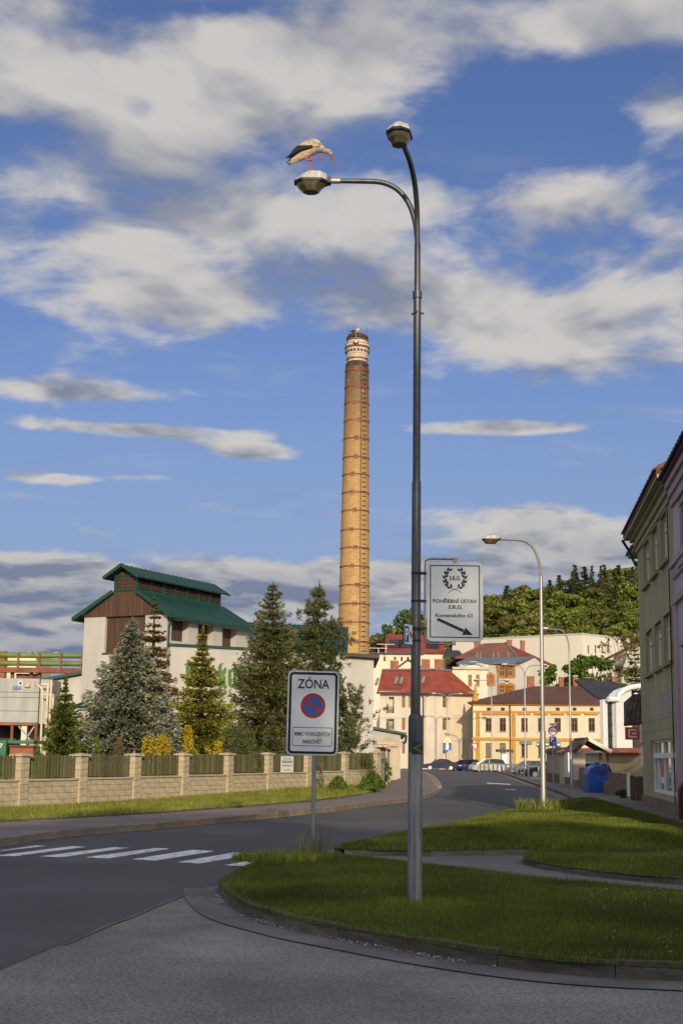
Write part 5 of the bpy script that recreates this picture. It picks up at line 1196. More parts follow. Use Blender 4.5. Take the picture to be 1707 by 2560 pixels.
# blackletter name, stroke by stroke
def c5l(x, y): return FW.sz(420 + x * .1913, 1540 + y * .1913)
def stroke_letters():
    L = {}
    st = lambda x, t, b, w=44: [(x, t + 28), (x + w / 2, t), (x + w, t + 28), (x + w, b - 30), (x + w / 2, b), (x, b - 30)]      # broken stem with diamond ends
    dia = lambda x, y, r=26: [(x - r, y), (x, y - r * 1.1), (x + r, y), (x, y + r * 1.1)]
    hair = lambda x0, y0, x1, y1, w=9: [(x0, y0 - w), (x1, y1 - w), (x1, y1 + w), (x0, y0 + w)]
    L['K'] = lambda x: [st(x + 10, 600, 950, 48), [(x + 52, 720), (x + 120, 640), (x + 150, 670), (x + 80, 760)], [(x + 60, 760), (x + 105, 750), (x + 150, 930), (x + 108, 950)], hair(x - 12, 640, x + 40, 610)]
    L['r'] = lambda x: [st(x, 672, 948), dia(x + 78, 700, 28), hair(x + 36, 730, x + 70, 700)]
    L['a'] = lambda x: [st(x + 52, 680, 935, 42), [(x, 760), (x + 22, 736), (x + 44, 760), (x + 44, 900), (x + 24, 935), (x, 900)], [(x, 715), (x + 45, 668), (x + 80, 690), (x + 30, 730)], hair(x + 30, 920, x + 70, 905), hair(x + 22, 800, x + 62, 770)]
    L['k'] = lambda x: [[(x, 655), (x + 30, 622), (x + 74, 612), (x + 48, 645), (x + 48, 905), (x + 66, 925), (x + 30, 952), (x, 920)], [(x + 46, 730), (x + 86, 672), (x + 112, 690), (x + 104, 742), (x + 60, 800)], [(x + 52, 790), (x + 96, 780), (x + 100, 900), (x + 122, 925), (x + 86, 962), (x + 58, 915)]]
    L['o'] = lambda x: [st(x, 690, 930, 42), st(x + 66, 690, 930, 42), [(x + 18, 720), (x + 58, 672), (x + 92, 700), (x + 46, 740)], [(x + 16, 900), (x + 60, 885), (x + 90, 905), (x + 46, 952)]]
    L['n'] = lambda x: [st(x, 672, 948), st(x + 74, 690, 948), [(x + 36, 745), (x + 84, 672), (x + 112, 700), (x + 50, 765)]]
    L['s'] = lambda x: [[(x, 720), (x + 50, 668), (x + 100, 700), (x + 78, 722), (x + 44, 715), (x + 44, 770), (x, 770)], [(x + 8, 768), (x + 50, 760), (x + 100, 835), (x + 60, 840)], [(x + 58, 835), (x + 100, 835), (x + 100, 900), (x + 50, 955), (x, 915), (x + 22, 890), (x + 58, 905)], [(x + 20, 610), (x + 50, 640), (x + 80, 610), (x + 72, 630), (x + 50, 660), (x + 28, 630)]]
    return L
LT = stroke_letters()
for chq, x in (('K', 225), ('r', 410), ('a', 542), ('k', 655), ('o', 785), ('n', 918), ('o', 1055), ('s', 1188)):
    mb = MB()
    for i, pl_ in enumerate(LT[chq](x)): mb.plate([FW.p(*c5l(*q), .012) for q in pl_], FW.n * (.004 + .0015 * i))
    mb.build('letter', 'ink_green', wg)
# annex to the west, lean-to roofs, pipe bridge and plant
an = thing('brewery_annex', 'low white brewery annex under a sloping green verge', 'building', (-17, 80, 0))
a0, a1 = PY(95, 1700, 78.5), PY(216, 1690, 78.3); zz0, zz1 = PY(110, 1707, 78.5).z, PY(207, 1682, 78.3).z
mb = MB(); mb.plate([(a0.x, 78.5, 0), (a1.x, 78.3, 0), (a1.x, 78.3, zz1), (a0.x, 78.5, zz0)], (0, 5, 0)); mb.build('wall', 'plaster_white', an)
mb = MB(); mb.bar((a0.x - .2, 78.4, zz0 + .05), (a1.x, 78.2, zz1 + .05), .5, .16); mb.build('verge_board', 'trim_green', an)
r0, r1 = PY(185, 1765, 72), PY(262, 1742, 73)
lt = thing('lean_to', 'small green ribbed lean-to roof on white walls beside the blue spruce', 'shed', (-13, 73, 0))
zl_ = PY(220, 1768, 72).z; zr_ = PY(230, 1738, 74).z
mb = MB(); mb.box(r0.x + .2, 72.2, 0, r1.x + 1.5, 74, zl_ - .1); mb.build('wall', 'plaster_white', lt)
MB().slab([(r0.x - .2, 71.8, zl_), (r1.x + 1.7, 71.8, zl_), (r1.x + 1.7, 74, zr_), (r0.x + 1.3, 74, zr_)], .08).build('roof', 'roof_green', lt)
for i in range(9): f = i / 8; mb = MB(); mb.bar((r0.x - .1 + (r1.x - r0.x + 1.7) * f, 71.8, zl_ + .02), (r0.x + 1.3 + (r1.x - r0.x + .4) * f, 74, zr_ + .02), .06, .06); mb.build('seam', 'roof_green', lt)
pbx0, pbx1 = PY(-160, 1660, 86).x, PY(207, 1660, 84).x
br_ = thing('pipe_bridge', 'rusty red steel trestle carrying two fat green pipes', 'pipe bridge', (pbx0 + 3, 85, 0))
zp = lambda y: PY(100, y, 85).z
for y, r in ((1640, .17), (1660, .165)): MB().tube([(pbx0, 85, zp(y)), (pbx1, 85, zp(y) + .05)], r, 14).build('pipe', 'green_pipe', br_, True)
MB().bar((pbx0, 85, zp(1676)), (pbx1, 85, zp(1676)), .6, .30).build('deck_beam', 'red_steel', br_)
for x in (-105, -55, -5, 45, 98, 152, 205): xx = PY(x, 1660, 84.6).x; MB().bar((xx, 84.7, zp(1680)), (xx, 84.7, zp(1633)), .09, .12).build('post', 'red_steel', br_)
for i, x in enumerate((-30, 30, 78, 98)): xx = PY(x, 1690, 85).x; MB().bar((xx, 85.2, 0), (xx, 85.2, zp(1680)), .2).build('leg', 'red_steel', br_)
xx0, xx1 = PY(38, 1700, 85).x, PY(98, 1700, 85).x; MB().box(xx0, 85.3, zp(1712), xx1, 85.6, zp(1684)).build('side_panel', 'red_steel', br_)
fh = thing('far_roofline', 'distant flat pale roof showing just above the green pipes', 'building', (PY(40, 1640, 150).x, 150, 0))
q0, q1 = PY(-80, 1634, 150), PY(92, 1634, 150); MB().box(q0.x, 150, 0, q1.x, 158, PY(40, 1631.5, 150).z).build('block', 'plaster_cream', fh)
q0, q1 = PY(-80, 1630, 149), PY(16, 1630, 149); MB().box(q0.x, 148.5, 0, q1.x, 149.8, PY(10, 1628, 149).z).build('wing', 'brick_red', fh)
for x in (68, 76, 131): q = PY(x, 1627, 149); MB().box(q.x - .3, 151, PY(40, 1633, 150).z - .5, q.x + .3, 151.6, q.z).build('roof_unit', 'panel_grey', fh)
# evaporative cooler with maker's plate
EY = 64.0; ge = thing('cooling_unit', 'grey panelled cooling unit on a steel frame with maker lettering', 'machine', (PY(60, 1850, EY).x, EY, 0))
e = lambda x, y, Y=EY: PY(x, y, Y)
gx0, gx1 = e(-30, 1760).x, e(97, 1760).x
for i, (y0, y1) in enumerate(((1696, 1730), (1731, 1743), (1744, 1777), (1778, 1806))):
    MB().box(gx0, EY, e(40, y1).z, gx1, EY + 2.2, e(40, y0).z).build('panel', 'panel_grey', ge)
MB().box(gx1 + .02, EY + .15, e(40, 1808).z, gx1 + .55, EY + 2.2, e(40, 1697).z).build('end_panel', 'panel_grey', ge)
Gb = Board((e(44, 1722).x, EY - .01, e(44, 1725).z), 0); Gb.text('gea', 0, 0, .24, 'ink_blue', ge, .42, .008)
Gb2 = Board((e(52.5, 1708).x, EY - .01, e(52.5, 1708).z), 0); Gb2.fill(circ(.11), 0, .012, 'round_badge', 'sign_white', ge); Gb2.fill(circ(.075), .012, .016, 'badge_disc', 'ink_blue', ge)
MB().box(gx0, EY - .02, e(40, 1813).z, gx1, EY + 2.2, e(40, 1807).z).build('base_rail', 'container_orange', ge)
for x in (-28, 30, 90): MB().bar((e(x, 1830).x, EY + .1, 0), (e(x, 1830).x, EY + .1, e(40, 1812).z), .12).build('leg', 'red_steel', ge)
for a, b in (((45, 1814), (75, 1850)), ((85, 1816), (62, 1850))): MB().bar((e(*a).x, EY + .15, e(*a).z), (e(*b).x, EY + .15, e(*b).z), .06).build('brace', 'steel_galv', ge)
MB().box(gx0, EY + 1.9, 0, e(28, 1830).x, EY + 2.1, e(40, 1812).z).build('dark_screen', 'recess_dark', ge)
MB().box(e(44, 1830).x, EY + 2.12, 0, gx1 + .3, EY + 2.2, e(40, 1812).z).build('pale_screen', 'panel_grey', ge)
for i, (x, yt) in enumerate(((119, 1706), (126, 1700), (131, 1735))):
    p = PY(x, 1750, 63.4); MB().tube([(p.x, 63.4 + .1 * i, 0), (p.x, 63.4 + .1 * i, PY(x, yt, 63.4).z)], .06, 8).build('riser_pipe', 'cream_pipe', ge, True)
for y in (1711, 1737): MB().tube([(PY(102, y, 63.4).x, 63.5, PY(102, y, 63.4).z), (PY(132, y, 63.4).x, 63.5, PY(132, y, 63.4).z)], .055, 8).build('header_pipe', 'cream_pipe', ge, True)
yl = thing('yard_lamp', 'cream yard lamp with two saucer heads before the cooling unit', 'street lamp', (PY(107, 1900, 57).x, 57, 0))
f = lambda x, y: PY(x, y, 57)
MB().tube([(f(107, 1800).x, 57, 0), (f(107, 1750).x, 57, f(107, 1740).z)] + arc(f(108, 1736), f(107, 1714), f(92, 1713), 6), .05, 10).build('pole', 'cream_pipe', yl, True)
for (x, y, w) in ((70, 1717, 9), (73, 1711.5, 7.5)):
    p = f(x, y); r = w * 57 / PF; MB().lathe([(r * .3, r * .55), (r * .75, r * .38), (r, .02), (r * .9, -.02), (r * .5, -r * .35), (r * .1, -r * .42)], p, 14).build('lamp_head', 'cream_pipe', yl, True)
    MB().bar(p, f(92, 1713), .04).build('arm', 'cream_pipe', yl)
cg = thing('waste_container', 'dark green steel container with white stencil mark behind the fence', 'container', (PY(10, 1890, 50).x, 50, 0))
h = lambda x, y: PY(x, y, 50)
MB().box(h(-60, 1860).x, 50, 0, h(17, 1860).x, 52, h(5, 1850).z).build('body', 'container_green', cg, bevel=.02)
MB().box(h(17, 1860).x + .01, 50.1, h(5, 1858).z, h(83, 1860).x, 52, h(5, 1850).z).build('top_rail', 'container_green', cg)
Cb = Board((h(4, 1868).x, 49.99, h(4, 1869).z), 0); Cb.text('seven', 0, 0, .2, 'sign_white', cg, .11, .006)
co = thing('skip', 'rusty orange open skip beside the green container', 'container', (h(50, 1890).x, 50.6, 0))
mb = MB(); mb.box(h(20, 1870).x, 50.3, 0, h(80, 1870).x, 51.5, h(5, 1864).z); mb.build('body', 'container_orange', co, bevel=.02); MB().box(h(19, 1870).x, 50.2, h(5, 1866).z, h(81, 1870).x, 50.32, h(5, 1862).z).build('top_rail', 'red_steel', co)
# white house beside the chimney foot, and the little gatehouse by the red gate
bh = thing('boiler_house', 'white boiler house with thin dark flat roof under the chimney', 'building', (0, 90, 0))
q0, q1 = PY(800, 1640, 88), PY(934, 1660, 88); zt_ = PY(880, 1642, 88).z
mb = MB(); mb.box(q0.x, 88, 0, q1.x, 97, zt_); mb.build('wall', 'plaster_white', bh)
mb = MB(); mb.plate([(q0.x - .3, 87.5, PY(840, 1632, 88).z - .12), (q1.x + .35, 87.5, zt_ - .1), (q1.x + .35, 87.5, zt_ + .12), (q0.x - .3, 87.5, PY(840, 1632, 88).z + .1)], (0, 10, 0)); mb.build('roof', 'roof_dark', bh)
gh = thing('gatehouse', 'white gatehouse with green verge behind the red gate', 'building', (3, 100, 0))
q0, q1 = PY(925, 1850, 101), PY(1001, 1850, 101); z0_, z1_ = PY(955, 1828, 101).z, PY(1000, 1838, 101).z
mb = MB(); mb.plate([(q0.x, 101, 0), (q1.x, 101, 0), (q1.x, 101, z1_), (q0.x, 101, z0_ + .2)], (0.9, 24, 0)); mb.build('wall', 'plaster_white', gh)
mb = MB(); mb.plate([(q0.x - .2, 100.7, z0_ + .2), (q1.x + .4, 100.7, z1_ + .02), (q1.x + .4, 100.7, z1_ + .18), (q0.x - .2, 100.7, z0_ + .4)], (0.9, 25, 0)); mb.build('roof', 'trim_green', gh)
MB().tube([(q1.x + .4, 100.9, z1_), (q1.x + .35, 100.9, z1_ - .5), (q1.x + .05, 100.95, z1_ - .6)], .09, 8).build('rain_pipe', 'roof_dark', gh)
# red gate between stone piers
gA, gB = G(968, 1955), G(997, 1930); FGt = Fac((gA.x, gA.y), (gB.x, gB.y)); rgt = thing('red_gate', 'red painted double gate of upright boards by the pavement', 'gate', (gA.x, gA.y, 0))
k = 14
for i in range(k): mb = MB(); FGt.box(mb, FGt.len * i / k + .02, FGt.len * (i + 1) / k - .02, .1, 2.12 + (.05 if i % 2 else 0), -.05, .03 + .02 * (i % 2)); mb.build('board', 'red_steel', rgt)
pq = thing('gate_pier', 'stone gate pier with a moulded capital beside the red gate', 'pillar', (gA.x, gA.y, 0))
px_ = PY(973, 1860, 95); mb = MB(); mb.box(px_.x - .55, 95, 0, px_.x + .55, 96, PY(973, 1866, 95).z); mb.build('shaft', 'stone_trim', pq)
for y0, y1, w in ((1866, 1862, .75), (1862, 1857, .9)): MB().box(px_.x - w, 94.8, PY(973, y0, 95).z, px_.x + w, 96.2, PY(973, y1, 95).z + .01).build('capital', 'stone_trim', pq)
za = PY(973, 1857, 95).z; MB().add([(px_.x - .85, 94.8, za), (px_.x + .85, 94.8, za), (px_.x + .85, 96.2, za), (px_.x - .85, 96.2, za), (px_.x, 95.5, za + .42)], [(0, 1, 4), (1, 2, 4), (2, 3, 4), (3, 0, 4)]).build('pyramid_cap', 'stone_trim', pq)

# ================================================================ town houses beyond the bend
c5 = lambda x, y=0: (900 + x * .2806, 1560 + y * .2806)
c6 = lambda x, y=0: (1240 + x * .2978, 1560 + y * .2978)
def opx(fac, crop, x0, x1, y0, y1): a, b = crop(x0, y0), crop(x1, y1); return norm_op(px_op(fac, a[0], b[0], a[1], b[1]))
def V2(p): return Vector((p[0], p[1]))
def chimney(parent, x, y, z0, z1, w=.7, d=.6, mat='brick_red', cap=True, name='chimney'):
    mb = MB(); mb.box(x - w / 2, y - d / 2, z0, x + w / 2, y + d / 2, z1); o = mb.build(name, mat, parent)
    if cap: MB().box(x - w / 2 - .06, y - d / 2 - .06, z1, x + w / 2 + .06, y + d / 2 + .06, z1 + .12).build('cap', 'stone_trim', o, root=top(parent))
    return o
# ---- cream corner house with red mansard roof
YC = 195.0; pC = PY(1086, 1900, YC); pLf = PY(948, 1900, 197.6); pRt = PY(1186, 1900, 198.2)
F1 = Fac(V2(pC), V2(pLf)); F2 = Fac(V2(pC), V2(pRt)); zE1 = F1.sz(1075, 1733)[1]
h1 = thing('corner_house', 'cream three-storey corner house with red mansard roof', 'house', (pC.x, pC.y, 0))
rows = ((640, 745), (840, 945), (1045, 1155))
o1 = [opx(F1, c5, x - 15, x + 15, a, b) for x in (385, 445, 520, 595) for a, b in rows]
log = [opx(F1, c5, 232, 302, 645, 795), opx(F1, c5, 232, 302, 845, 940)]
o2 = [opx(F2, c5, 735, 769, a, b) for a, b in rows]
mb = MB(); F1.wall(mb, 0, F1.len, 0, zE1, o1 + log, .28); mb.build('street_wall', 'plaster_pale', h1)
mb = MB(); F2.wall(mb, 0, F2.len, 0, zE1, o2, .28); mb.build('square_wall', 'plaster_pale', h1)
for o in o1: F1.window(h1, o, .26, 'frame_ochre', 'glass_warm', 2, .68, .11)
for o in o2: F2.window(h1, o, .26, 'frame_ochre', 'glass', 2, .68, .11)
for o in log:
    mb = MB(); F1.box(mb, o[0], o[1], o[2], o[3], -1.2, -1.15); lg_ = mb.build('loggia', 'plaster_cream', h1)
    mb = MB(); F1.box(mb, o[0], o[1], o[2] + .85, o[2] + .92, -.05, 0); mb.build('railing', 'steel_black', lg_, root=h1)
    for i in range(9): mb = MB(); x = o[0] + (o[1] - o[0]) * (i + .5) / 9; F1.box(mb, x - .02, x + .02, o[2] + .05, o[2] + .85, -.045, -.01); mb.build('baluster', 'steel_black', lg_, root=h1)
for i, (a, b) in enumerate(((750, 830), (950, 1035))):      # beige panels between the storeys
    for f_, xs_ in ((F1, ((310, 355), (580, 612))), (F2, ((742, 768), (805, 1000)))):
        for x0, x1 in xs_:
            q = opx(f_, c5, x0, x1, a + 6, b - 8) if (x1 - x0) < 60 else opx(f_, c5, x0, x1, (640, 842)[i], (812, 1015)[i]); m_ = MB(); f_.box(m_, *q, -.02, .035); m_.build('panel', 'plaster_beige', h1)
q = opx(F1, c5, 310, 352, 640, 810); 
for f_, x0, x1 in ((F1, 0, F1.len), (F2, 0, F2.len)):
    for y0, y1, o_ in ((598, 622, .45), (815, 838, .09), (1018, 1034, .09)):
        za, zb__ = F1.sz(*c5(640, y1))[1], F1.sz(*c5(640, y0))[1]; m_ = MB(); f_.box(m_, -.02 if o_ < .2 else -o_ * .4, x1, za, zb__, -.1, o_); m_.build('cornice' if o_ > .2 else 'string_course', 'plaster_pale', h1)
    m_ = MB(); f_.box(m_, -.06, x1, 0, F1.sz(*c5(640, 1175))[1], -.1, .07); m_.build('plinth', 'plaster_beige', h1)
for s in (.02, ): m_ = MB(); F1.box(m_, 0, 1.3, 0, zE1 - .5, 0, .12); m_.build('pilaster', 'plaster_pale', h1); m_ = MB(); F2.box(m_, .0, 1.2, 0, zE1 - .5, 0, .12); m_.build('pilaster', 'plaster_pale', h1)
MB().tube([F1.p(1.6, .2, .2), F1.p(1.6, zE1 - .6, .2), F1.p(1.8, zE1, .55)], .09, 8).build('downpipe', 'roof_brown', h1)
zM = F1.sz(1075, 1672)[1]; ins = 1.9
A_ = F1.p(-.45, zE1, .75); L__ = F1.p(F1.len + .3, zE1, .6); R__ = F2.p(F2.len + .2, zE1, .6)
At = F1.p(1.0, zM, -ins) ; Lt = F1.p(F1.len + .3, zM, -ins); Rt = F2.p(F2.len - 2.9, zM, -ins)
MB().slab([A_, L__, Lt, At], .15).build('roof', 'roof_red', h1); MB().slab([A_, R__, Rt, At], .15).build('roof', 'roof_red', h1)
m_ = MB(); m_.bar(Lt + Vector((0, 0, .06)), At + Vector((0, 0, .06)), .5, .22); m_.build('ridge_flashing', 'roof_grey_metal', h1); m_ = MB(); m_.bar(At + Vector((0, 0, .06)), Rt + Vector((0, 0, .06)), .5, .22); m_.build('ridge_flashing', 'roof_grey_metal', h1)
bk = F1.p(F1.len, zM - .05, -14); MB().slab([At, Lt, bk, F2.p(F2.len - 2.5, zM - .05, -12)], .1).build('flat_roof', 'roof_grey_metal', h1)
m_ = MB(); m_.bar(A_, L__, .3, .25); m_.build('gutter', 'roof_brown', h1); m_ = MB(); m_.bar(A_, R__, .3, .25); m_.build('gutter', 'roof_brown', h1)
rn = (Lt - At).cross(A_ - At).normalized(); rn = rn if rn.y < 0 else -rn
FRoof = lambda x, y: None
def on_plane(px, py, p0, nrm): r = ray(px, py); c = Vector((0, 0, EYE)); t = (p0 - c).dot(nrm) / r.dot(nrm); return c + r * t
for x, y in ((150, 518), (322, 508), (368, 508), (563, 500)):
    q = [on_plane(*c5(x + a, y + b), At, rn) + rn * .06 for a, b in ((-22, 32), (4, 32), (24, -32), (-2, -32))]
    sl = MB().plate(q, rn * .06).build('skylight', 'roof_grey_metal', h1)
    cq = sum(q, Vector()) / 4; MB().plate([cq + (v - cq) * .78 + rn * .07 for v in q], rn * .01).build('pane', 'glass_green', sl, root=h1)
chimney(h1, *V2(on_plane(*c5(305, 390), Vector((0, 207, 0)), Vector((0, 1, 0)))), zM - 1, PY(*c5(305, 330), 207).z, 1.2, .8)
for x in (583, 700): chimney(h1, PY(*c5(x, 340), 209).x, 209, zM - 1, PY(*c5(x, 318), 209).z, 1.25, .8)
# ---- white house with curved gable and brick window surrounds
h2 = thing('gabled_house', 'white house with curved gable and orange brick window surrounds', 'house', (30, 212, 0))
YB = 212.0; q0, q1, q2 = PY(*c5(820, 500), YB), PY(*c5(1132, 500), YB), PY(*c5(1385, 500), YB)
F3 = Fac(V2(q0), V2(q1)); F4 = Fac(V2(q1) + Vector((0.01, 0)), V2(q2) + Vector((0, 1.5)))
zt3 = F3.sz(*c5(1000, 400))[1]; ow = [opx(F3, c5, 960, 995, 452, 556), opx(F3, c5, 1030, 1062, 452, 556)]
mb = MB(); F3.wall(mb, 0, F3.len, 0, zt3, ow, .3); mb.build('gable_wall', 'plaster_cream', h2)
for o in ow: F3.window(h2, o, .28, 'frame_ochre', 'glass', 2, .65, .12, 'stone_trim')
cxs = F3.sz(*c5(1008, 400))[0]; rr3 = F3.sz(*c5(1008, 352))[1] - zt3 + .0; hw = (F3.sz(*c5(1100, 400))[0] - F3.sz(*c5(915, 400))[0]) / 2
arcp = [F3.p(cxs + hw * math.cos(PI * i / 14), zt3 + rr3 * math.sin(PI * i / 14), 0) for i in range(15)]; MB().plate(arcp, -F3.n * .5).build('gable_arch', 'plaster_cream', h2)
rimp = [F3.p(cxs + hw * 1.08 * math.cos(PI * i / 14), zt3 + rr3 * 1.12 * math.sin(PI * i / 14), .1) for i in range(15)]; MB().tube(rimp, .28, 6).build('arch_moulding', 'plaster_white', h2, True)
m_ = MB(); F3.box(m_, F3.sz(*c5(820, 400))[0], F3.len + .2, zt3 - .1, zt3 + .25, -.3, .4); m_.build('cornice', 'plaster_white', h2)
m_ = MB(); q = opx(F3, c5, 955, 1075, 400, 440); F3.box(m_, *q, -.05, .05); m_.build('panel', 'plaster_beige', h2)
zt4 = F4.sz(*c5(1250, 350))[1]
ow = [opx(F4, c5, 1243, 1290, 378, 465), opx(F4, c5, 1310, 1357, 378, 465), opx(F4, c5, 1243, 1290, 552, 615), opx(F4, c5, 1318, 1357, 552, 615), opx(F4, c5, 1148, 1176, 460, 535)]
mb = MB(); F4.wall(mb, 0, F4.len, 0, zt4, ow, .3); mb.build('wall', 'plaster_white', h2)
for o in ow:
    w_ = F4.window(h2, o, .26, 'frame_ochre', 'glass', 2, .62, .14)
    for q in ((o[0] - .42, o[0], o[2] - .25, o[3] + .25), (o[1], o[1] + .42, o[2] - .25, o[3] + .25), (o[0], o[1], o[3], o[3] + .5), (o[0], o[1], o[2] - .3, o[2])): m_ = MB(); F4.box(m_, *q, -.04, .09); m_.build('surround', 'brick_trim', w_, root=h2)
g0 = F4.p(F4.len, 0); q3 = PY(*c6(472, 418), 216); zt5 = PY(*c6(325, 285), 213).z; zt6 = q3.z
F5 = Fac(V2(F4.p(F4.len, 0)), (q3.x, q3.y)); mb = MB(); pk_ = F5.sz(*c6(325, 285)); mb.plate([F5.p(0, 0), F5.p(F5.len, 0), F5.p(F5.len, F5.sz(*c6(470, 418))[1]), F5.p(max(.1, pk_[0]), pk_[1]), F5.p(0, zt4)], -F5.n * 6); mb.build('end_wall', 'plaster_white', h2)
rA, rB, rC = PY(*c5(858, 348), 211.4), PY(*c5(1390, 340), 212), PY(*c5(1560, 306), 214)
m_ = MB(); m_.slab([rA + Vector((0, 0, .1)), rB + Vector((0, 0, .1)), rC + Vector((0, 1, .35)), PY(*c5(950, 305), 222)], .35); m_.build('roof', 'roof_grey_metal', h2)
MB().tube([F4.p(.3 + F4.sz(*c5(1190, 400))[0], zt4, .15), F4.p(.3 + F4.sz(*c5(1205, 400))[0], zt4 - 1.5, .15), F4.p(.3 + F4.sz(*c5(1210, 400))[0], 3, .15)], .1, 6).build('downpipe', 'steel_galv', h2)
# ---- big hipped rust-red roof behind
h3 = thing('hip_roof_house', 'house with a big rust-red hipped roof and brick chimneys', 'house', (32, 240, 0))
W3 = lambda x, y, Y: PY(*c5(x, y), Y)
eL, eR = W3(840, 300, 232), PY(*c6(505, 352), 236); rL, rR = W3(1100, 172, 242), W3(1292, 166, 242)
mb = MB(); mb.box(eL.x + 1, 233, 0, eR.x - .5, 252, min(eL.z, eR.z) - .1); mb.build('wall', 'plaster_cream', h3)
eLb, eRb = Vector((eL.x, 253, eL.z)), Vector((eR.x, 253, eR.z))
for pts_, mt in (([eL, Vector((rR.x + 1, 232.5, eL.z)), rR, rL], 'roof_rust'), ([Vector((rR.x + 1, 232.5, eL.z)), eR, rR], 'roof_red'), ([eR, eRb, rR], 'roof_red'), ([eL, eLb, rL], 'roof_rust'), ([eLb, eRb, rR, rL], 'roof_rust')): MB().slab(pts_, .15).build('roof', mt, h3)
for x, y0, y1, w in ((1328, 170, 142, .8), (1445, 200, 150, .7), (1045, 210, 165, 1.1)): p = W3(x, y1, 241); chimney(h3, p.x, 241, W3(x, 260, 241).z, p.z, w, 1.0)
m_ = MB(); m_.bar(rR, Vector((rR.x + 1, 232.5, eL.z)) + Vector((0, 0, .1)), .35, .2); m_.build('hip_flashing', 'roof_grey_metal', h3)
for x in (1040, 1070, 1185, 1230, 1318): p = W3(x, 290, 226); MB().tube([(p.x, 226, p.z - 1), (p.x, 226, p.z + .7)], .09, 6).build('vent_pipe', 'steel_pale', h2)
MB().tube([(W3(1400, 200, 240).x, 240, W3(1400, 260, 240).z - 1), (W3(1400, 200, 240).x, 240, W3(1400, 185, 240).z)], .06, 5).build('aerial_mast', 'steel_pale', h3)
# ---- row of houses further back on the slope
h4 = thing('terrace_house', 'pale terrace with small windows, roof lights and many brick chimneys', 'house', (18, 252, 0))
YT = 252.0; q0, q1 = PY(*c5(60, 300), YT), PY(*c5(760, 300), YT); F6 = Fac(V2(q0), V2(q1)); zt = F6.sz(*c5(300, 268))[1]
ow = [opx(F6, c5, x - 11, x + 11, 293, 332) for x in (148, 218, 310, 370, 426)]
mb = MB(); F6.wall(mb, 0, F6.len, 0, zt, ow, .3); mb.build('wall', 'plaster_cream', h4)
for o in ow: F6.window(h4, o, .25, 'frame_brown', 'glass', 2, .65, .12)
m_ = MB(); F6.box(m_, -.3, F6.len * .72, zt, zt + .3, -.3, .6); m_.build('cornice', 'roof_dark', h4)
MB().slab([F6.p(F6.len * .25, zt + .3, .5), F6.p(F6.len, zt + .3, .5), F6.p(F6.len, zt + 4.2, -7), F6.p(F6.len * .25, zt + 4.2, -7)], .2).build('roof', 'roof_red', h4)
for x, w in ((300, 30), (385, 34), (640, 26)): a = F6.sz(*c5(x, 240))[0]; q = [F6.p(a - 1, zt + 1.1, -1.1), F6.p(a + 1.4, zt + 1.1, -1.1), F6.p(a + 1.7, zt + 2.8, -4.1), F6.p(a - .7, zt + 2.8, -4.1)]; MB().slab([v + Vector((0, 0, .2)) for v in q], .1).build('roof_light', 'glass', h4)
for x, y, w in ((265, 208, .8), (340, 210, .6), (445, 215, .7), (602, 195, .7), (670, 250, .6), (738, 225, .8), (835, 235, .7)): p = PY(*c5(x, y), 256); chimney(h4, p.x, 256, zt - 1, p.z, w, 1.0)
MB().slab([PY(*c5(735, 285), 246), PY(*c5(925, 285), 246), PY(*c5(880, 235), 256), PY(*c5(765, 225), 256)], .2).build('dark_roof', 'roof_dark', h4)
for x, yt in ((163, 215), (228, 180)): p = PY(*c5(x, yt), 250); MB().tube([(p.x, 250, zt), (p.x, 250, p.z)], .07, 5).build('aerial', 'steel_pale', h4); MB().bar((p.x - 1.6, 250, p.z), (p.x + 1.6, 250, p.z), .07).build('aerial_bar', 'steel_pale', h4)
h5 = thing('small_gable_house', 'small cream house with dark gable roof below the terrace', 'house', (22, 224, 0))
g0, g1, g2q = PY(*c5(335, 385), 224), PY(*c5(545, 385), 224), PY(*c5(425, 318), 224)
MB().plate([(g0.x, 224, 0), (g1.x, 224, 0), (g1.x, 224, g1.z), (g2q.x, 224, g2q.z - .2), (g0.x, 224, g0.z)], (0, 8, 0)).build('gable_wall', 'plaster_cream', h5)
for a, b in ((g0, g2q), (g2q, g1)): MB().slab([a + Vector((0, -.5, .15)), b + Vector((0, -.5, .15)), b + Vector((0, 8, .15)), a + Vector((0, 8, .15))], .2).build('roof', 'roof_dark', h5)
# ---- yellow house with ochre pilasters
h6 = thing('yellow_house', 'long two-storey yellow house with ochre pilasters and brown roof', 'house', (40, 188, 0))
YY = 187.0; q0, q1 = PY(1182, 1900, YY + 2), PY(1514, 1900, YY - 1); F7 = Fac(V2(q0), V2(q1)); zE7 = F7.sz(1330, 1757)[1]
cols = [1221, 1256, 1310, 1352, 1393, 1435, 1478]
up = [norm_op(px_op(F7, x - 8, x + 8, 1795, 1829)) for x in cols]; lo = [norm_op(px_op(F7, x - 7.5, x + 7.5, 1858, 1893)) for x in cols]; at = [norm_op(px_op(F7, x - 5, x + 5, 1769, 1777)) for x in cols]
mb = MB(); zmid = F7.sz(1330, 1847)[1]
F7.wall(mb, 0, F7.len, zmid, zE7, up + at, .25); mb.build('upper_wall', 'plaster_pale_yellow', h6)
mb = MB(); F7.wall(mb, 0, F7.len, 0, zmid, lo, .25); mb.build('lower_wall', 'plaster_yellow', h6)
for o in up: F7.window(h6, o, .22, 'frame_brown', 'glass', 2, .66, .13, 'plaster_ochre')
for i, o in enumerate(lo): F7.window(h6, o, .22, 'frame_brown', 'glass_green' if i < 2 else 'glass', 2, .66, .13, 'roof_brown')
for o in at: F7.window(h6, o, .2, 'frame_brown', 'glass', 1, None, .1)
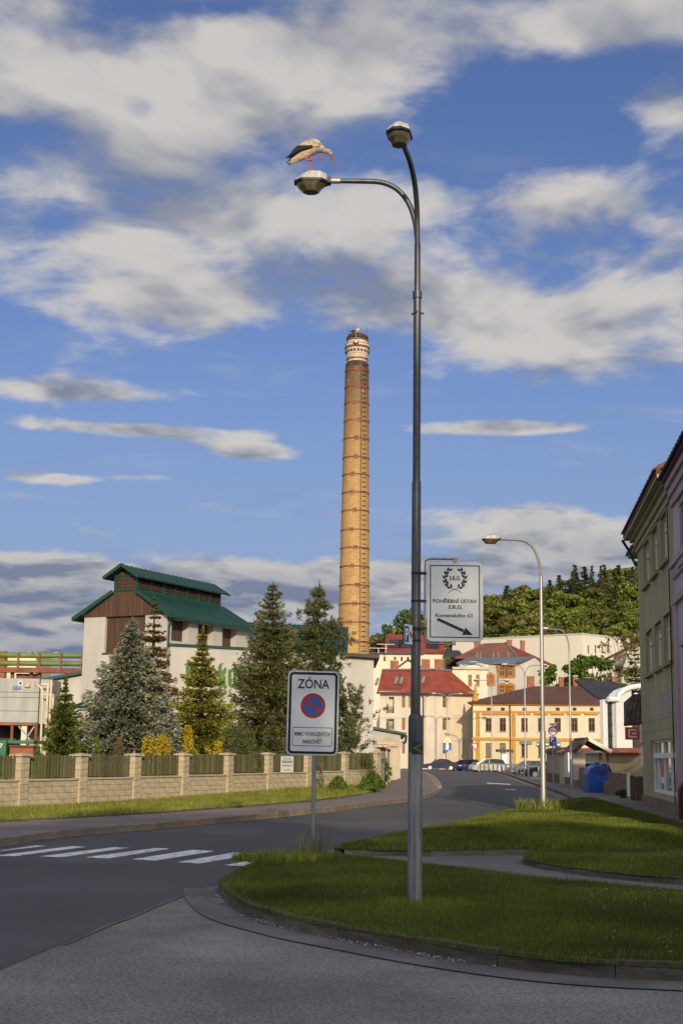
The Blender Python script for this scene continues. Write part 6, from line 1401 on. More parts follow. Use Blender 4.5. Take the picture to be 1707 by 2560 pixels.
for o in up: m_ = MB(); F7.box(m_, o[0] - .45, o[1] + .45, o[3] + .45, o[3] + .7, -.02, .3); m_.build('window_hood', 'plaster_ochre', h6)
for x0, x1 in ((1189, 1199), (1278, 1288), (1500, 1510)):
    a, b = F7.sz(x0, 1800)[0], F7.sz(x1, 1800)[0]
    for k_ in range(12): z0, z1 = zmid + .2 + (F7.sz(1330, 1781)[1] - zmid - .2) * k_ / 12, zmid + .2 + (F7.sz(1330, 1781)[1] - zmid - .2) * (k_ + 1) / 12; m_ = MB(); F7.box(m_, a, b, z0 + .02, z1 - .02, -.03, .1); m_.build('quoin', 'plaster_ochre', h6)
    m_ = MB(); F7.box(m_, a, b, .6, zmid - .1, -.03, .08); m_.build('pilaster', 'plaster_ochre', h6)
for y, h_, o_, mt in ((1848, .35, .22, 'plaster_ochre'), (1779.5, .22, .12, 'plaster_ochre'), (1760, .3, .4, 'plaster_ochre')): z = F7.sz(1330, y)[1]; m_ = MB(); F7.box(m_, -.1, F7.len + .05, z - h_ / 2, z + h_ / 2, -.05, o_); m_.build('cornice', mt, h6)
m_ = MB(); F7.box(m_, -.05, F7.len + .03, 0, .6, -.05, .06); m_.build('plinth', 'plinth_brown', h6)
MB().tube([F7.p(F7.sz(1275, 1800)[0], .3, .15), F7.p(F7.sz(1274, 1800)[0], zE7 - .3, .15)], .1, 6).build('downpipe', 'roof_brown', h6)
ev = .7; rz_ = F7.sz(1430, 1716)[1]; dp_ = 5.5; zr7 = EYE + (rz_ - EYE) * (YY + dp_) / YY
e0, e1 = F7.p(-ev, zE7, ev), F7.p(F7.len + ev, zE7, ev); b0, b1 = F7.p(-ev, zE7, -2 * dp_ - ev), F7.p(F7.len + ev, zE7, -2 * dp_ - ev); t0_ = F7.p(F7.sz(1329, 1716)[0], zr7, -dp_); t1_ = F7.p(F7.len + .3, zr7, -dp_)
rf = MB().slab([e0, e1, t1_, t0_], .2).build('roof', 'roof_brown', h6); MB().slab([e0, b0, t0_], .2).build('roof', 'roof_brown', h6); MB().slab([b0, b1, t1_, t0_], .2).build('roof', 'roof_brown', h6)
for i in range(26):
    f = i / 25; a = e0.lerp(e1, f); b = t0_.lerp(t1_, f) if f > .42 else e0.lerp(t0_, f / .42 if f < .42 else 1)
    if f <= .42: b = t0_ + (a - t0_) * 0.0 if f > .40 else e0.lerp(t0_, min(1, f / .42)) 
    m_ = MB(); m_.bar(a + Vector((0, 0, .03)), b + Vector((0, 0, .03)), .07, .08); m_.build('seam', 'roof_brown', rf, root=h6)
mb = MB(); mb.poly([F7.p(0, 0), F7.p(0, zE7), F7.p(0, zE7, -11), F7.p(0, 0, -11)]); mb.build('end_wall', 'plaster_pale_yellow', h6)
for x, y0, y1 in ((543, 530, 448), (660, 530, 440), (985, 520, 440), (287, 560, 440)): p = PY(*c6(x, y1), YY + dp_ + 1.5); chimney(h6, p.x, YY + dp_ + 1.5, zr7 - 3, p.z, .62 if x != 287 else .98, .6)
p = PY(*c6(765, 455), YY + dp_); sd_ = MB(); 
for zf, r in ((0, .5),): MB().lathe([(.05, -.3), (.65, -.1), (.8, .05), (.78, .1), (.1, -.1)], (p.x, p.y, p.z), 12).build('satellite_dish', 'steel_pale', h6)
MB().tube([(p.x, p.y, zr7 - .2), (p.x, p.y, p.z)], .1, 6).build('dish_mast', 'steel_pale', h6)
p = PY(*c5(1025, 565), YY); MB().lathe([(.5, 0), (.35, .6), (.2, 1.2), (.24, 1.4), (.05, 2.4)], (F7.p(.3, zE7 + .1, -.2)), 8).build('corner_finial', 'plaster_ochre', h6)
sb = thing('shop_panel', 'rounded pale shop sign above the yellow house ground floor', 'sign', tuple(F7.p(F7.sz(1312, 1855)[0], F7.sz(1312, 1862)[1], .1)))
a, b = F7.sz(1299, 1855)[0], F7.sz(1329, 1855)[0]; m_ = MB(); F7.box(m_, a, b, F7.sz(1312, 1860)[1], F7.sz(1312, 1851)[1], .12, .3); m_.build('panel', 'glass_green', sb)
for x0, x1, mt in ((1341, 1347, 'ink_blue'), (1348, 1372, 'ink_green'), (1391, 1400, 'ink_blue')):
    sb = thing('shop_panel', {'1341': 'small blue shop sign on the yellow house wall', '1348': 'green shop sign on the yellow house wall', '1391': 'bright blue square shop sign on the yellow house wall'}[str(x0)], 'sign', tuple(F7.p(F7.sz(x0, 1858)[0], 3, .1)))
    m_ = MB(); F7.box(m_, F7.sz(x0, 1858)[0], F7.sz(x1, 1858)[0], F7.sz(1370, 1867)[1], F7.sz(1370, 1855)[1], .02, .14); m_.build('panel', mt, sb)
    m_ = MB(); F7.box(m_, F7.sz(x0 + 1, 1858)[0], F7.sz(x1 - 1, 1858)[0], F7.sz(1370, 1863)[1], F7.sz(1370, 1859)[1], .14, .16); m_.build('stripe', 'sign_white', sb)
# ---- white hall on the slope
h7 = thing('white_hall', 'big plain white hall with four narrow windows below the wood', 'hall', (75, 305, 0))
YH = 300.0; q0, q1, q2 = PY(1130, 1650, YH + 22), PY(1456, 1650, YH), PY(1575, 1650, YH + 12); F8 = Fac(V2(q1), V2(q0)); F9 = Fac(V2(q1), V2(q2)); zt = F8.sz(1450, 1586)[1]
mb = MB(); F8.wall(mb, 0, F8.len, 0, zt); mb.build('long_wall', 'hall_white', h7)
ow = [opx(F9, c6, x - 8, x + 8, 178, 246) for x in (773, 833, 890, 946)]
mb = MB(); F9.wall(mb, 0, F9.len, 0, zt, ow, .35); mb.build('end_wall', 'hall_white', h7)
for o in ow: F9.window(h7, o, .3, 'frame_brown', 'glass', 2, .6, .12, 'stone_trim')
for f_ in (F8, F9): m_ = MB(); f_.box(m_, -.1, f_.len, zt, zt + .28, -.5, .15); m_.build('parapet', 'plaster_white', h7)
MB().prism([V2(F8.p(0, 0, -.05)), V2(F8.p(F8.len, 0, -.05)), V2(F8.p(F8.len, 0, -25)), V2(F9.p(F9.len, 0, -.05))], zt - .3, zt - .05).build('flat_roof', 'roof_dark', h7)
m_ = MB(); F8.box(m_, -.02, F8.len, zt - 3.5, zt - 3.4, -.05, .03); m_.build('panel_joint', 'plaster_cream', h7)
# ---- pale gabled house on the right slope
h8 = thing('hillside_house', 'pale gabled house half hidden by a pine on the slope', 'house', (52, 232, 0))
q0, q1 = PY(*c6(985, 300), 232), PY(*c6(1290, 300), 232); F10 = Fac(V2(q0), V2(q1)); zl_ = F10.sz(*c6(985, 265))[1]; zr_ = F10.sz(*c6(1185, 160))[1]
w1 = [opx(F10, c6, 1050, 1078, 250, 300)]
mb = MB(); s1_ = F10.sz(*c6(1190, 200))[0]; F10.wall(mb, 0, F10.len, 0, zl_ - 0.0, w1, .3); mb.plate([F10.p(0, zl_), F10.p(F10.len, zl_), F10.p(s1_, zr_ - .3)], -F10.n * .4); mb.build('gable_wall', 'plaster_white', h8)
for o in w1: F10.window(h8, o, .26, 'frame_white', 'glass', 1, .6, .1)
a, b = F10.p(-.6, zl_ - .2, .6), F10.p(s1_, zr_ + .05, .6); MB().slab([a, b, b - F10.n * 9, a - F10.n * 9], .25).build('roof', 'roof_red', h8); a = F10.p(F10.len + .6, zl_ - .2, .6); MB().slab([a, b, b - F10.n * 9, a - F10.n * 9], .25).build('roof', 'roof_red', h8)
m_ = MB(); F10.box(m_, -.05, F10.len, F10.sz(*c6(1000, 350))[1], F10.sz(*c6(1000, 340))[1], 0, .12); m_.build('string_course', 'plaster_white', h8)
# ---- modern grey building with swept white canopy
h9 = thing('modern_building', 'modern pale grey building with dark glazing and swept white canopy', 'building', (24, 118, 0))
YM = 116.0; q0, q1 = PY(1509, 1850, YM), PY(1640, 1850, YM + 3); Fm = Fac(V2(q0), V2(q1)); zt = Fm.sz(*c6(940, 640))[1]; sm_ = lambda x, y: Fm.sz(*c6(x, y))
ztm = sm_(1080, 520)[1]
gl_ = (sm_(933, 800)[0], sm_(980, 800)[0], .8, zt - .15)
mb = MB(); Fm.wall(mb, 0, sm_(985, 800)[0], 0, zt, [gl_], .2); mb.build('wall', 'plaster_modern', h9)
m_ = MB(); Fm.box(m_, *gl_, -.25, -.18); gp = m_.build('glazing', 'glass', h9)
for k_ in range(1, 6): z = gl_[2] + (gl_[3] - gl_[2]) * k_ / 6; m_ = MB(); Fm.box(m_, gl_[0], gl_[1], z - .04, z + .04, -.18, -.1); m_.build('transom', 'steel_black', gp, root=h9)
cur = [(sm_(985, 630)), (sm_(1000, 590)), (sm_(1040, 555)), (sm_(1090, 535)), (sm_(1150, 524)), (sm_(1230, 520))]
pan = [Fm.p(sm_(985, 800)[0], 0, .05)] + [Fm.p(s, z - .25, .05) for s, z in cur[:5]] + [Fm.p(sm_(1112, 560)[0] + .6, 0, .05)]
pan = [Fm.p(cur[0][0], 0, .25), Fm.p(cur[0][0], cur[0][1] - .2, .25)] + [Fm.p(s, z - .2, .25) for s, z in cur[1:4]] + [Fm.p(sm_(1114, 560)[0], sm_(1114, 548)[1], .25), Fm.p(sm_(1114, 560)[0], 0, .25)]
MB().plate(pan, -Fm.n * .3).build('curved_panel', 'plaster_modern', h9)
m_ = MB(); Fm.box(m_, sm_(1114, 560)[0] + .02, sm_(1250, 560)[0], 0, cur[4][1] - .3, -.5, -.4); m_.build('glazing', 'recess_dark', h9)
cp_ = [(sm_(905, 633)), (sm_(985, 633))] + cur[1:]
MB().tube([Fm.p(s, z, .45) for s, z in cp_], .22, 8).build('canopy_edge', 'frame_white', h9, True)
for i in range(len(cp_) - 1): a, b = Fm.p(*cp_[i], .4), Fm.p(*cp_[i + 1], .4); MB().slab([a, b, b - Fm.n * 1.2, a - Fm.n * 1.2], .12).build('canopy', 'frame_white', h9)
m_ = MB(); Fm.box(m_, -.12, .0, 0, zt, -.3, .1); m_.build('corner_post', 'frame_white', h9)
MB().slab([Fm.p(-.1, zt + .35, -.9), Fm.p(Fm.len, zt + .35, -.9), Fm.p(Fm.len, sm_(1000, 488)[1] + .4, -5), Fm.p(sm_(985, 500)[0], sm_(1000, 488)[1] + .4, -5)], .15).build('roof', 'roof_dark', h9)
MB().slab([Fm.p(-.1, zt + .1, -.4), Fm.p(Fm.len, zt + .1, -.4), Fm.p(Fm.len, zt + .35, -.9), Fm.p(-.1, zt + .35, -.9)], .1).build('parapet', 'roof_dark', h9)
Ab = Board(Fm.p(sm_(1158, 600)[0], sm_(1158, 603)[1], .3), math.atan2(Fm.n.x, -Fm.n.y)); Ab.text('cpt', -.1, -.1, .75, 'sign_white', h9, .45, .05)

# ================================================================ right-hand side: yard wall, shelter, gate
def tile_row(fac, a0, a1, z, o0, o1, parent, w=.25, mat='tile_red'):
    n = max(1, round((a1 - a0) / w))
    for i in range(n):
        x0, x1 = a0 + (a1 - a0) * i / n, a0 + (a1 - a0) * (i + 1) / n; m_ = MB(); dz = (o1 - o0) * .45
        m_.hexa([fac.p(x0 + .008, z, o1), fac.p(x1 - .008, z, o1), fac.p(x1 - .008, z + dz, o0), fac.p(x0 + .008, z + dz, o0), fac.p(x0 + .008, z + .05, o1), fac.p(x1 - .008, z + .05, o1), fac.p(x1 - .008, z + dz + .05, o0), fac.p(x0 + .008, z + dz + .05, o0)]); m_.build('tile', mat, parent)
yw = thing('yard_wall', 'sunlit yellow yard wall with red tile coping before the modern building', 'wall', (18, 86, 0))
q0, q1 = PY(*c6(740, 1150), 86), PY(*c6(1240, 1150), 78); Fy = Fac(V2(q0), V2(q1)); zw = Fy.sz(*c6(1000, 1082))[1]
m_ = MB(); Fy.box(m_, -4, Fy.len, 0, zw, -.3, 0); m_.build('wall', 'plaster_yellow', yw); tile_row(Fy, -4, Fy.len, zw - .02, -.30, .28, yw, .3)
gw_ = thing('low_garden_wall', 'grey garden wall with curved dark tile coping beside the pavement', 'wall', (13.5, 74, 0))
q0, q1 = G(*c6(422, 1330)), G(*c6(620, 1362)); Fg = Fac(V2(q0), V2(q1)); zw = Fg.sz(*c6(500, 1085))[1]; zt = Fg.sz(*c6(500, 1036))[1]
m_ = MB(); Fg.box(m_, 0, Fg.len, 0, zw, -.35, 0); m_.build('wall', 'plaster_grey', gw_); m_ = MB(); Fg.box(m_, -.02, Fg.len + .02, 0, Fg.sz(*c6(500, 1255))[1], -.37, .03); m_.build('plinth', 'plinth_brown', gw_)
n_t = 14
for i in range(n_t): a, b = Fg.len * i / n_t, Fg.len * (i + 1) / n_t; ar = [Fg.p(a + .02, zw + (zt - zw) * math.sin(PI * j / 8), .12 - .6 * (1 - math.cos(PI * j / 8)) / 2) for j in range(9)]; m_ = MB(); m_.plate(ar, Fg.d * (b - a - .03)); m_.build('tile', 'roof_tile_old', gw_)
dq = thing('wall_notice', 'pale poster panel on the grey garden wall', 'poster', tuple(Fg.p(Fg.sz(*c6(560, 1180))[0], 1, 0))); a, b = Fg.sz(*c6(542, 1180))[0], Fg.sz(*c6(578, 1180))[0]; m_ = MB(); Fg.box(m_, a, b, Fg.sz(*c6(560, 1255))[1], Fg.sz(*c6(560, 1122))[1], .005, .03); m_.build('sheet', 'sign_white', dq)
ws = thing('white_stele', 'slim white round-topped panel at the end of the grey garden wall', 'panel', tuple(q1)); a, b = Fg.sz(*c6(584, 1180))[0], Fg.sz(*c6(618, 1180))[0]; zt_ = Fg.sz(*c6(600, 1075))[1]
ol = [(a, .55), (b, .55)] + [((a + b) / 2 + (b - a) / 2 * math.cos(PI * j / 10), zt_ + .22 * math.sin(PI * j / 10)) for j in range(11)]
MB().plate([Fg.p(s, z, .04) for s, z in ol], Fg.n * .08).build('panel', 'frame_white', ws); m_ = MB(); Fg.box(m_, a + .1, b - .1, 0, .55, .04, .12); m_.build('foot', 'plinth_brown', ws)
# tiled shelter over the side gate
sh = thing('gate_shelter', 'small open shelter with gabled brown tile roof over the side gate', 'shelter', tuple(G(*c6(680, 1385))))
s0_, s1_ = G(*c6(645, 1388)), G(*c6(705, 1392)); Y0 = s0_.y
qq = lambda x, y, Y=Y0: PY(*c6(x, y), Y)
MB().box(s0_.x, Y0, 0, qq(748, 1200).x, Y0 + .5, qq(700, 1075).z).build('pier', 'plaster_grey', sh); MB().box(s0_.x - .04, Y0 - .03, 0, qq(705, 1200).x, Y0, qq(700, 1310).z).build('pier_base', 'plinth_brown', sh)
ap0, ap1 = qq(755, 960), qq(755, 960, Y0 + 4); l0, r0 = qq(640, 1080), qq(955, 1075)
for a in (l0, r0):
    n_k = 5
    for i in range(n_k):
        f0, f1 = i / n_k, (i + 1) / n_k
        for j in range(8):
            y0, y1 = Y0 - .4 + 4.2 * j / 8, Y0 - .4 + 4.2 * (j + 1) / 8; u0, u1 = Vector(a).lerp(ap0, f0), Vector(a).lerp(ap0, f1 + .04)
            m_ = MB(); m_.slab([(u0.x, y0 + .01, u0.z + .05), (u0.x, y1 - .01, u0.z + .05), (u1.x, y1 - .01, u1.z + .02), (u1.x, y0 + .01, u1.z + .02)], .04); m_.build('tile', 'roof_tile_old', sh)
    m_ = MB(); m_.bar((a.x, Y0 - .42, a.z), (ap0.x, Y0 - .42, ap0.z), .06, .2); m_.build('barge_board', 'steel_pale' if a is r0 else 'wood_brown', sh)
m_ = MB(); m_.bar((l0.x + .5, Y0 + .1, l0.z + .05), (r0.x - .2, Y0 + .1, l0.z + .05), .14, .14); m_.build('tie_beam', 'steel_pale', sh)
for x, Y in ((872, Y0), (903, Y0 + 2), (935, Y0 + .2)): p = qq(x, 1100, Y); MB().box(p.x - .06, Y, 0, p.x + .06, Y + .12, qq(x, 1078, Y).z).build('post', 'wood_brown', sh)
dw = thing('dark_wall', 'low dark rendered wall in front of the blue container', 'wall', tuple(G(*c6(710, 1392))))
q0, q1 = G(*c6(705, 1395)), G(*c6(1030, 1470)); Fd = Fac(V2(q0), V2(q1)); zL, zRt = Fd.sz(*c6(760, 1290))[1], Fd.sz(*c6(1000, 1345))[1]
MB().plate([Fd.p(.0, 0), Fd.p(Fd.len, 0), Fd.p(Fd.len, zRt), Fd.p(0, zL)], -Fd.n * .25).build('wall', 'plinth_brown', dw)
for x0, x1, yt in ((705, 755, 1205), (950, 1030, 1248)): m_ = MB(); Fd.box(m_, Fd.sz(*c6(x0, 1350))[0], Fd.sz(*c6(x1, 1350))[0], 0, Fd.sz(*c6((x0 + x1) / 2, yt))[1], -.32, .06); m_.build('pier', 'plinth_brown', dw)
# blue bell-shaped recycling container
bl = thing('recycling_container', 'blue plastic recycling container with rounded hatch behind the dark wall', 'container', (qq(855, 1300, 66).x, 66, 0))
W6 = lambda x, y: PY(*c6(x, y), 66); x0, x1 = W6(770, 1250).x, W6(950, 1250).x; zb_, zt_ = 0.0, W6(850, 1182).z
w6 = x1 - x0; pr_ = [(x0, zb_), (x1, zb_), (x1 + .02, zt_ - .42), (x1 - .12 * w6, zt_ - .16), (x1 - .38 * w6, zt_), (x0 + .38 * w6, zt_ + .01), (x0 + .12 * w6, zt_ - .14), (x0 - .02, zt_ - .42)]
MB().plate([(x, 66, z) for x, z in pr_], (0, 1.5, 0)).build('body', 'bin_blue', bl, False, .05)
p = W6(893, 1240); m_ = MB(); m_.lathe([(.02, 0), (.17, 0), (.18, .05), (.02, .06)], (0, 0, 0), 14); m_.v = [(p.x + v[0], 65.99 - v[2], p.z + v[1] * .75) for v in m_.v]; m_.build('hatch', 'recess_dark', bl)
MB().box(x0 - .02, 65.97, W6(800, 1210).z, x0 + .3 * w6, 65.99, W6(800, 1205).z).build('yellow_band', 'ink_yellow', bl)
for x in (830, 920): q = W6(x, 1200); MB().tube([(q.x, 65.95, q.z - .3), (q.x, 65.9, q.z), (q.x + .15, 65.95, q.z + .05)], .04, 6).build('lifting_lug', 'bin_blue', bl)
wd = thing('white_gate', 'narrow white painted gate leaf between the dark wall and brown planks', 'gate', tuple(G(*c6(1075, 1470))))
q0, q1 = G(*c6(1062, 1470)), G(*c6(1122, 1470)); Fwd = Fac(V2(q0), V2(q1)); zt = Fwd.sz(*c6(1090, 1255))[1]
m_ = MB(); Fwd.box(m_, .12, Fwd.len, .12, zt - .05, -.03, .01); m_.build('leaf', 'frame_white', wd)
m_ = MB(); Fwd.box(m_, 0, .12, 0, zt + .05, -.06, .06); m_.build('post', 'frame_white', wd); m_ = MB(); Fwd.box(m_, .12, Fwd.len, zt - .05, zt + .02, -.04, .03); m_.build('top_rail', 'frame_white', wd)
bp_ = thing('plank_screen', 'dark brown upright plank screen against the olive house', 'fence', tuple(G(*c6(1130, 1505))))
q0, q1 = G(*c6(1122, 1502)), G(*c6(1262, 1512)); Fp = Fac(V2(q0), V2(q1)); zt = Fp.sz(*c6(1190, 1278))[1]
for i in range(4): m_ = MB(); Fp.box(m_, Fp.len * i / 4 + .015, Fp.len * (i + 1) / 4 - .015, 0.05, zt - .02 * (i % 2), -.06, .01 * (i % 2)); m_.build('plank', 'wood_brown', bp_)

# ================================================================ olive house
OA = G(1697, 2050); OB = G(1590, 2011); FO = Fac(V2(OA), V2(OB)); c7 = lambda x, y=0: (1490 + x * .306, 1080 + y * .306)
oh = thing('olive_house', 'olive-rendered three-storey house with deep eaves and a shop window', 'house', (OA.x, OA.y, 0), math.atan2(FO.d.y, FO.d.x))
zEo = 9.72; SL = FO.sz(*c7(345, 1400))[0]                  # eaves line, far corner
wins = []
for x0, x1, t, b in ((387, 436, 850, 1215), (455, 505, 780, 1165), (530, 585, 705, 1105), (410, 462, 1600, 1955), (482, 540, 1550, 1930), (557, 618, 1500, 1905)): wins.append(opx(FO, c7, x0, x1, t, b))
zs = [sum(w[2] for w in wins[:3]) / 3, sum(w[3] for w in wins[:3]) / 3, sum(w[2] for w in wins[3:]) / 3, sum(w[3] for w in wins[3:]) / 3]
wins = [(w[0], w[1], zs[0], zs[1]) for w in wins[:3]] + [(w[0], w[1], zs[2], zs[3]) for w in wins[3:]]
c9 = lambda x, y=0: (1540 + x * .1615, 1700 + y * .1615)
shop = opx(FO, c9, 530, 925, 925, 1880); shop = (shop[0], shop[1], .62, FO.sz(*c9(720, 920))[1])
mb = MB(); FO.wall(mb, -.85, SL, 0, zEo, wins + [shop], .2); mb.build('street_wall', 'plaster_olive', oh)
for w in wins:
    o_ = FO.window(oh, w, .17, 'frame_white', 'glass_warm', 2, .72, .09)
    m_ = MB(); FO.box(m_, w[0] - .08, w[1] + .08, w[2] - .12, w[2], -.05, .12); m_.build('sill', 'plaster_olive_dark', o_, root=oh)
    for q in ((w[0] - .1, w[0], w[2], w[3] + .1), (w[1], w[1] + .1, w[2], w[3] + .1), (w[0], w[1], w[3], w[3] + .1)): m_ = MB(); FO.box(m_, *q, -.02, .035); m_.build('surround', 'plaster_olive', o_, root=oh)
# shop front
sf = MB()
for q in ((shop[0], shop[0] + .07, shop[2], shop[3]), (shop[1] - .07, shop[1], shop[2], shop[3]), (shop[0] + .07, shop[1] - .07, shop[2], shop[2] + .1), (shop[0] + .07, shop[1] - .07, shop[3] - .07, shop[3])): FO.box(sf, *q, -.19, -.10)
zt_ = FO.sz(*c9(740, 1170))[1]; FO.box(sf, shop[0] + .07, shop[1] - .07, zt_ - .08, zt_ + .08, -.185, -.095)
for f in (.30, .57, .84): x = shop[0] + (shop[1] - shop[0]) * f; FO.box(sf, x - .035, x + .035, shop[2] + .1, shop[3] - .07, -.18, -.105)
sfo = sf.build('shop_window', 'frame_white', oh); g_ = MB(); FO.box(g_, *shop, -.25, -.175); g_.build('pane', 'glass', sfo, root=oh)
for f0, f1, z0, z1, mt in ((.87, .97, zt_ + .15, shop[3] - .12, 'container_orange'), (.34, .54, shop[2] + .5, zt_ - .5, 'curtain'), (.62, .80, shop[2] + .3, zt_ - .3, 'sign_white'), (.64, .78, shop[2] + .5, shop[2] + 1.2, 'orange_red')):
    m_ = MB(); a, b = shop[0] + (shop[1] - shop[0]) * f0, shop[0] + (shop[1] - shop[0]) * f1; o__ = -.172 if mt != 'orange_red' else -.168; FO.box(m_, a, b, z0, z1, o__, o__ + .003); m_.build('window_poster', mt, sfo, root=oh)
m_ = MB(); FO.box(m_, -.84, SL + .03, 0, .45, -.05, .06); m_.build('plinth', 'plinth_brown', oh)
for y in (600, 770): z = FO.sz(*c9(700, y))[1]; m_ = MB(); FO.box(m_, 0, SL, z - .012, z + .012, -.03, .006); m_.build('render_joint', 'plaster_olive_dark', oh)
q = opx(FO, c9, 500, 900, 170, 540); m_ = MB(); FO.box(m_, *q, -.02, .006); m_.build('patched_panel', 'plaster_grey', oh)
# eaves: stepped cornice, soffit, tiled edge
for z0, z1, o_ in ((zEo - .55, zEo - .35, .07), (zEo - .35, zEo - .12, .15), (zEo - .12, zEo, .26)): m_ = MB(); FO.box(m_, -.84, SL + o_, z0, z1, -.1, o_); m_.build('cornice', 'plaster_olive', oh)
m_ = MB(); FO.box(m_, -.85, SL + .45, zEo, zEo + .10, -.2, .46); m_.build('soffit', 'plaster_olive', oh)
m_ = MB(); FO.box(m_, -.85, SL + .47, zEo + .1, zEo + .24, .34, .48); m_.build('fascia', 'wood_brown', oh)
MB().slab([FO.p(-.85, zEo + .28, .48), FO.p(SL + .5, zEo + .28, .48), FO.p(SL - 3.4, zEo + 2.6, -3.6), FO.p(-.85, zEo + 2.6, -3.6)], .08).build('roof', 'roof_tile_old', oh); MB().slab([FO.p(SL + .5, zEo + .28, .48), FO.p(SL + .5, zEo + .28, -9), FO.p(SL - 3.4, zEo + 2.6, -3.6)], .08).build('roof', 'roof_tile_old', oh)
n = 34
for i in range(n):
    a, b = -.85 + (SL + 1.4) * i / n, -.85 + (SL + 1.4) * (i + 1) / n; m_ = MB(); m_.slab([FO.p(a + .01, zEo + .27 + .02 * (i % 2), .56), FO.p(b - .01, zEo + .27 + .02 * (i % 2), .56), FO.p(b - .01, zEo + .52, .12), FO.p(a + .01, zEo + .52, .12)], .05); m_.build('eaves_tile', 'roof_tile_old', oh)
mb = MB(); mb.poly([FO.p(SL, 0), FO.p(SL, zEo), FO.p(SL, zEo, -9), FO.p(SL, 0, -9)]); mb.poly([FO.p(0, 0, -9), FO.p(0, zEo, -9), FO.p(SL, zEo, -9), FO.p(SL, 0, -9)]); mb.build('far_wall', 'plaster_olive', oh)
# recessed stair bay at the far end with its own lower eaves
bs, be = SL + .02, FO.sz(*c7(312, 1200))[0] + .5; zb_ = FO.sz(*c7(318, 930))[1] - .3; FOo = -.55
slit = (SL + .35, SL + .85, zs[2] - 1.5, zs[1] - .9)
mb = MB(); FB_ = Fac(V2(FO.p(0, 0, FOo)), V2(FO.p(10, 0, FOo))); FB_.n = FO.n; FB_.wall(mb, bs, be, 0, zb_, [slit], .2); mb.poly([FB_.p(be, 0), FB_.p(be, zb_), FB_.p(be, zb_, -8), FB_.p(be, 0, -8)]); mb.build('stair_bay_wall', 'plaster_olive', oh)
FB_.window(oh, slit, .18, 'frame_brown', 'glass', 1, None, .05)
for z0, z1, o_ in ((zb_ - .3, zb_ - .1, .12), (zb_ - .1, zb_ + .02, .3)): m_ = MB(); FB_.box(m_, bs, be + o_, z0, z1, -.1, o_); m_.build('cornice', 'plaster_olive', oh)
m_ = MB(); FB_.box(m_, bs, be + .45, zb_ + .02, zb_ + .12, -.2, .70); m_.build('soffit', 'plaster_olive', oh)
MB().slab([FB_.p(bs, zb_ + .2, .8), FB_.p(be + .55, zb_ + .2, .8), FB_.p(be - 1, zb_ + 1.5, -1.6), FB_.p(bs, zb_ + 1.5, -1.6)], .1).build('roof', 'roof_tile_old', oh)
m_ = MB(); FB_.box(m_, bs, be + .02, 0, .45, -.05, .05); m_.build('plinth', 'plinth_brown', oh)
MB().tube([FO.p(SL - .05, zEo - .05, .55), FO.p(SL + .2, zEo - .4, .3), FO.p(SL + .08, zEo - 1.0, .06)], .05, 8).build('rain_pipe', 'roof_dark', oh)
MB().tube([FO.p(.35, .4, .06), FO.p(.35, zEo - .7, .06)], .018, 6).build('lightning_wire', 'steel_black', oh)
# tiled awning and projecting square sign at the far corner
aw = thing('tiled_awning', 'steep dark tiled awning on the far corner of the olive house', 'awning', tuple(FO.p(SL + .3, 3, 0)))
z0, z1 = FO.sz(*c6(1160, 848))[1], FO.sz(*c6(1180, 592))[1]; yA = FO.p(SL + .1, 0).y
pa, pb_ = PY(*c6(1070, 846), yA), PY(*c6(1135, 600), yA + .9); pc_, pd_ = PY(*c6(1243, 835), yA), PY(*c6(1240, 585), yA + .9)
for i in range(4):
    f0, f1 = i / 4, (i + 1) / 4
    for j in range(4):
        g0_, g1_ = j / 4, (j + 1) / 4; P_ = lambda f, g: pa.lerp(pb_, f).lerp(pc_.lerp(pd_, f), g)
        m_ = MB(); m_.slab([P_(f0, g0_) + Vector((.01, -.03, 0)), P_(f0, g1_) + Vector((-.01, -.03, 0)), P_(f1, g1_) + Vector((-.01, 0, .03)), P_(f1, g0_) + Vector((.01, 0, .03))], .04); m_.build('tile', 'roof_tile_old', aw)
m_ = MB(); m_.bar(pa, pc_, .1, .1); m_.build('edge_beam', 'wood_brown', aw); m_ = MB(); m_.add([pa, pc_, pd_ + Vector((0, 1.5, -.2)), pb_ + Vector((0, 1.5, -.2)), pb_, pd_], [(0, 1, 2, 3), (0, 3, 4), (1, 5, 2), (4, 5, 2, 3)]); m_.build('back', 'wood_brown', aw)
cz_ = thing('square_sign', 'square orange-red sign with white bracket emblem under the tiled awning', 'sign', tuple(FO.p(SL + .2, 2.6, .1)))
s0_, s1_ = PY(*c6(1083, 865), yA - .2), PY(*c6(1197, 972), yA - .2); Cb = Board(((s0_.x + s1_.x) / 2, yA - .2, (s0_.z + s1_.z) / 2), 0); w_ = (s1_.x - s0_.x); h_ = (s0_.z - s1_.z)
Cb.fill([(-w_ / 2, -h_ / 2), (w_ / 2, -h_ / 2), (w_ / 2, h_ / 2), (-w_ / 2, h_ / 2)], -.12, 0, 'box', 'orange_red', cz_)
em = MB()
for q in ((-.30, .32, .22, .33), (-.30, -.18, -.33, .22), (-.18, .32, -.33, -.22), (-.05, .32, -.06, .06)): em.poly([Cb.p(q[0] * w_, q[2] * h_, .004), Cb.p(q[1] * w_, q[2] * h_, .004), Cb.p(q[1] * w_, q[3] * h_, .004), Cb.p(q[0] * w_, q[3] * h_, .004)])
em.build('emblem', 'sign_white', cz_); MB().bar(Cb.p(w_ / 2, 0, -.06), FO.p(SL + .05, s0_.z - h_ / 2, 0), .05).build('bracket', 'steel_black', cz_)
MB().box(Cb.p(w_ / 2 + .03, 0).x, yA - .35, s1_.z - .1, Cb.p(w_ / 2 + .09, 0).x, yA - .25, s0_.z + .1).build('frame_post', 'frame_white', cz_)
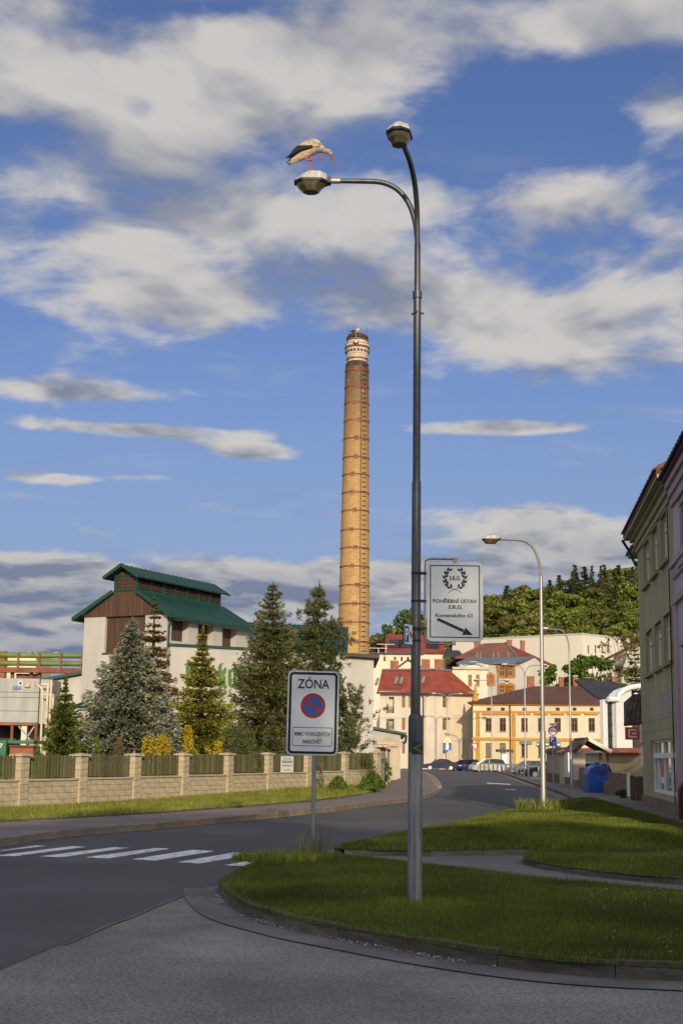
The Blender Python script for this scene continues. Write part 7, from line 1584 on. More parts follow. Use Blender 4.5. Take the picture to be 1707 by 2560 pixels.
wp = thing('meter_box', 'slim white cabinet on the corner of the olive house', 'cabinet', tuple(FO.p(SL + .2, 1.5, .05))); a = PY(*c9(392, 1030), yA - .3); b = PY(*c9(415, 1330), yA - .3); MB().box(a.x, yA - .4, b.z, b.x, yA - .1, a.z).build('box', 'frame_white', wp)
# ================================================================ mauve house
mv = thing('mauve_house', 'ornate mauve house with heavy cornices next to the olive house', 'house', tuple(FO.p(0, 0)), math.atan2(FO.d.y, FO.d.x))
FM = Fac(V2(FO.p(-14, 0, .06)), V2(FO.p(-.86, 0, .04))); FM.n = FO.n; M0 = 14
zEm = 9.52
mw = [opx(FM, c7, 695, 790, 560, 985)]; mw = [(mw[0][0], mw[0][1], mw[0][2], mw[0][3])]
allw = [mw[0]] + [(mw[0][0] - d, mw[0][1] - d, mw[0][2], mw[0][3]) for d in (2.6, 5.2, 7.8)]
zlow = FM.sz(*c7(690, 1340))[1]
lowm = [(w[0], w[1], w[2] - 4.1, w[3] - 4.0) for w in allw]; allw = [w for w in allw if w[0] > .3]; lowm = [w for w in lowm if w[0] > .3]
mb = MB(); FM.wall(mb, 0, FM.len, 0, zEm, allw + lowm, .2); mb.poly([FM.p(FM.len, 0), FM.p(FM.len, zEm), FM.p(FM.len, zEm, -9), FM.p(FM.len, 0, -9)]); mb.poly([FM.p(0, 0), FM.p(0, zEm), FM.p(0, zEm, -9), FM.p(0, 0, -9)]); mb.build('street_wall', 'plaster_mauve', mv)
for w in allw + lowm:
    o_ = FM.window(mv, w, .18, 'frame_white', 'glass', 2, .7, .08)
    for q, oo in (((w[0] - .22, w[0], w[2], w[3] + .1), .05), ((w[1], w[1] + .22, w[2], w[3] + .1), .05), ((w[0] - .3, w[1] + .3, w[3] + .12, w[3] + .3), .06), ((w[0] - .42, w[1] + .42, w[3] + .3, w[3] + .48), .14), ((w[0] - .35, w[1] + .35, w[2] - .22, w[2]), .12)): m_ = MB(); FM.box(m_, *q, -.02, oo); m_.build('surround', 'plaster_mauve_trim', o_, root=mv)
    ar = [FM.p((w[0] + w[1]) / 2 + (w[1] - w[0]) * .42 * math.cos(PI * i / 10), w[3] + .5 + .42 * math.sin(PI * i / 10), .08) for i in range(11)]; MB().plate(ar, -FM.n * .1).build('lunette', 'plaster_mauve_trim', o_, root=mv)
zc_ = FM.sz(*c7(620, 1120))[1]
for z0, z1, o_ in ((zc_ - .05, zc_ + .12, .16), (zc_ - .22, zc_ - .05, .09), (zEm - .7, zEm - .45, .08), (zEm - .45, zEm - .2, .14), (zEm - .2, zEm, .22), (zlow - .1, zlow + .1, .1)): m_ = MB(); FM.box(m_, 0, FM.len + .04, z0, z1, -.1, o_); m_.build('cornice', 'plaster_mauve_trim', mv)
for i in range(40): x = FM.len - .1 - i * .24; m_ = MB(); FM.box(m_, x - .07, x + .07, zc_ - .36, zc_ - .22, -.02, .09); m_.build('dentil', 'plaster_mauve_trim', mv)
m_ = MB(); FM.box(m_, 0, FM.len + .02, 0, .9, -.05, .08); m_.build('plinth', 'plinth_brown', mv)
m_ = MB(); FM.box(m_, FM.len - .55, FM.len - .1, .9, zlow - .1, -.02, .07); m_.build('pilaster', 'plaster_mauve_trim', mv)
MB().slab([FM.p(0, zEm + .12, .34), FM.p(FM.len + .1, zEm + .12, .34), FM.p(FM.len + .1, zEm + 4.0, -4.3), FM.p(0, zEm + 4.0, -4.3)], .12).build('roof', 'roof_tile_old', mv)
for i in range(50): a, b = FM.len + .1 - .22 * (i + 1), FM.len + .1 - .22 * i; m_ = MB(); m_.slab([FM.p(a + .01, zEm + .10 + .02 * (i % 2), .44), FM.p(b - .01, zEm + .10 + .02 * (i % 2), .44), FM.p(b - .01, zEm + .44, .0), FM.p(a + .01, zEm + .44, .0)], .05); m_.build('eaves_tile', 'roof_tile_old', mv)
m_ = MB(); FM.box(m_, 0, FM.len + .05, zEm, zEm + .1, -.2, .32); m_.build('gutter_board', 'metal_red_dark', mv)
p0 = FM.p(FM.len + .0, zEm + .15, .8); gp_ = [c7(545, 285), c7(520, 280), c7(498, 300), c7(488, 340), c7(495, 380), c7(515, 400)]
Yg = FO.p(.3, 0, 1.0).y; MB().tube([PY(*q, Yg) for q in gp_], .085, 12).build('gutter_elbow', 'copper_red', mv, True)
ga, gb, gc, gd = [PY(*c7(*q), Yg) for q in ((497, 385), (555, 350), (622, 440), (610, 470))]; MB().plate([ga, gb, gc, gd], (0, .3, 0)).build('hopper_flashing', 'metal_red_dark', mv)
hr = thing('handrail', 'dark red tubular handrail rising beside the shop entrance', 'handrail', tuple(G(1697, 2058)))
Yh = G(1697, 2058).y; cq = [c9(1000, 2110), c9(985, 1850), c9(985, 1720), c9(1000, 1660), c9(1040, 1600), c9(1110, 1560), c9(1250, 1540)]
MB().tube([PY(cq[0][0], 2060, Yh)] + [PY(*q, Yh) for q in cq[1:]], .055, 10).build('rail', 'metal_red_dark', hr, True)

# ================================================================ trees
def quads_mesh(name, P, D, N_, ln, wd, mats, parent, mi=None, tip=0.35):
    """leaf or spray faces: centre P, long axis D, normal N_, lengths ln, widths wd (numpy) -> one foliage mesh of kite-shaped quads"""
    D = D / np.linalg.norm(D, axis=1, keepdims=True); U = np.cross(N_, D); U /= np.maximum(np.linalg.norm(U, axis=1, keepdims=True), 1e-6)
    a = P - D * ln[:, None] * 0.5; b = P + D * ln[:, None] * 0.5; m = P - D * ln[:, None] * (0.5 - tip)
    V = np.stack([a, m + U * wd[:, None] * 0.5, b, m - U * wd[:, None] * 0.5], 1).reshape(-1, 3)
    F = np.arange(len(P) * 4).reshape(-1, 4)
    return fast_mesh(name, V, F, mats, parent, None, mi)
def rand_dirs(n): v = rng.normal(size=(n, 3)); return v / np.linalg.norm(v, axis=1, keepdims=True)
def conifer(name, label, base, H, R, mat, nwh=26, nb=9, per=70, ln=0.17, wd=0.055, droop=0.25, up_tip=0.15, zmin=0.03, prof=0.85, mat2=None, m2frac=None, irregular=0.18, group=None, side=0.55, dead_top=False, rough=0.0, loc_only=False):
    """spruce or pine: tapered trunk, whorls of drooping boughs, each bough carrying side twigs clothed in needle sprays"""
    t = thing(name, label, 'tree', tuple(base), 0, group)
    MB().tube([(base[0], base[1], base[2] - .1), (base[0] + .02, base[1], base[2] + H * .5), (base[0], base[1], base[2] + H)], [H * .022 + .03, H * .012 + .015, .008], 8).build('trunk', 'bark', t, True)
    Ps, Ds, Ls, Ws, Zs, Ts = [], [], [], [], [], []; bm_ = MB()
    for w in range(nwh):
        f = (w + rng.uniform(-.35, .35)) / nwh; f = min(max(f, 0), .985); z = H * (zmin + (1 - zmin) * f ** .92)
        L0 = R * (1 - f) ** prof * (0.55 + .45 * min(1, (1 - f) * 1.0 + .35)) if f > .04 else R * .85
        k = nb if f < .75 else max(5, int(nb * .7)); a0 = rng.uniform(0, 6.28)
        for b in range(k):
            a = a0 + 2 * PI * b / k + rng.uniform(-.3, .3); Lb = L0 * rng.uniform(1 - irregular * 1.6, 1 + irregular); 
            if Lb < .06: Lb = .06
            if f < .8 and rng.uniform() < .10: continue
            d = np.array([math.cos(a), math.sin(a), 0]); sd_ = np.array([-d[1], d[0], 0]); rise = .45 * (f - .35)
            n = max(5, int(per * (Lb / R) ** 1.25 + 3)); s = rng.uniform(0.12, 1, n) ** .8
            lat = rng.normal(0, 1, n) * side * Lb * .34 * (1.08 - s) ** .6 * np.minimum(1, s * 3)
            zz_ = Lb * (rise * s - droop * s ** 1.5 + up_tip * s ** 4) + rng.normal(0, .055 * Lb + .018, n) - np.abs(lat) * .16
            P = d * (s * Lb)[:, None] + sd_ * lat[:, None] + np.array([0, 0, z]); P[:, 2] += zz_
            dirv = d * (1.0 - .55 * np.minimum(1, np.abs(lat) / (.3 * Lb + .02)))[:, None] + sd_ * (np.sign(lat) * np.minimum(1.2, np.abs(lat) / (.22 * Lb + .02)))[:, None] * .9
            dirv[:, 2] += rng.normal(-.08, .28 + rough, n) + .25 * up_tip * s
            Ps.append(P); Ds.append(dirv); Ls.append(ln * rng.uniform(.6, 1.35, n) * (1 - .3 * f)); Ws.append(wd * rng.uniform(.6, 1.4, n)); Zs.append(np.full(n, z / H)); Ts.append(s + np.abs(lat) / (Lb * .9))
            e = Lb * .85; bm_.tube([(base[0], base[1], base[2] + z), (base[0] + d[0] * e * .5, base[1] + d[1] * e * .5, base[2] + z + Lb * (rise * .5 - droop * .35)), (base[0] + d[0] * e, base[1] + d[1] * e, base[2] + z + e * (rise - droop))], [.010 + .004 * Lb, .007, .003], 4, cap=False)
    n = 26; zt = H * (1 - rng.uniform(0, .07, n)); Ps.append(np.stack([rng.normal(0, .012, n), rng.normal(0, .012, n), zt], 1)); dv = rand_dirs(n) * .5; dv[:, 2] = 1; Ds.append(dv); Ls.append(np.full(n, ln * .7)); Ws.append(np.full(n, wd * .6)); Zs.append(zt / H); Ts.append(np.full(n, 1.0))
    P = np.concatenate(Ps); D = np.concatenate(Ds); Nn = rand_dirs(len(P)) * .75; Nn[:, 2] += .75; zf = np.concatenate(Zs)
    mi = (np.concatenate(Ts) > .74).astype(int); mats = [mat, mat + '_tip']
    if mat2: mats = [mat, mat2]; mi = (rng.uniform(0, 1, len(P)) < np.array([m2frac(q) for q in zf])).astype(int)
    quads_mesh('crown', P, D, Nn, np.concatenate(Ls), np.concatenate(Ws), mats, t, mi)
    bo = bm_.build('boughs', 'bark', t); bo['kind'] = 'stuff'
    return t
def fence_y(px): return FL.p(fs(px), 0).y
def tree_at(px, ytop, Y, xoff=0): p = PY(px, ytop, Y); return (p.x, Y, 0.0), p.z
B0, Hh = tree_at(332, 1543, 50); conifer('blue_spruce', 'broad blue-grey spruce behind the picket fence', B0, Hh, 2.4, 'needle_blue', 38, 12, 480, .19, .075, .20, .16, .03, .72, irregular=.26)
B0, Hh = tree_at(166, 1690, 46.5); conifer('green_spruce', 'small green spruce beside the cooling unit', B0, Hh, 1.15, 'needle_green', 27, 11, 240, .16, .050, .16, .2, .05, .85, irregular=.3)
B0, Hh = tree_at(388, 1487, 57); conifer('browning_spruce', 'spruce with russet dying needles behind the blue spruce', B0, Hh, 1.75, 'needle_green', 28, 9, 190, .18, .06, .3, .1, .1, .8, 'needle_brown', lambda f: .15 if f > .86 else (.80 if f > .45 else .4))
B0, Hh = tree_at(508, 1563, 53.5); conifer('lime_spruce', 'yellow-green spruce covering part of the painted name', B0, Hh, 1.8, 'needle_lime', 31, 11, 320, .18, .058, .18, .2, .03, .85, irregular=.3)
B0, Hh = tree_at(683, 1452, 60); conifer('tall_spruce', 'tall open dark spruce between the painted name and the pine', B0, Hh, 2.4, 'needle_dark', 38, 10, 260, .22, .062, .10, .22, .04, .66, irregular=.26, rough=.25)
B0, Hh = tree_at(683, 1775, 54.5); conifer('young_spruce', 'young pale spruce just behind the notice on the fence', B0, Hh, 1.0, 'needle_dark', 18, 9, 110, .16, .042, .0, .3, .05, .9)
def pine(name, label, px, ytop, Y, R, seed_pts):
    p = PY(px, ytop, Y); H = p.z; t = thing(name, label, 'tree', (p.x, Y, 0)); base = np.array([p.x, Y, 0.0])
    MB().tube([(p.x, Y, -.1), (p.x + .06, Y, H * .5), (p.x - .02, Y, H * .97)], [.16, .10, .02], 8).build('trunk', 'bark', t, True)
    Ps, Ds, Ws, Ls = [], [], [], []; bo = MB()
    for w in range(17):
        f = w / 16; z = H * (.10 + .86 * f); L0 = R * (1 - f) ** .62 * (.9 if f > .1 else .8)
        for b in range(8 if f < .8 else 5):
            a = rng.uniform(0, 6.28); Lb = L0 * rng.uniform(.45, 1.15) + .1; d = np.array([math.cos(a), math.sin(a), 0]); rise = rng.uniform(-.05, .30)
            e = np.array([p.x, Y, z]) + d * Lb + np.array([0, 0, Lb * rise]); bo.tube([(p.x, Y, z), tuple((np.array([p.x, Y, z]) + e) / 2 + np.array([0, 0, -.05 * Lb])), tuple(e)], [.03, .02, .008], 5, cap=False)
            for c in range(int(6 + Lb * 11)):             # foxtail clumps of long needles along the outer half
                s = rng.uniform(.30, 1.05); cpt = np.array([0, 0, z]) + d * Lb * s + np.array([0, 0, Lb * rise * s * s]) + rng.normal(0, .16 + .05 * Lb, 3) * np.array([1, 1, .55])
                n = 22; v = rand_dirs(n); v += d * .55; v[:, 2] += .55; v /= np.linalg.norm(v, axis=1, keepdims=True); lng = .17 * rng.uniform(.7, 1.25, n)
                Ps.append(cpt + v * (lng[:, None] * .45) + rng.normal(0, .05, (n, 3))); Ds.append(v); Ls.append(lng); Ws.append(np.full(n, .042))
    for k in range(7):                                   # upright candles at the top
        cpt = np.array([rng.normal(0, .14), rng.normal(0, .14), H * (1 - .012 * k) - .1]); n = 22; v = rand_dirs(n) * .5; v[:, 2] = abs(v[:, 2]) + .6; Ps.append(cpt + v * .07 + np.array([0, 0, .25]) * rng.uniform(0, 1, (n, 1))); Ds.append(v); Ls.append(np.full(n, .14)); Ws.append(np.full(n, .03))
    P = np.concatenate(Ps); D = np.concatenate(Ds); Nn = rand_dirs(len(P)); mi = (rng.uniform(0, 1, len(P)) < .05).astype(int)
    quads_mesh('crown', P, D, Nn, np.concatenate(Ls), np.concatenate(Ws), ['needle_pine', 'needle_brown'], t, mi, .3); q = bo.build('boughs', 'bark', t); q['kind'] = 'stuff'
pine('pine_tree', 'bushy pine with long needles overlapping the chimney foot', 795, 1463, 64.5, 3.0, None)
def shrub(name, label, px, ytop, Y, rx, mat, n=2600, ln=.10, wd=.05, ry=None, pointy=0.0, clumps=14):
    Y = max(Y, fence_y(px) + rx + .35) if px < 940 else Y; p = PY(px, ytop, Y); H = p.z; t = thing(name, label, 'shrub', (p.x, Y, 0)); ry = ry or rx; Ps = []
    for c in range(clumps):
        h = rng.uniform(.05, .92); r = (1 - h) ** pointy if pointy else math.sqrt(max(.08, 1 - (2 * h - .9) ** 2)); a = rng.uniform(0, 6.28); q = rng.uniform(.2, .8) * r; cc = np.array([rx * q * math.cos(a), ry * q * math.sin(a), H * h]); k = n // clumps
        v = rand_dirs(k) * (rng.uniform(.3, 1, k) ** .4)[:, None]; Ps.append(cc + v * np.array([rx * .38 * max(r, .25), ry * .38 * max(r, .25), H * .20]))
    P = np.concatenate(Ps); P[:, 2] = np.clip(P[:, 2], .03, H * 1.02); D = rand_dirs(len(P)); D[:, 2] += .7
    quads_mesh('foliage', P, D, rand_dirs(len(P)), ln * rng.uniform(.6, 1.3, len(P)), wd * rng.uniform(.6, 1.3, len(P)), [mat], t)
    st = MB(); st.tube([(p.x, Y, 0), (p.x + .03, Y, H * .6)], [.05, .01], 6); st.build('stem', 'bark', t)
shrub('thuja_bush', 'pale green conical bush behind the second picket panel', 247, 1838, 43, .30, 'leaf_thuja', 2400, .09, .03, pointy=.6)
shrub('thuja_bush', 'pale green bush leaning against the small green spruce', 85 + 10, 1846, 43.5, .40, 'leaf_thuja', 2000, .09, .03, pointy=.5)
shrub('russet_bush', 'russet-green bush between the pale thuja and the yellow shrub', 300, 1850, 43.5, .42, 'leaf_russet', 1800, .09, .04)
shrub('yellow_shrub', 'bright yellow flowering shrub at the foot of the lime spruce', 480, 1818, 46.5, .55, 'leaf_yellow', 3800, .09, .05)
shrub('yellow_shrub', 'bright yellow flowering shrub in front of the blue spruce', 400, 1838, 45.5, .75, 'leaf_yellow', 4200, .09, .05)
shrub('yellow_shrub', 'low yellow shrub spreading beside the lime spruce', 545, 1858, 47, .55, 'leaf_yellow', 1500, .09, .05)
shrub('dwarf_pine', 'low dark dwarf pine between the lime spruce and tall spruce', 600, 1795, 50, 1.0, 'needle_pine', 7000, .14, .035)
shrub('dwarf_pine', 'dark dwarf pine filling the gap behind the zone sign', 745, 1790, 54, 1.3, 'needle_pine', 8000, .14, .035)
shrub('dwarf_pine', 'dark dwarf pine at the fence end below the pine', 880, 1795, 58, 1.25, 'needle_pine', 8000, .14, .035)
shrub('ivy_patch', 'green creeper spilling over the return wall coping', 958, 1868, 72, .55, 'leaf_green', 1200, .12, .08)

# broadleaved trees: lobed crown of leaf clumps on a branching trunk
def broadleaf_mesh(H, R, zc0, nclump, nleaf, ls, mat, seed, flat=1.0):
    r = np.random.default_rng(seed); bo = MB(); bo.tube([(0, 0, -.3), (.1, 0, H * .3), (-.05, .05, H * .7)], [H * .022 + .05, H * .017 + .03, .05], 7)
    Ps = []
    for c in range(nclump):
        h = r.uniform(0, 1); z = H * (zc0 + (1 - zc0) * h); pr = math.sqrt(max(.05, 1 - (1.7 * h - .75) ** 2)); a = r.uniform(0, 6.28); q = R * pr * r.uniform(.35, .85) ** .7
        cc = np.array([q * math.cos(a), q * math.sin(a), z - .06 * H]); cr = R * r.uniform(.20, .38) * (1.15 - .4 * h)
        bo.tube([(0, 0, z * .62), tuple(cc * np.array([.55, .55, .90])), tuple(cc)], [.05 + .012 * R, .04, .015], 5, cap=False)
        v = r.normal(size=(nleaf, 3)); v /= np.linalg.norm(v, axis=1, keepdims=True); Ps.append(cc + v * (r.uniform(.25, 1, nleaf) ** .45)[:, None] * np.array([cr, cr, cr * .72 * flat]) + r.normal(0, cr * .08, (nleaf, 3)))
    P = np.concatenate(Ps); n = len(P); D = r.normal(size=(n, 3)); Nn = r.normal(size=(n, 3)); Nn[:, 2] += .7
    D = D / np.linalg.norm(D, axis=1, keepdims=True); U = np.cross(Nn, D); U /= np.linalg.norm(U, axis=1, keepdims=True); l_ = ls * r.uniform(.6, 1.4, n)[:, None]; w_ = l_ * .62
    V = np.stack([P - D * l_ * .5, P + U * w_ * .5, P + D * l_ * .5, P - U * w_ * .5], 1).reshape(-1, 3); F = np.arange(n * 4).reshape(-1, 4)
    return bo, V, F
def broadleaf(name, label, cat, base, H, R, mat, zc0=.25, nclump=36, nleaf=120, ls=.35, seed=1, group=None, bark='bark', rz=0.0):
    bo, V, F = broadleaf_mesh(H, R, zc0, nclump, nleaf, ls, mat, seed)
    t = bpy.data.objects.new(name, None); COL.objects.link(t); t.location = base; t.rotation_euler = (0, 0, rz); tag(t, label, cat, group)
    fast_mesh('crown', V, F, [mat], t); o = bo.build('trunk', bark, None); o.parent = t
    return t
def conifer_simple(name, label, base, H, R, mat, group, seed):
    t = bpy.data.objects.new(name, None); COL.objects.link(t); t.location = base; tag(t, label, 'tree', group)
    r = np.random.default_rng(seed); Ps, Ds = [], []
    for w in range(26):
        f = w / 26; z = H * (.14 + .86 * f); L0 = R * (1 - f) ** .8
        for b in range(8):
            a = r.uniform(0, 6.28); L_ = L0 * r.uniform(.6, 1.15) + .1; k = max(4, int(14 * (1 - f) + 3)); s = r.uniform(.15, 1, k); d = np.array([math.cos(a), math.sin(a), 0]); sdv = np.array([-d[1], d[0], 0])
            Ps.append(d * (s * L_)[:, None] + sdv * (r.normal(0, .16 * L_, k))[:, None] + np.array([0, 0, z]) + np.stack([0 * s, 0 * s, -.35 * L_ * s + r.normal(0, .15, k)], 1)); Ds.append(np.tile(d, (k, 1)) + r.normal(0, .4, (k, 3)))
    P = np.concatenate(Ps); D = np.concatenate(Ds); Nn = r.normal(size=P.shape); Nn[:, 2] += .8
    quads_mesh('crown', P, D, Nn, .95 * r.uniform(.6, 1.3, len(P)), .42 * r.uniform(.6, 1.3, len(P)), [mat], t)
    o = MB().tube([(0, 0, -.5), (0, 0, H * .95)], [.25, .04], 7).build('trunk', 'bark', None); o.parent = t; return t
# the wood on the slope: every tree an individual
grpL, grpC = 'leafy trees of the wood on the slope', 'dark conifers of the wood on the slope'
protoL = [broadleaf('forest_tree', 'leafy tree standing in the wood on the slope', 'tree', (0, 0, 0), 17, 5.2, m, .12, 60, 115, .72, 40 + i, grpL, 'bark_pale') for i, m in enumerate(('forest_leaf', 'forest_leaf', 'forest_olive', 'forest_leaf'))]
protoC = [conifer_simple('forest_conifer', 'dark pointed conifer standing in the wood on the slope', (0, 0, 0), 20, 3.3, 'forest_needle', grpC, 60 + i) for i in range(4)]
sky_line = [(905, 1590), (960, 1545), (1000, 1515), (1040, 1500), (1100, 1490), (1200, 1478), (1260, 1462), (1330, 1458), (1400, 1432), (1450, 1425), (1520, 1415), (1590, 1405), (1640, 1400), (1720, 1395)]
def sky_y(px):
    for (a, b), (c, d) in zip(sky_line[:-1], sky_line[1:]):
        if a <= px <= c: return b + (d - b) * (px - a) / (c - a)
    return sky_line[0][1] if px < 905 else sky_line[-1][1]
usedp = set(); nt_ = 0
def plant(proto, x, y, H, rz):
    global nt_
    h0 = 17.0 if proto in protoL else 20.0; s = H / h0; sw = s * (random.uniform(1.0, 1.35) if proto in protoL else random.uniform(.75, 1.5)); z = hill_z(x, y) - .4
    if proto.name not in usedp: proto.location = (x, y, z); proto.rotation_euler = (0, 0, rz); proto.scale = (sw, sw, s); usedp.add(proto.name)
    else: copy_tree(proto, (x, y, z), rz, None, (sw, sw, s))
    nt_ += 1
for row, (Yr, frac, npx) in enumerate(((428, 1.0, 24), (398, .80, 23), (372, .60, 22), (350, .40, 19), (333, .22, 14))):
    for i in range(npx):
        px = 905 + (1720 - 905) * (i + random.uniform(.1, .9)) / npx; Y = Yr + random.uniform(-9, 9); ytop = 1640 + (sky_y(px) - 1640) * frac + random.uniform(-6, 14); p = PY(px, ytop, Y); H = p.z - hill_z(p.x, Y)
        con = (row <= 1 and px > 1380 and random.random() < .40) or random.random() < .08
        H = max(8, min(24, H)) * (random.uniform(1.02, 1.12) if con and row < 2 else 1.0)
        plant(random.choice(protoC) if con else random.choice(protoL), p.x, Y, H, random.uniform(0, 6.28))
for px, ytop, Y in ((1255, 1450, 410), (1375, 1438, 405), (1430, 1408, 420), (1448, 1402, 425), (1468, 1408, 418), (1505, 1408, 420), (1548, 1398, 422), (1575, 1404, 418)):
    p = PY(px, ytop, Y); plant(random.choice(protoC), p.x + random.uniform(-1.5, 1.5), Y, min(26, p.z - hill_z(p.x, Y)) * random.uniform(.86, 1.06), random.uniform(0, 6))
# trees among the houses
def bl(name, label, px, ytop, Y, R, mat, zb=0.0, **k): p = PY(px, ytop, Y); return broadleaf(name, label, 'tree', (p.x, Y, zb), p.z - zb, R, mat, **k)
bl('leafy_tree', 'fresh green tree behind the brown roof of the yellow house', 1398, 1652, 205, 3.8, 'leaf_bright', zc0=.45, nclump=34, nleaf=110, ls=.55, seed=3)
bl('leafy_tree', 'taller fresh green tree between the brown roof and white hall', 1473, 1634, 212, 5.0, 'leaf_bright', zc0=.45, nclump=44, nleaf=120, ls=.6, seed=4)
bl('purple_tree', 'purple-leaved tree above the terrace roofs', 975, 1588, 275, 6.5, 'leaf_purple', zb=8, zc0=.3, nclump=30, nleaf=110, ls=.7, seed=5)
bl('leafy_tree', 'green tree rising beside the lower chimney', 1015, 1515, 330, 8.0, 'leaf_green', zb=10, zc0=.3, nclump=40, nleaf=100, ls=.8, seed=6)
bl('budding_tree', 'sparse olive budding tree before the white hall windows', 1545, 1562, 225, 4.4, 'leaf_olive', zc0=.35, nclump=40, nleaf=26, ls=.55, seed=7, bark='bark_pale')
bl('budding_tree', 'sparse olive budding tree beside the pale gabled house', 1518, 1620, 214, 2.8, 'leaf_olive', zc0=.4, nclump=30, nleaf=26, ls=.5, seed=8, bark='bark_pale')
p_ = PY(1585, 1610, 205); conifer('garden_pine', 'green pine standing before the pale gabled house', (p_.x, 205, 0), p_.z, 4.2, 'needle_green', 20, 7, 40, .75, .30, .15, .2, .3, .6)
for i, (x, h) in enumerate(((1392, 1690), (1440, 1696))): bl('garden_bush', ('leafy bush at the ridge end of the yellow house', 'leafy bush beside the satellite dish')[i], x, h, 200, 2.6, 'leaf_green', zc0=.5, nclump=20, nleaf=70, ls=.5, seed=20 + i)
shrub('garden_shrub', 'small shrub beside the white gate leaf', 1552, 1975, 57.5, .3, 'leaf_green', 900, .10, .06)

# ================================================================ the other side of the street, behind the viewer: unseen trees, placed and sized to shade the foreground
gB = 'street trees along the far side of the junction'
first = broadleaf('street_tree', 'tall leafy street tree shading the road junction', 'tree', (-36, -46, 0), 25.0, 6.6, 'leaf_green', .10, 74, 140, .52, 81, gB)
def more_trees(spots):
    for x, y, H, rz, w in spots: copy_tree(first, (x, y, -.1), rz, None, (w * H / 25., w * H / 25., H / 25.))
more_trees([(x_, -46 + (i % 3 - 1) * 2.5, h_, 1.7 * i, 1.05) for i, (x_, h_) in enumerate(((-28.5, 23.8), (-22, 24.6), (-15.5, 22.6), (-9, 23.6), (-2.5, 22.6), (3.6, 24.6), (7.2, 25.4), (10.8, 24.0), (17, 24.2), (23.5, 23.2), (30, 25.0)))])  # crown heights set, and a tall tree added, to keep both signs in shade

# leafy weeds against the foot of the block wall
for t_, rx_, h_, nm, lb in ((.80, 1.0, .62, 'weed_clump', 'low leafy weeds growing against the block wall'), (.94, 1.5, .78, 'weed_clump', 'leafy nettle clump at the corner of the block wall')):
    q = FA + (FB - FA) * t_; n = 1500; a = rng.uniform(0, 6.28, n); r = np.sqrt(rng.uniform(0, 1, n)); hgt = h_ * (1 - r ** 2 * .75) * rng.uniform(.15, 1, n)
    P = np.stack([q.x + .35 + dirF.x * r * np.cos(a) * rx_ - dirF.y * -.0 * r, q.y - .45 + dirF.y * r * np.cos(a) * rx_ + r * np.sin(a) * .35, .25 + hgt], 1); D = rand_dirs(n); D[:, 2] = np.abs(D[:, 2]) + .2
    o = quads_mesh(nm, P, D, rand_dirs(n), rng.uniform(.08, .17, n), rng.uniform(.05, .10, n), ['leaf_bright'], None); o['label'] = lb; o['category'] = 'weeds'; o['kind'] = 'stuff'

# ================================================================ further street lamps
def far_lamp(label, base, H, arms, r0=.075, mat='steel_pale', group=None, sc=1.0):
    t = thing('street_lamp', label, 'street lamp', (base[0], base[1], 0)); x, y = base[0], base[1]
    MB().tube([(x, y, -.1), (x, y, H * .30), (x, y, H * .305), (x, y, H - 1.1)], [r0, r0, r0 * .72, r0 * .6], 12).build('pole', mat, t, True)
    for ang, ln in arms:
        d = Vector((math.cos(ang), math.sin(ang), 0)); p0 = Vector((x, y, H - 1.25)); P = [p0] + arc(p0 + Vector((0, 0, .12)), Vector((x, y, H)) + d * .05, Vector((x, y, H)) + d * ln * .55, 8) + [Vector((x, y, H + .02)) + d * ln]
        MB().tube(P, r0 * .5, 8).build('arm', mat, t, True); luminaire(t, tuple(P[-1]), ang, .5, .3, scale=sc)
    return t
p2 = G(1358, 2026, .17); far_lamp('pale single-arm street lamp on the far lawn', p2, PY(1330, 1350, p2.y).z, [(PI, 1.25)], .085)
p3 = G(1427, 1974); z3_ = PY(1405, 1574, p3.y).z; far_lamp('grey single-arm lamp beside the tiled gate shelter', p3, z3_, [(PI, 1.15)], .075, 'steel_galv')
p4 = G(1313, 1944); far_lamp('pale double-arm lamp by the parked silver car', p4, PY(1313, 1663, p4.y).z, [(PI, 1.5), (0.05, 1.5)], .09, sc=1.15)
p5 = G(1229, 1929); far_lamp('pale double-arm lamp before the yellow house', p5, PY(1229, 1701, p5.y).z, [(PI, 1.6), (0.0, 1.6)], .10, sc=1.3)
p6 = PY(1117, 1923, 186); p6 = Vector((p6.x, 186, 0)); far_lamp('pale double-arm lamp before the cream corner house', p6, PY(1117, 1735, p6.y).z, [(PI, 1.5), (0.0, 1.5)], .10, sc=1.3)
# ================================================================ small road signs
def sign_post(label, base, H, name='road_sign'):
    t = thing(name, label, 'road sign', (base[0], base[1], 0)); MB().tube([(base[0], base[1], -.1), (base[0], base[1], H)], .035, 8).build('post', 'steel_galv', t, True); return t
b = PY(1381, 1880, 74.0); b = Vector((b.x, 74.0, 0)); zt = PY(1381, 1812, b.y).z; t = sign_post('round red-rimmed sign with a 2 above a blue parking sign', b, zt)
f = lambda x, y: PY(*c6(x, y), b.y - .06)
c = f(475, 897); Bd = Board(c, 0); r = (f(516, 897).x - f(435, 897).x) / 2; Bd.fill(circ(r), -.02, 0, 'disc', 'sign_white', t); Bd.band(circ(r), circ(r * .74), .004, 'red_ring', 'ink_red', t); Bd.text('two', -r * .28, -r * .30, r * .85, 'ink_black', t, None, .005); Bd.fill([(r * .12, -r * .28), (r * .5, -r * .28), (r * .5, r * .05), (r * .12, -r * .1)], 0, .005, 'small_mark', 'steel_dark', t)
c = f(474, 985); w, h = (f(506, 985).x - f(446, 985).x), (f(474, 945).z - f(474, 1028).z); Bd = Board(c, 0); Bd.fill([(-w / 2, -h / 2), (w / 2, -h / 2), (w / 2, h / 2), (-w / 2, h / 2)], -.02, 0, 'parking_plate', 'ink_blue', t); Bd.text('P', -w * .08, -h * .05, h * .62, 'sign_white', t, w * .42, .005)
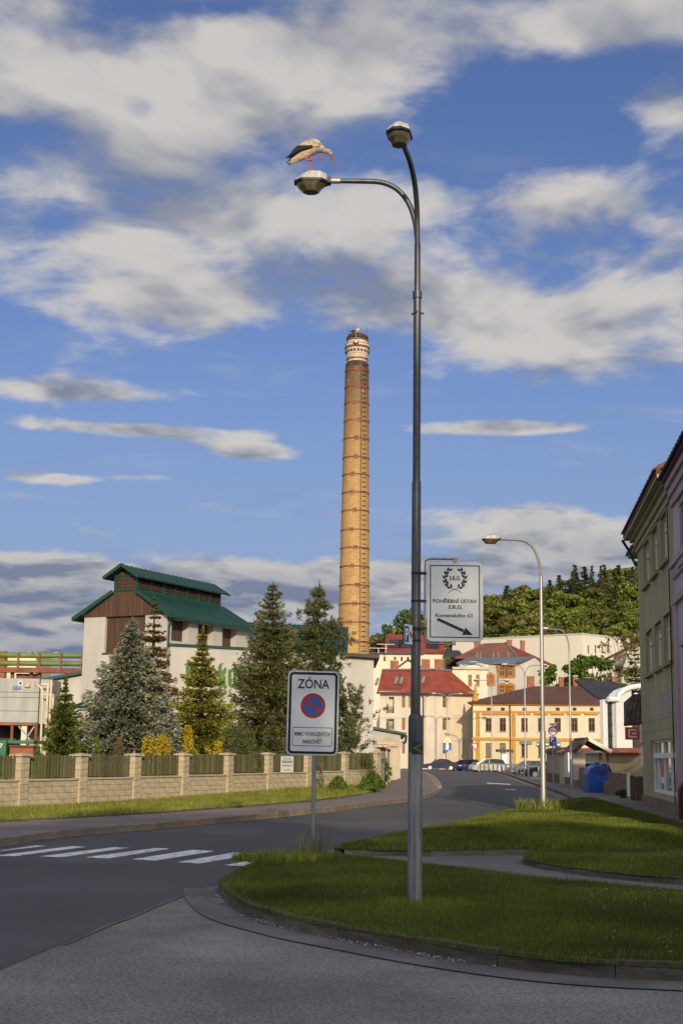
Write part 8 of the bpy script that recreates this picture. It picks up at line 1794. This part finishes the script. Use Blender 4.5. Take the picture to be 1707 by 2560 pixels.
Bd.band([(w * .05, -h * .42), (w * .40, -h * .42), (w * .40, -h * .10), (w * .05, -h * .10)], [(w * .09, -h * .38), (w * .36, -h * .38), (w * .36, -h * .14), (w * .09, -h * .14)], .005, 'small_symbol', 'sign_white', t)
c = f(475, 842); w, h = (f(506, 985).x - f(446, 985).x), f(474, 832).z - f(474, 852).z; Bd = Board(c, 0); Bd.fill([(-w / 2, -h / 2), (w / 2, -h / 2), (w / 2, h / 2), (-w / 2, h / 2)], -.02, 0, 'text_plate', 'sign_white', t); Bd.fill([(-w * .35, -h * .12), (w * .35, -h * .12), (w * .35, h * .12), (-w * .35, h * .12)], 0, .004, 'text_line', 'ink_black', t)
t = sign_post('yellow priority diamond above a blue and white junction sign', (p6.x - .2, p6.y - .6), PY(1117, 1846, p6.y).z); f = lambda x, y: PY(*c5(x, y), p6.y - .7)
c = f(775, 1050); r = .62; Bd = Board(c, 0); Bd.fill([(0, -r), (r, 0), (0, r), (-r, 0)], -.03, 0, 'diamond', 'sign_white', t); Bd.fill([(0, -r * .7), (r * .7, 0), (0, r * .7), (-r * .7, 0)], 0, .008, 'yellow_field', 'ink_yellow', t)
c = f(775, 1092); Bd = Board(c, 0); Bd.fill([(-.58, -.5), (.58, -.5), (.58, .5), (-.58, .5)], -.03, 0, 'plate', 'ink_blue', t); Bd.fill([(-.17, -.4), (.17, -.4), (.17, .4), (-.17, .4)], 0, .01, 'white_bar', 'sign_white', t)
bq = PY(1187, 1900, 184); t = sign_post('give-way triangle on a leaning post by the yellow house corner', (bq.x - .6, 184), PY(1187, 1862, 184).z); c = PY(1187, 1868, 183.9); Bd = Board(c, 0); Bd.fill([(0, -.5), (.58, .5), (-.58, .5)], -.03, 0, 'triangle', 'ink_red', t); Bd.fill([(0, -.26), (.34, .37), (-.34, .37)], 0, .01, 'white_field', 'sign_white', t)
# ================================================================ bus shelter like glass kiosk, hoop rails
ks = thing('glass_kiosk', 'glass waiting kiosk with flat dark roof before the yellow house', 'kiosk', tuple(PY(1257, 1918, 176)))
f = lambda x, y: PY(*c5(x, y), 176); x0, x1 = f(1235, 1200).x, f(1310, 1200).x; zt = f(1280, 1140).z
MB().box(f(1213, 1135).x, 174.6, zt, f(1352, 1135).x, 177, f(1280, 1128).z + .15).build('roof', 'roof_dark', ks)
for x in (x0, x1): MB().box(x - .05, 175, 0, x + .05, 175.1, zt).build('post', 'steel_pale', ks)
MB().box(x0 + .05, 175.02, .3, x1 - .05, 175.06, zt - .2).build('pane', 'glass_green', ks); MB().box(f(1340, 1200).x, 175, 0, f(1352, 1200).x, 175.2, zt).build('side_pillar', 'roof_grey_metal', ks)
MB().box(f(1255, 1200).x, 175.0, .8, f(1300, 1200).x, 175.015, 2.2).build('poster', 'sign_white', ks); MB().box(x0 + .1, 174.9, .3, f(1250, 1200).x + .4, 175.0, 1.0).build('green_panel', 'ink_green', ks)
gH = 'low steel hoop rails along the parking bays'
def hoop_me():
    m = MB(); m.tube([(-.5, 0, -.05), (-.5, 0, .82), (-.44, 0, .9), (.44, 0, .9), (.5, 0, .82), (.5, 0, -.05)], .045, 8); return m.mesh('hoop_rail')
hm = hoop_me(); hm.materials.append(MATS['steel_galv']); hm.polygons.foreach_set('use_smooth', [True] * len(hm.polygons))
ln_ = [G(*c5(x, y)) for x, y in ((790, 1298), (960, 1306), (1110, 1322), (1250, 1338), (1330, 1350), (1420, 1362), (1500, 1382), (1560, 1395))]
def along(pl, t):
    d = [0.0]
    for a, b in zip(pl[:-1], pl[1:]): d.append(d[-1] + (b - a).length)
    L_ = t * d[-1]
    for i in range(len(pl) - 1):
        if L_ <= d[i + 1]: return pl[i].lerp(pl[i + 1], (L_ - d[i]) / (d[i + 1] - d[i])), pl[i + 1] - pl[i]
    return pl[-1], pl[-1] - pl[-2]
for i in range(19):
    p, d = along(ln_, .01 + .98 * i / 18); o = bpy.data.objects.new('hoop_rail', hm); COL.objects.link(o); o.location = (p.x + .4, p.y + 1.0, .1); o.rotation_euler = (0, 0, math.atan2(d.y, d.x) + PI / 2 * .85); o.scale = (1.5, 1, 1.05)
    tag(o, 'low galvanised steel hoop rail beside the parking bays', 'railing', gH)
# ================================================================ parked cars
def car(label, loc, rz, paint, L_=4.5, H=1.45, kind='sedan', W=1.75):
    t = thing('parked_car', label, 'car', tuple(loc), rz); LOCAL[t.name] = Matrix.Identity(4)
    hw = W / 2; l = L_ / 2; hood = .62 * H; belt = .63 * H
    if kind == 'sedan': gh = [(-l * .78, belt + .02), (-l * .42, H - .06), (-l * .1, H), (l * .12, H - .03), (l * .52, hood + .02)]
    elif kind == 'wagon': gh = [(-l * .93, belt), (-l * .80, H - .1), (-l * .5, H), (l * .05, H - .02), (l * .50, hood + .02)]
    else: gh = [(-l * .92, belt), (-l * .66, H - .08), (-l * .3, H), (l * .08, H - .02), (l * .55, hood)]
    prof = [(-l, .32), (-l * 1.0, .58), (-l * .97, belt - .06), (-l * .90, belt), (l * .50, hood + .02), (l * .88, hood - .12), (l * .985, hood - .22), (l, .42), (l * .98, .26), (l * .80, .22), (-l * .92, .22)]
    n = len(prof); mb = MB(); rings = []
    for y, k in ((-hw, .965), (-hw * .9, 1.0), (hw * .9, 1.0), (hw, .965)): rings.append([(x * k, y, .22 + (z - .22) * (k if k < 1 else 1)) for x, z in prof])
    for i in range(3):
        for j in range(n): mb.poly([rings[i][j], rings[i][(j + 1) % n], rings[i + 1][(j + 1) % n], rings[i + 1][j]])
    mb.poly(rings[0][::-1]); mb.poly(rings[3]); body = mb.build('body', paint, t, bevel=.05)
    m = MB(); ti = .80; base = [(gh[0][0] - .03, belt - .03), (gh[-1][0] + .03, hood - .03)]
    outline = gh + [base[1], base[0]]; A = [(x, -hw * (.94 if z < belt + .1 else ti), z) for x, z in outline]; B = [(x, -y, z) for x, y, z in A]; k = len(A)
    for j in range(k): m.poly([A[j], A[(j + 1) % k], B[(j + 1) % k], B[j]])
    m.poly(A[::-1]); m.poly(B); m.build('windows', 'car_glass', t)
    m = MB(); R1 = [(x, z + .012) for x, z in gh[1:-1]]
    for (xa, za), (xb_, zb2) in zip(R1[:-1], R1[1:]): m.hexa([(xa, -hw * .8, za - .03), (xb_, -hw * .8, zb2 - .03), (xb_, hw * .8, zb2 - .03), (xa, hw * .8, za - .03), (xa, -hw * .78, za + .01), (xb_, -hw * .78, zb2 + .01), (xb_, hw * .78, zb2 + .01), (xa, hw * .78, za + .01)])
    m.build('roof', paint, t)
    for s in (-1, 1):
        for (x0, z0), (x1, z1) in ((gh[-1], gh[-2]), (gh[0], gh[1]), ((.02, belt), (-.02, H - .04))):
            yy = lambda z: s * hw * (.945 - .14 * max(0, min(1, (z - belt) / (H - belt)))); m = MB(); m.bar((x0, yy(z0), z0), (x1, yy(z1), z1), .07, .03); m.build('pillar', paint, t)
    for sx in (-1, 1):
        for s in (-1, 1):
            m = MB(); cx_, cz_ = sx * L_ * .29 + (.02 if sx > 0 else -.04), .315; yy = s * (hw - .10)
            prf = [(.06, -.1), (.23, -.1), (.31, -.09), (.315, 0), (.31, .09), (.23, .1), (.06, .1)]; q = 18
            vs = [(cx_ + r * math.cos(2 * PI * j / q), yy + o_, cz_ + r * math.sin(2 * PI * j / q)) for r, o_ in prf for j in range(q)]
            m.add(vs, [(i * q + j, i * q + (j + 1) % q, (i + 1) * q + (j + 1) % q, (i + 1) * q + j) for i in range(len(prf) - 1) for j in range(q)]); wl_ = m.build('wheel', 'tyre', t, True)
            m = MB(); 
            for j in range(5): a = 2 * PI * j / 5; m.bar((cx_, yy + s * .104, cz_), (cx_ + .2 * math.cos(a), yy + s * .104, cz_ + .2 * math.sin(a)), .075, .02, up=(0, 1, 0))
            m.lathe([(.19, -.012), (.235, -.012), (.235, .012), (.19, .012)], (0, 0, 0), 18); nb_ = 18 * 4
            m.v[-nb_:] = [(cx_ + v[0], yy + s * .104 + v[2], cz_ + v[1]) for v in m.v[-nb_:]]; m.build('rim', 'rim', wl_)
    for s in (-1, 1):
        MB().box(l * .90, s * hw * .72 - .17, .50, l * .985, s * hw * .72 + .17, .64).build('headlight', 'lamp_clear', t); MB().box(-l * 1.003, s * hw * .76 - .14, .55, -l * .95, s * hw * .76 + .14, .78).build('tail_light', 'lamp_red', t)
        MB().box(l * .40, s * (hw + .09) - .08, hood + .05, l * .46, s * (hw + .09) + .08, hood + .17).build('mirror', paint, t)
    MB().box(l * .985, -.25, .36, l * 1.003, .25, .46).build('number_plate', 'sign_white', t); MB().box(-l * 1.006, -.25, .62, -l * .985, .25, .72).build('number_plate', 'sign_white', t)
    MB().box(-l * .9, -hw * .86, .24, l * .9, hw * .86, .34).build('underbody', 'tyre', t)
    return t
def cpos(px, Y): return (PY(px, 1915, Y).x, Y, .0)
car('dark blue saloon car side-on before the cream corner house', cpos(1101, 184), math.radians(174), 'car_navy', 4.6, 1.45, 'sedan')
car('blue hatchback showing its red tail light between navy saloon and silver estate', cpos(1178, 178), math.radians(40), 'car_blue', 4.1, 1.45, 'hatch')
car('silver estate car parked broadside before the yellow house', cpos(1218, 168), math.radians(190), 'car_silver', 4.3, 1.55, 'wagon')
car('black car half hidden behind the blue hatchback', cpos(1160, 184), math.radians(150), 'car_black', 4.2, 1.42, 'hatch')
car('light grey saloon parked nose-in by the double-arm lamp', cpos(1328, 140), math.radians(205), 'car_grey', 4.6, 1.45, 'sedan')
car('black hatchback in front of the light grey saloon', (PY(1356, 1930, 124).x, 124, 0), math.radians(200), 'car_black', 4.2, 1.45, 'hatch')
car('dark saloon behind the light grey saloon', (PY(1322, 1925, 152).x, 152, 0), math.radians(205), 'car_black', 4.5, 1.42, 'sedan')
car('dark grey car parked inside the yard by the blue container', (PY(*c6(790, 1170), 80).x, 80, 0), math.radians(90), 'car_black', 4.2, 1.5, 'hatch')
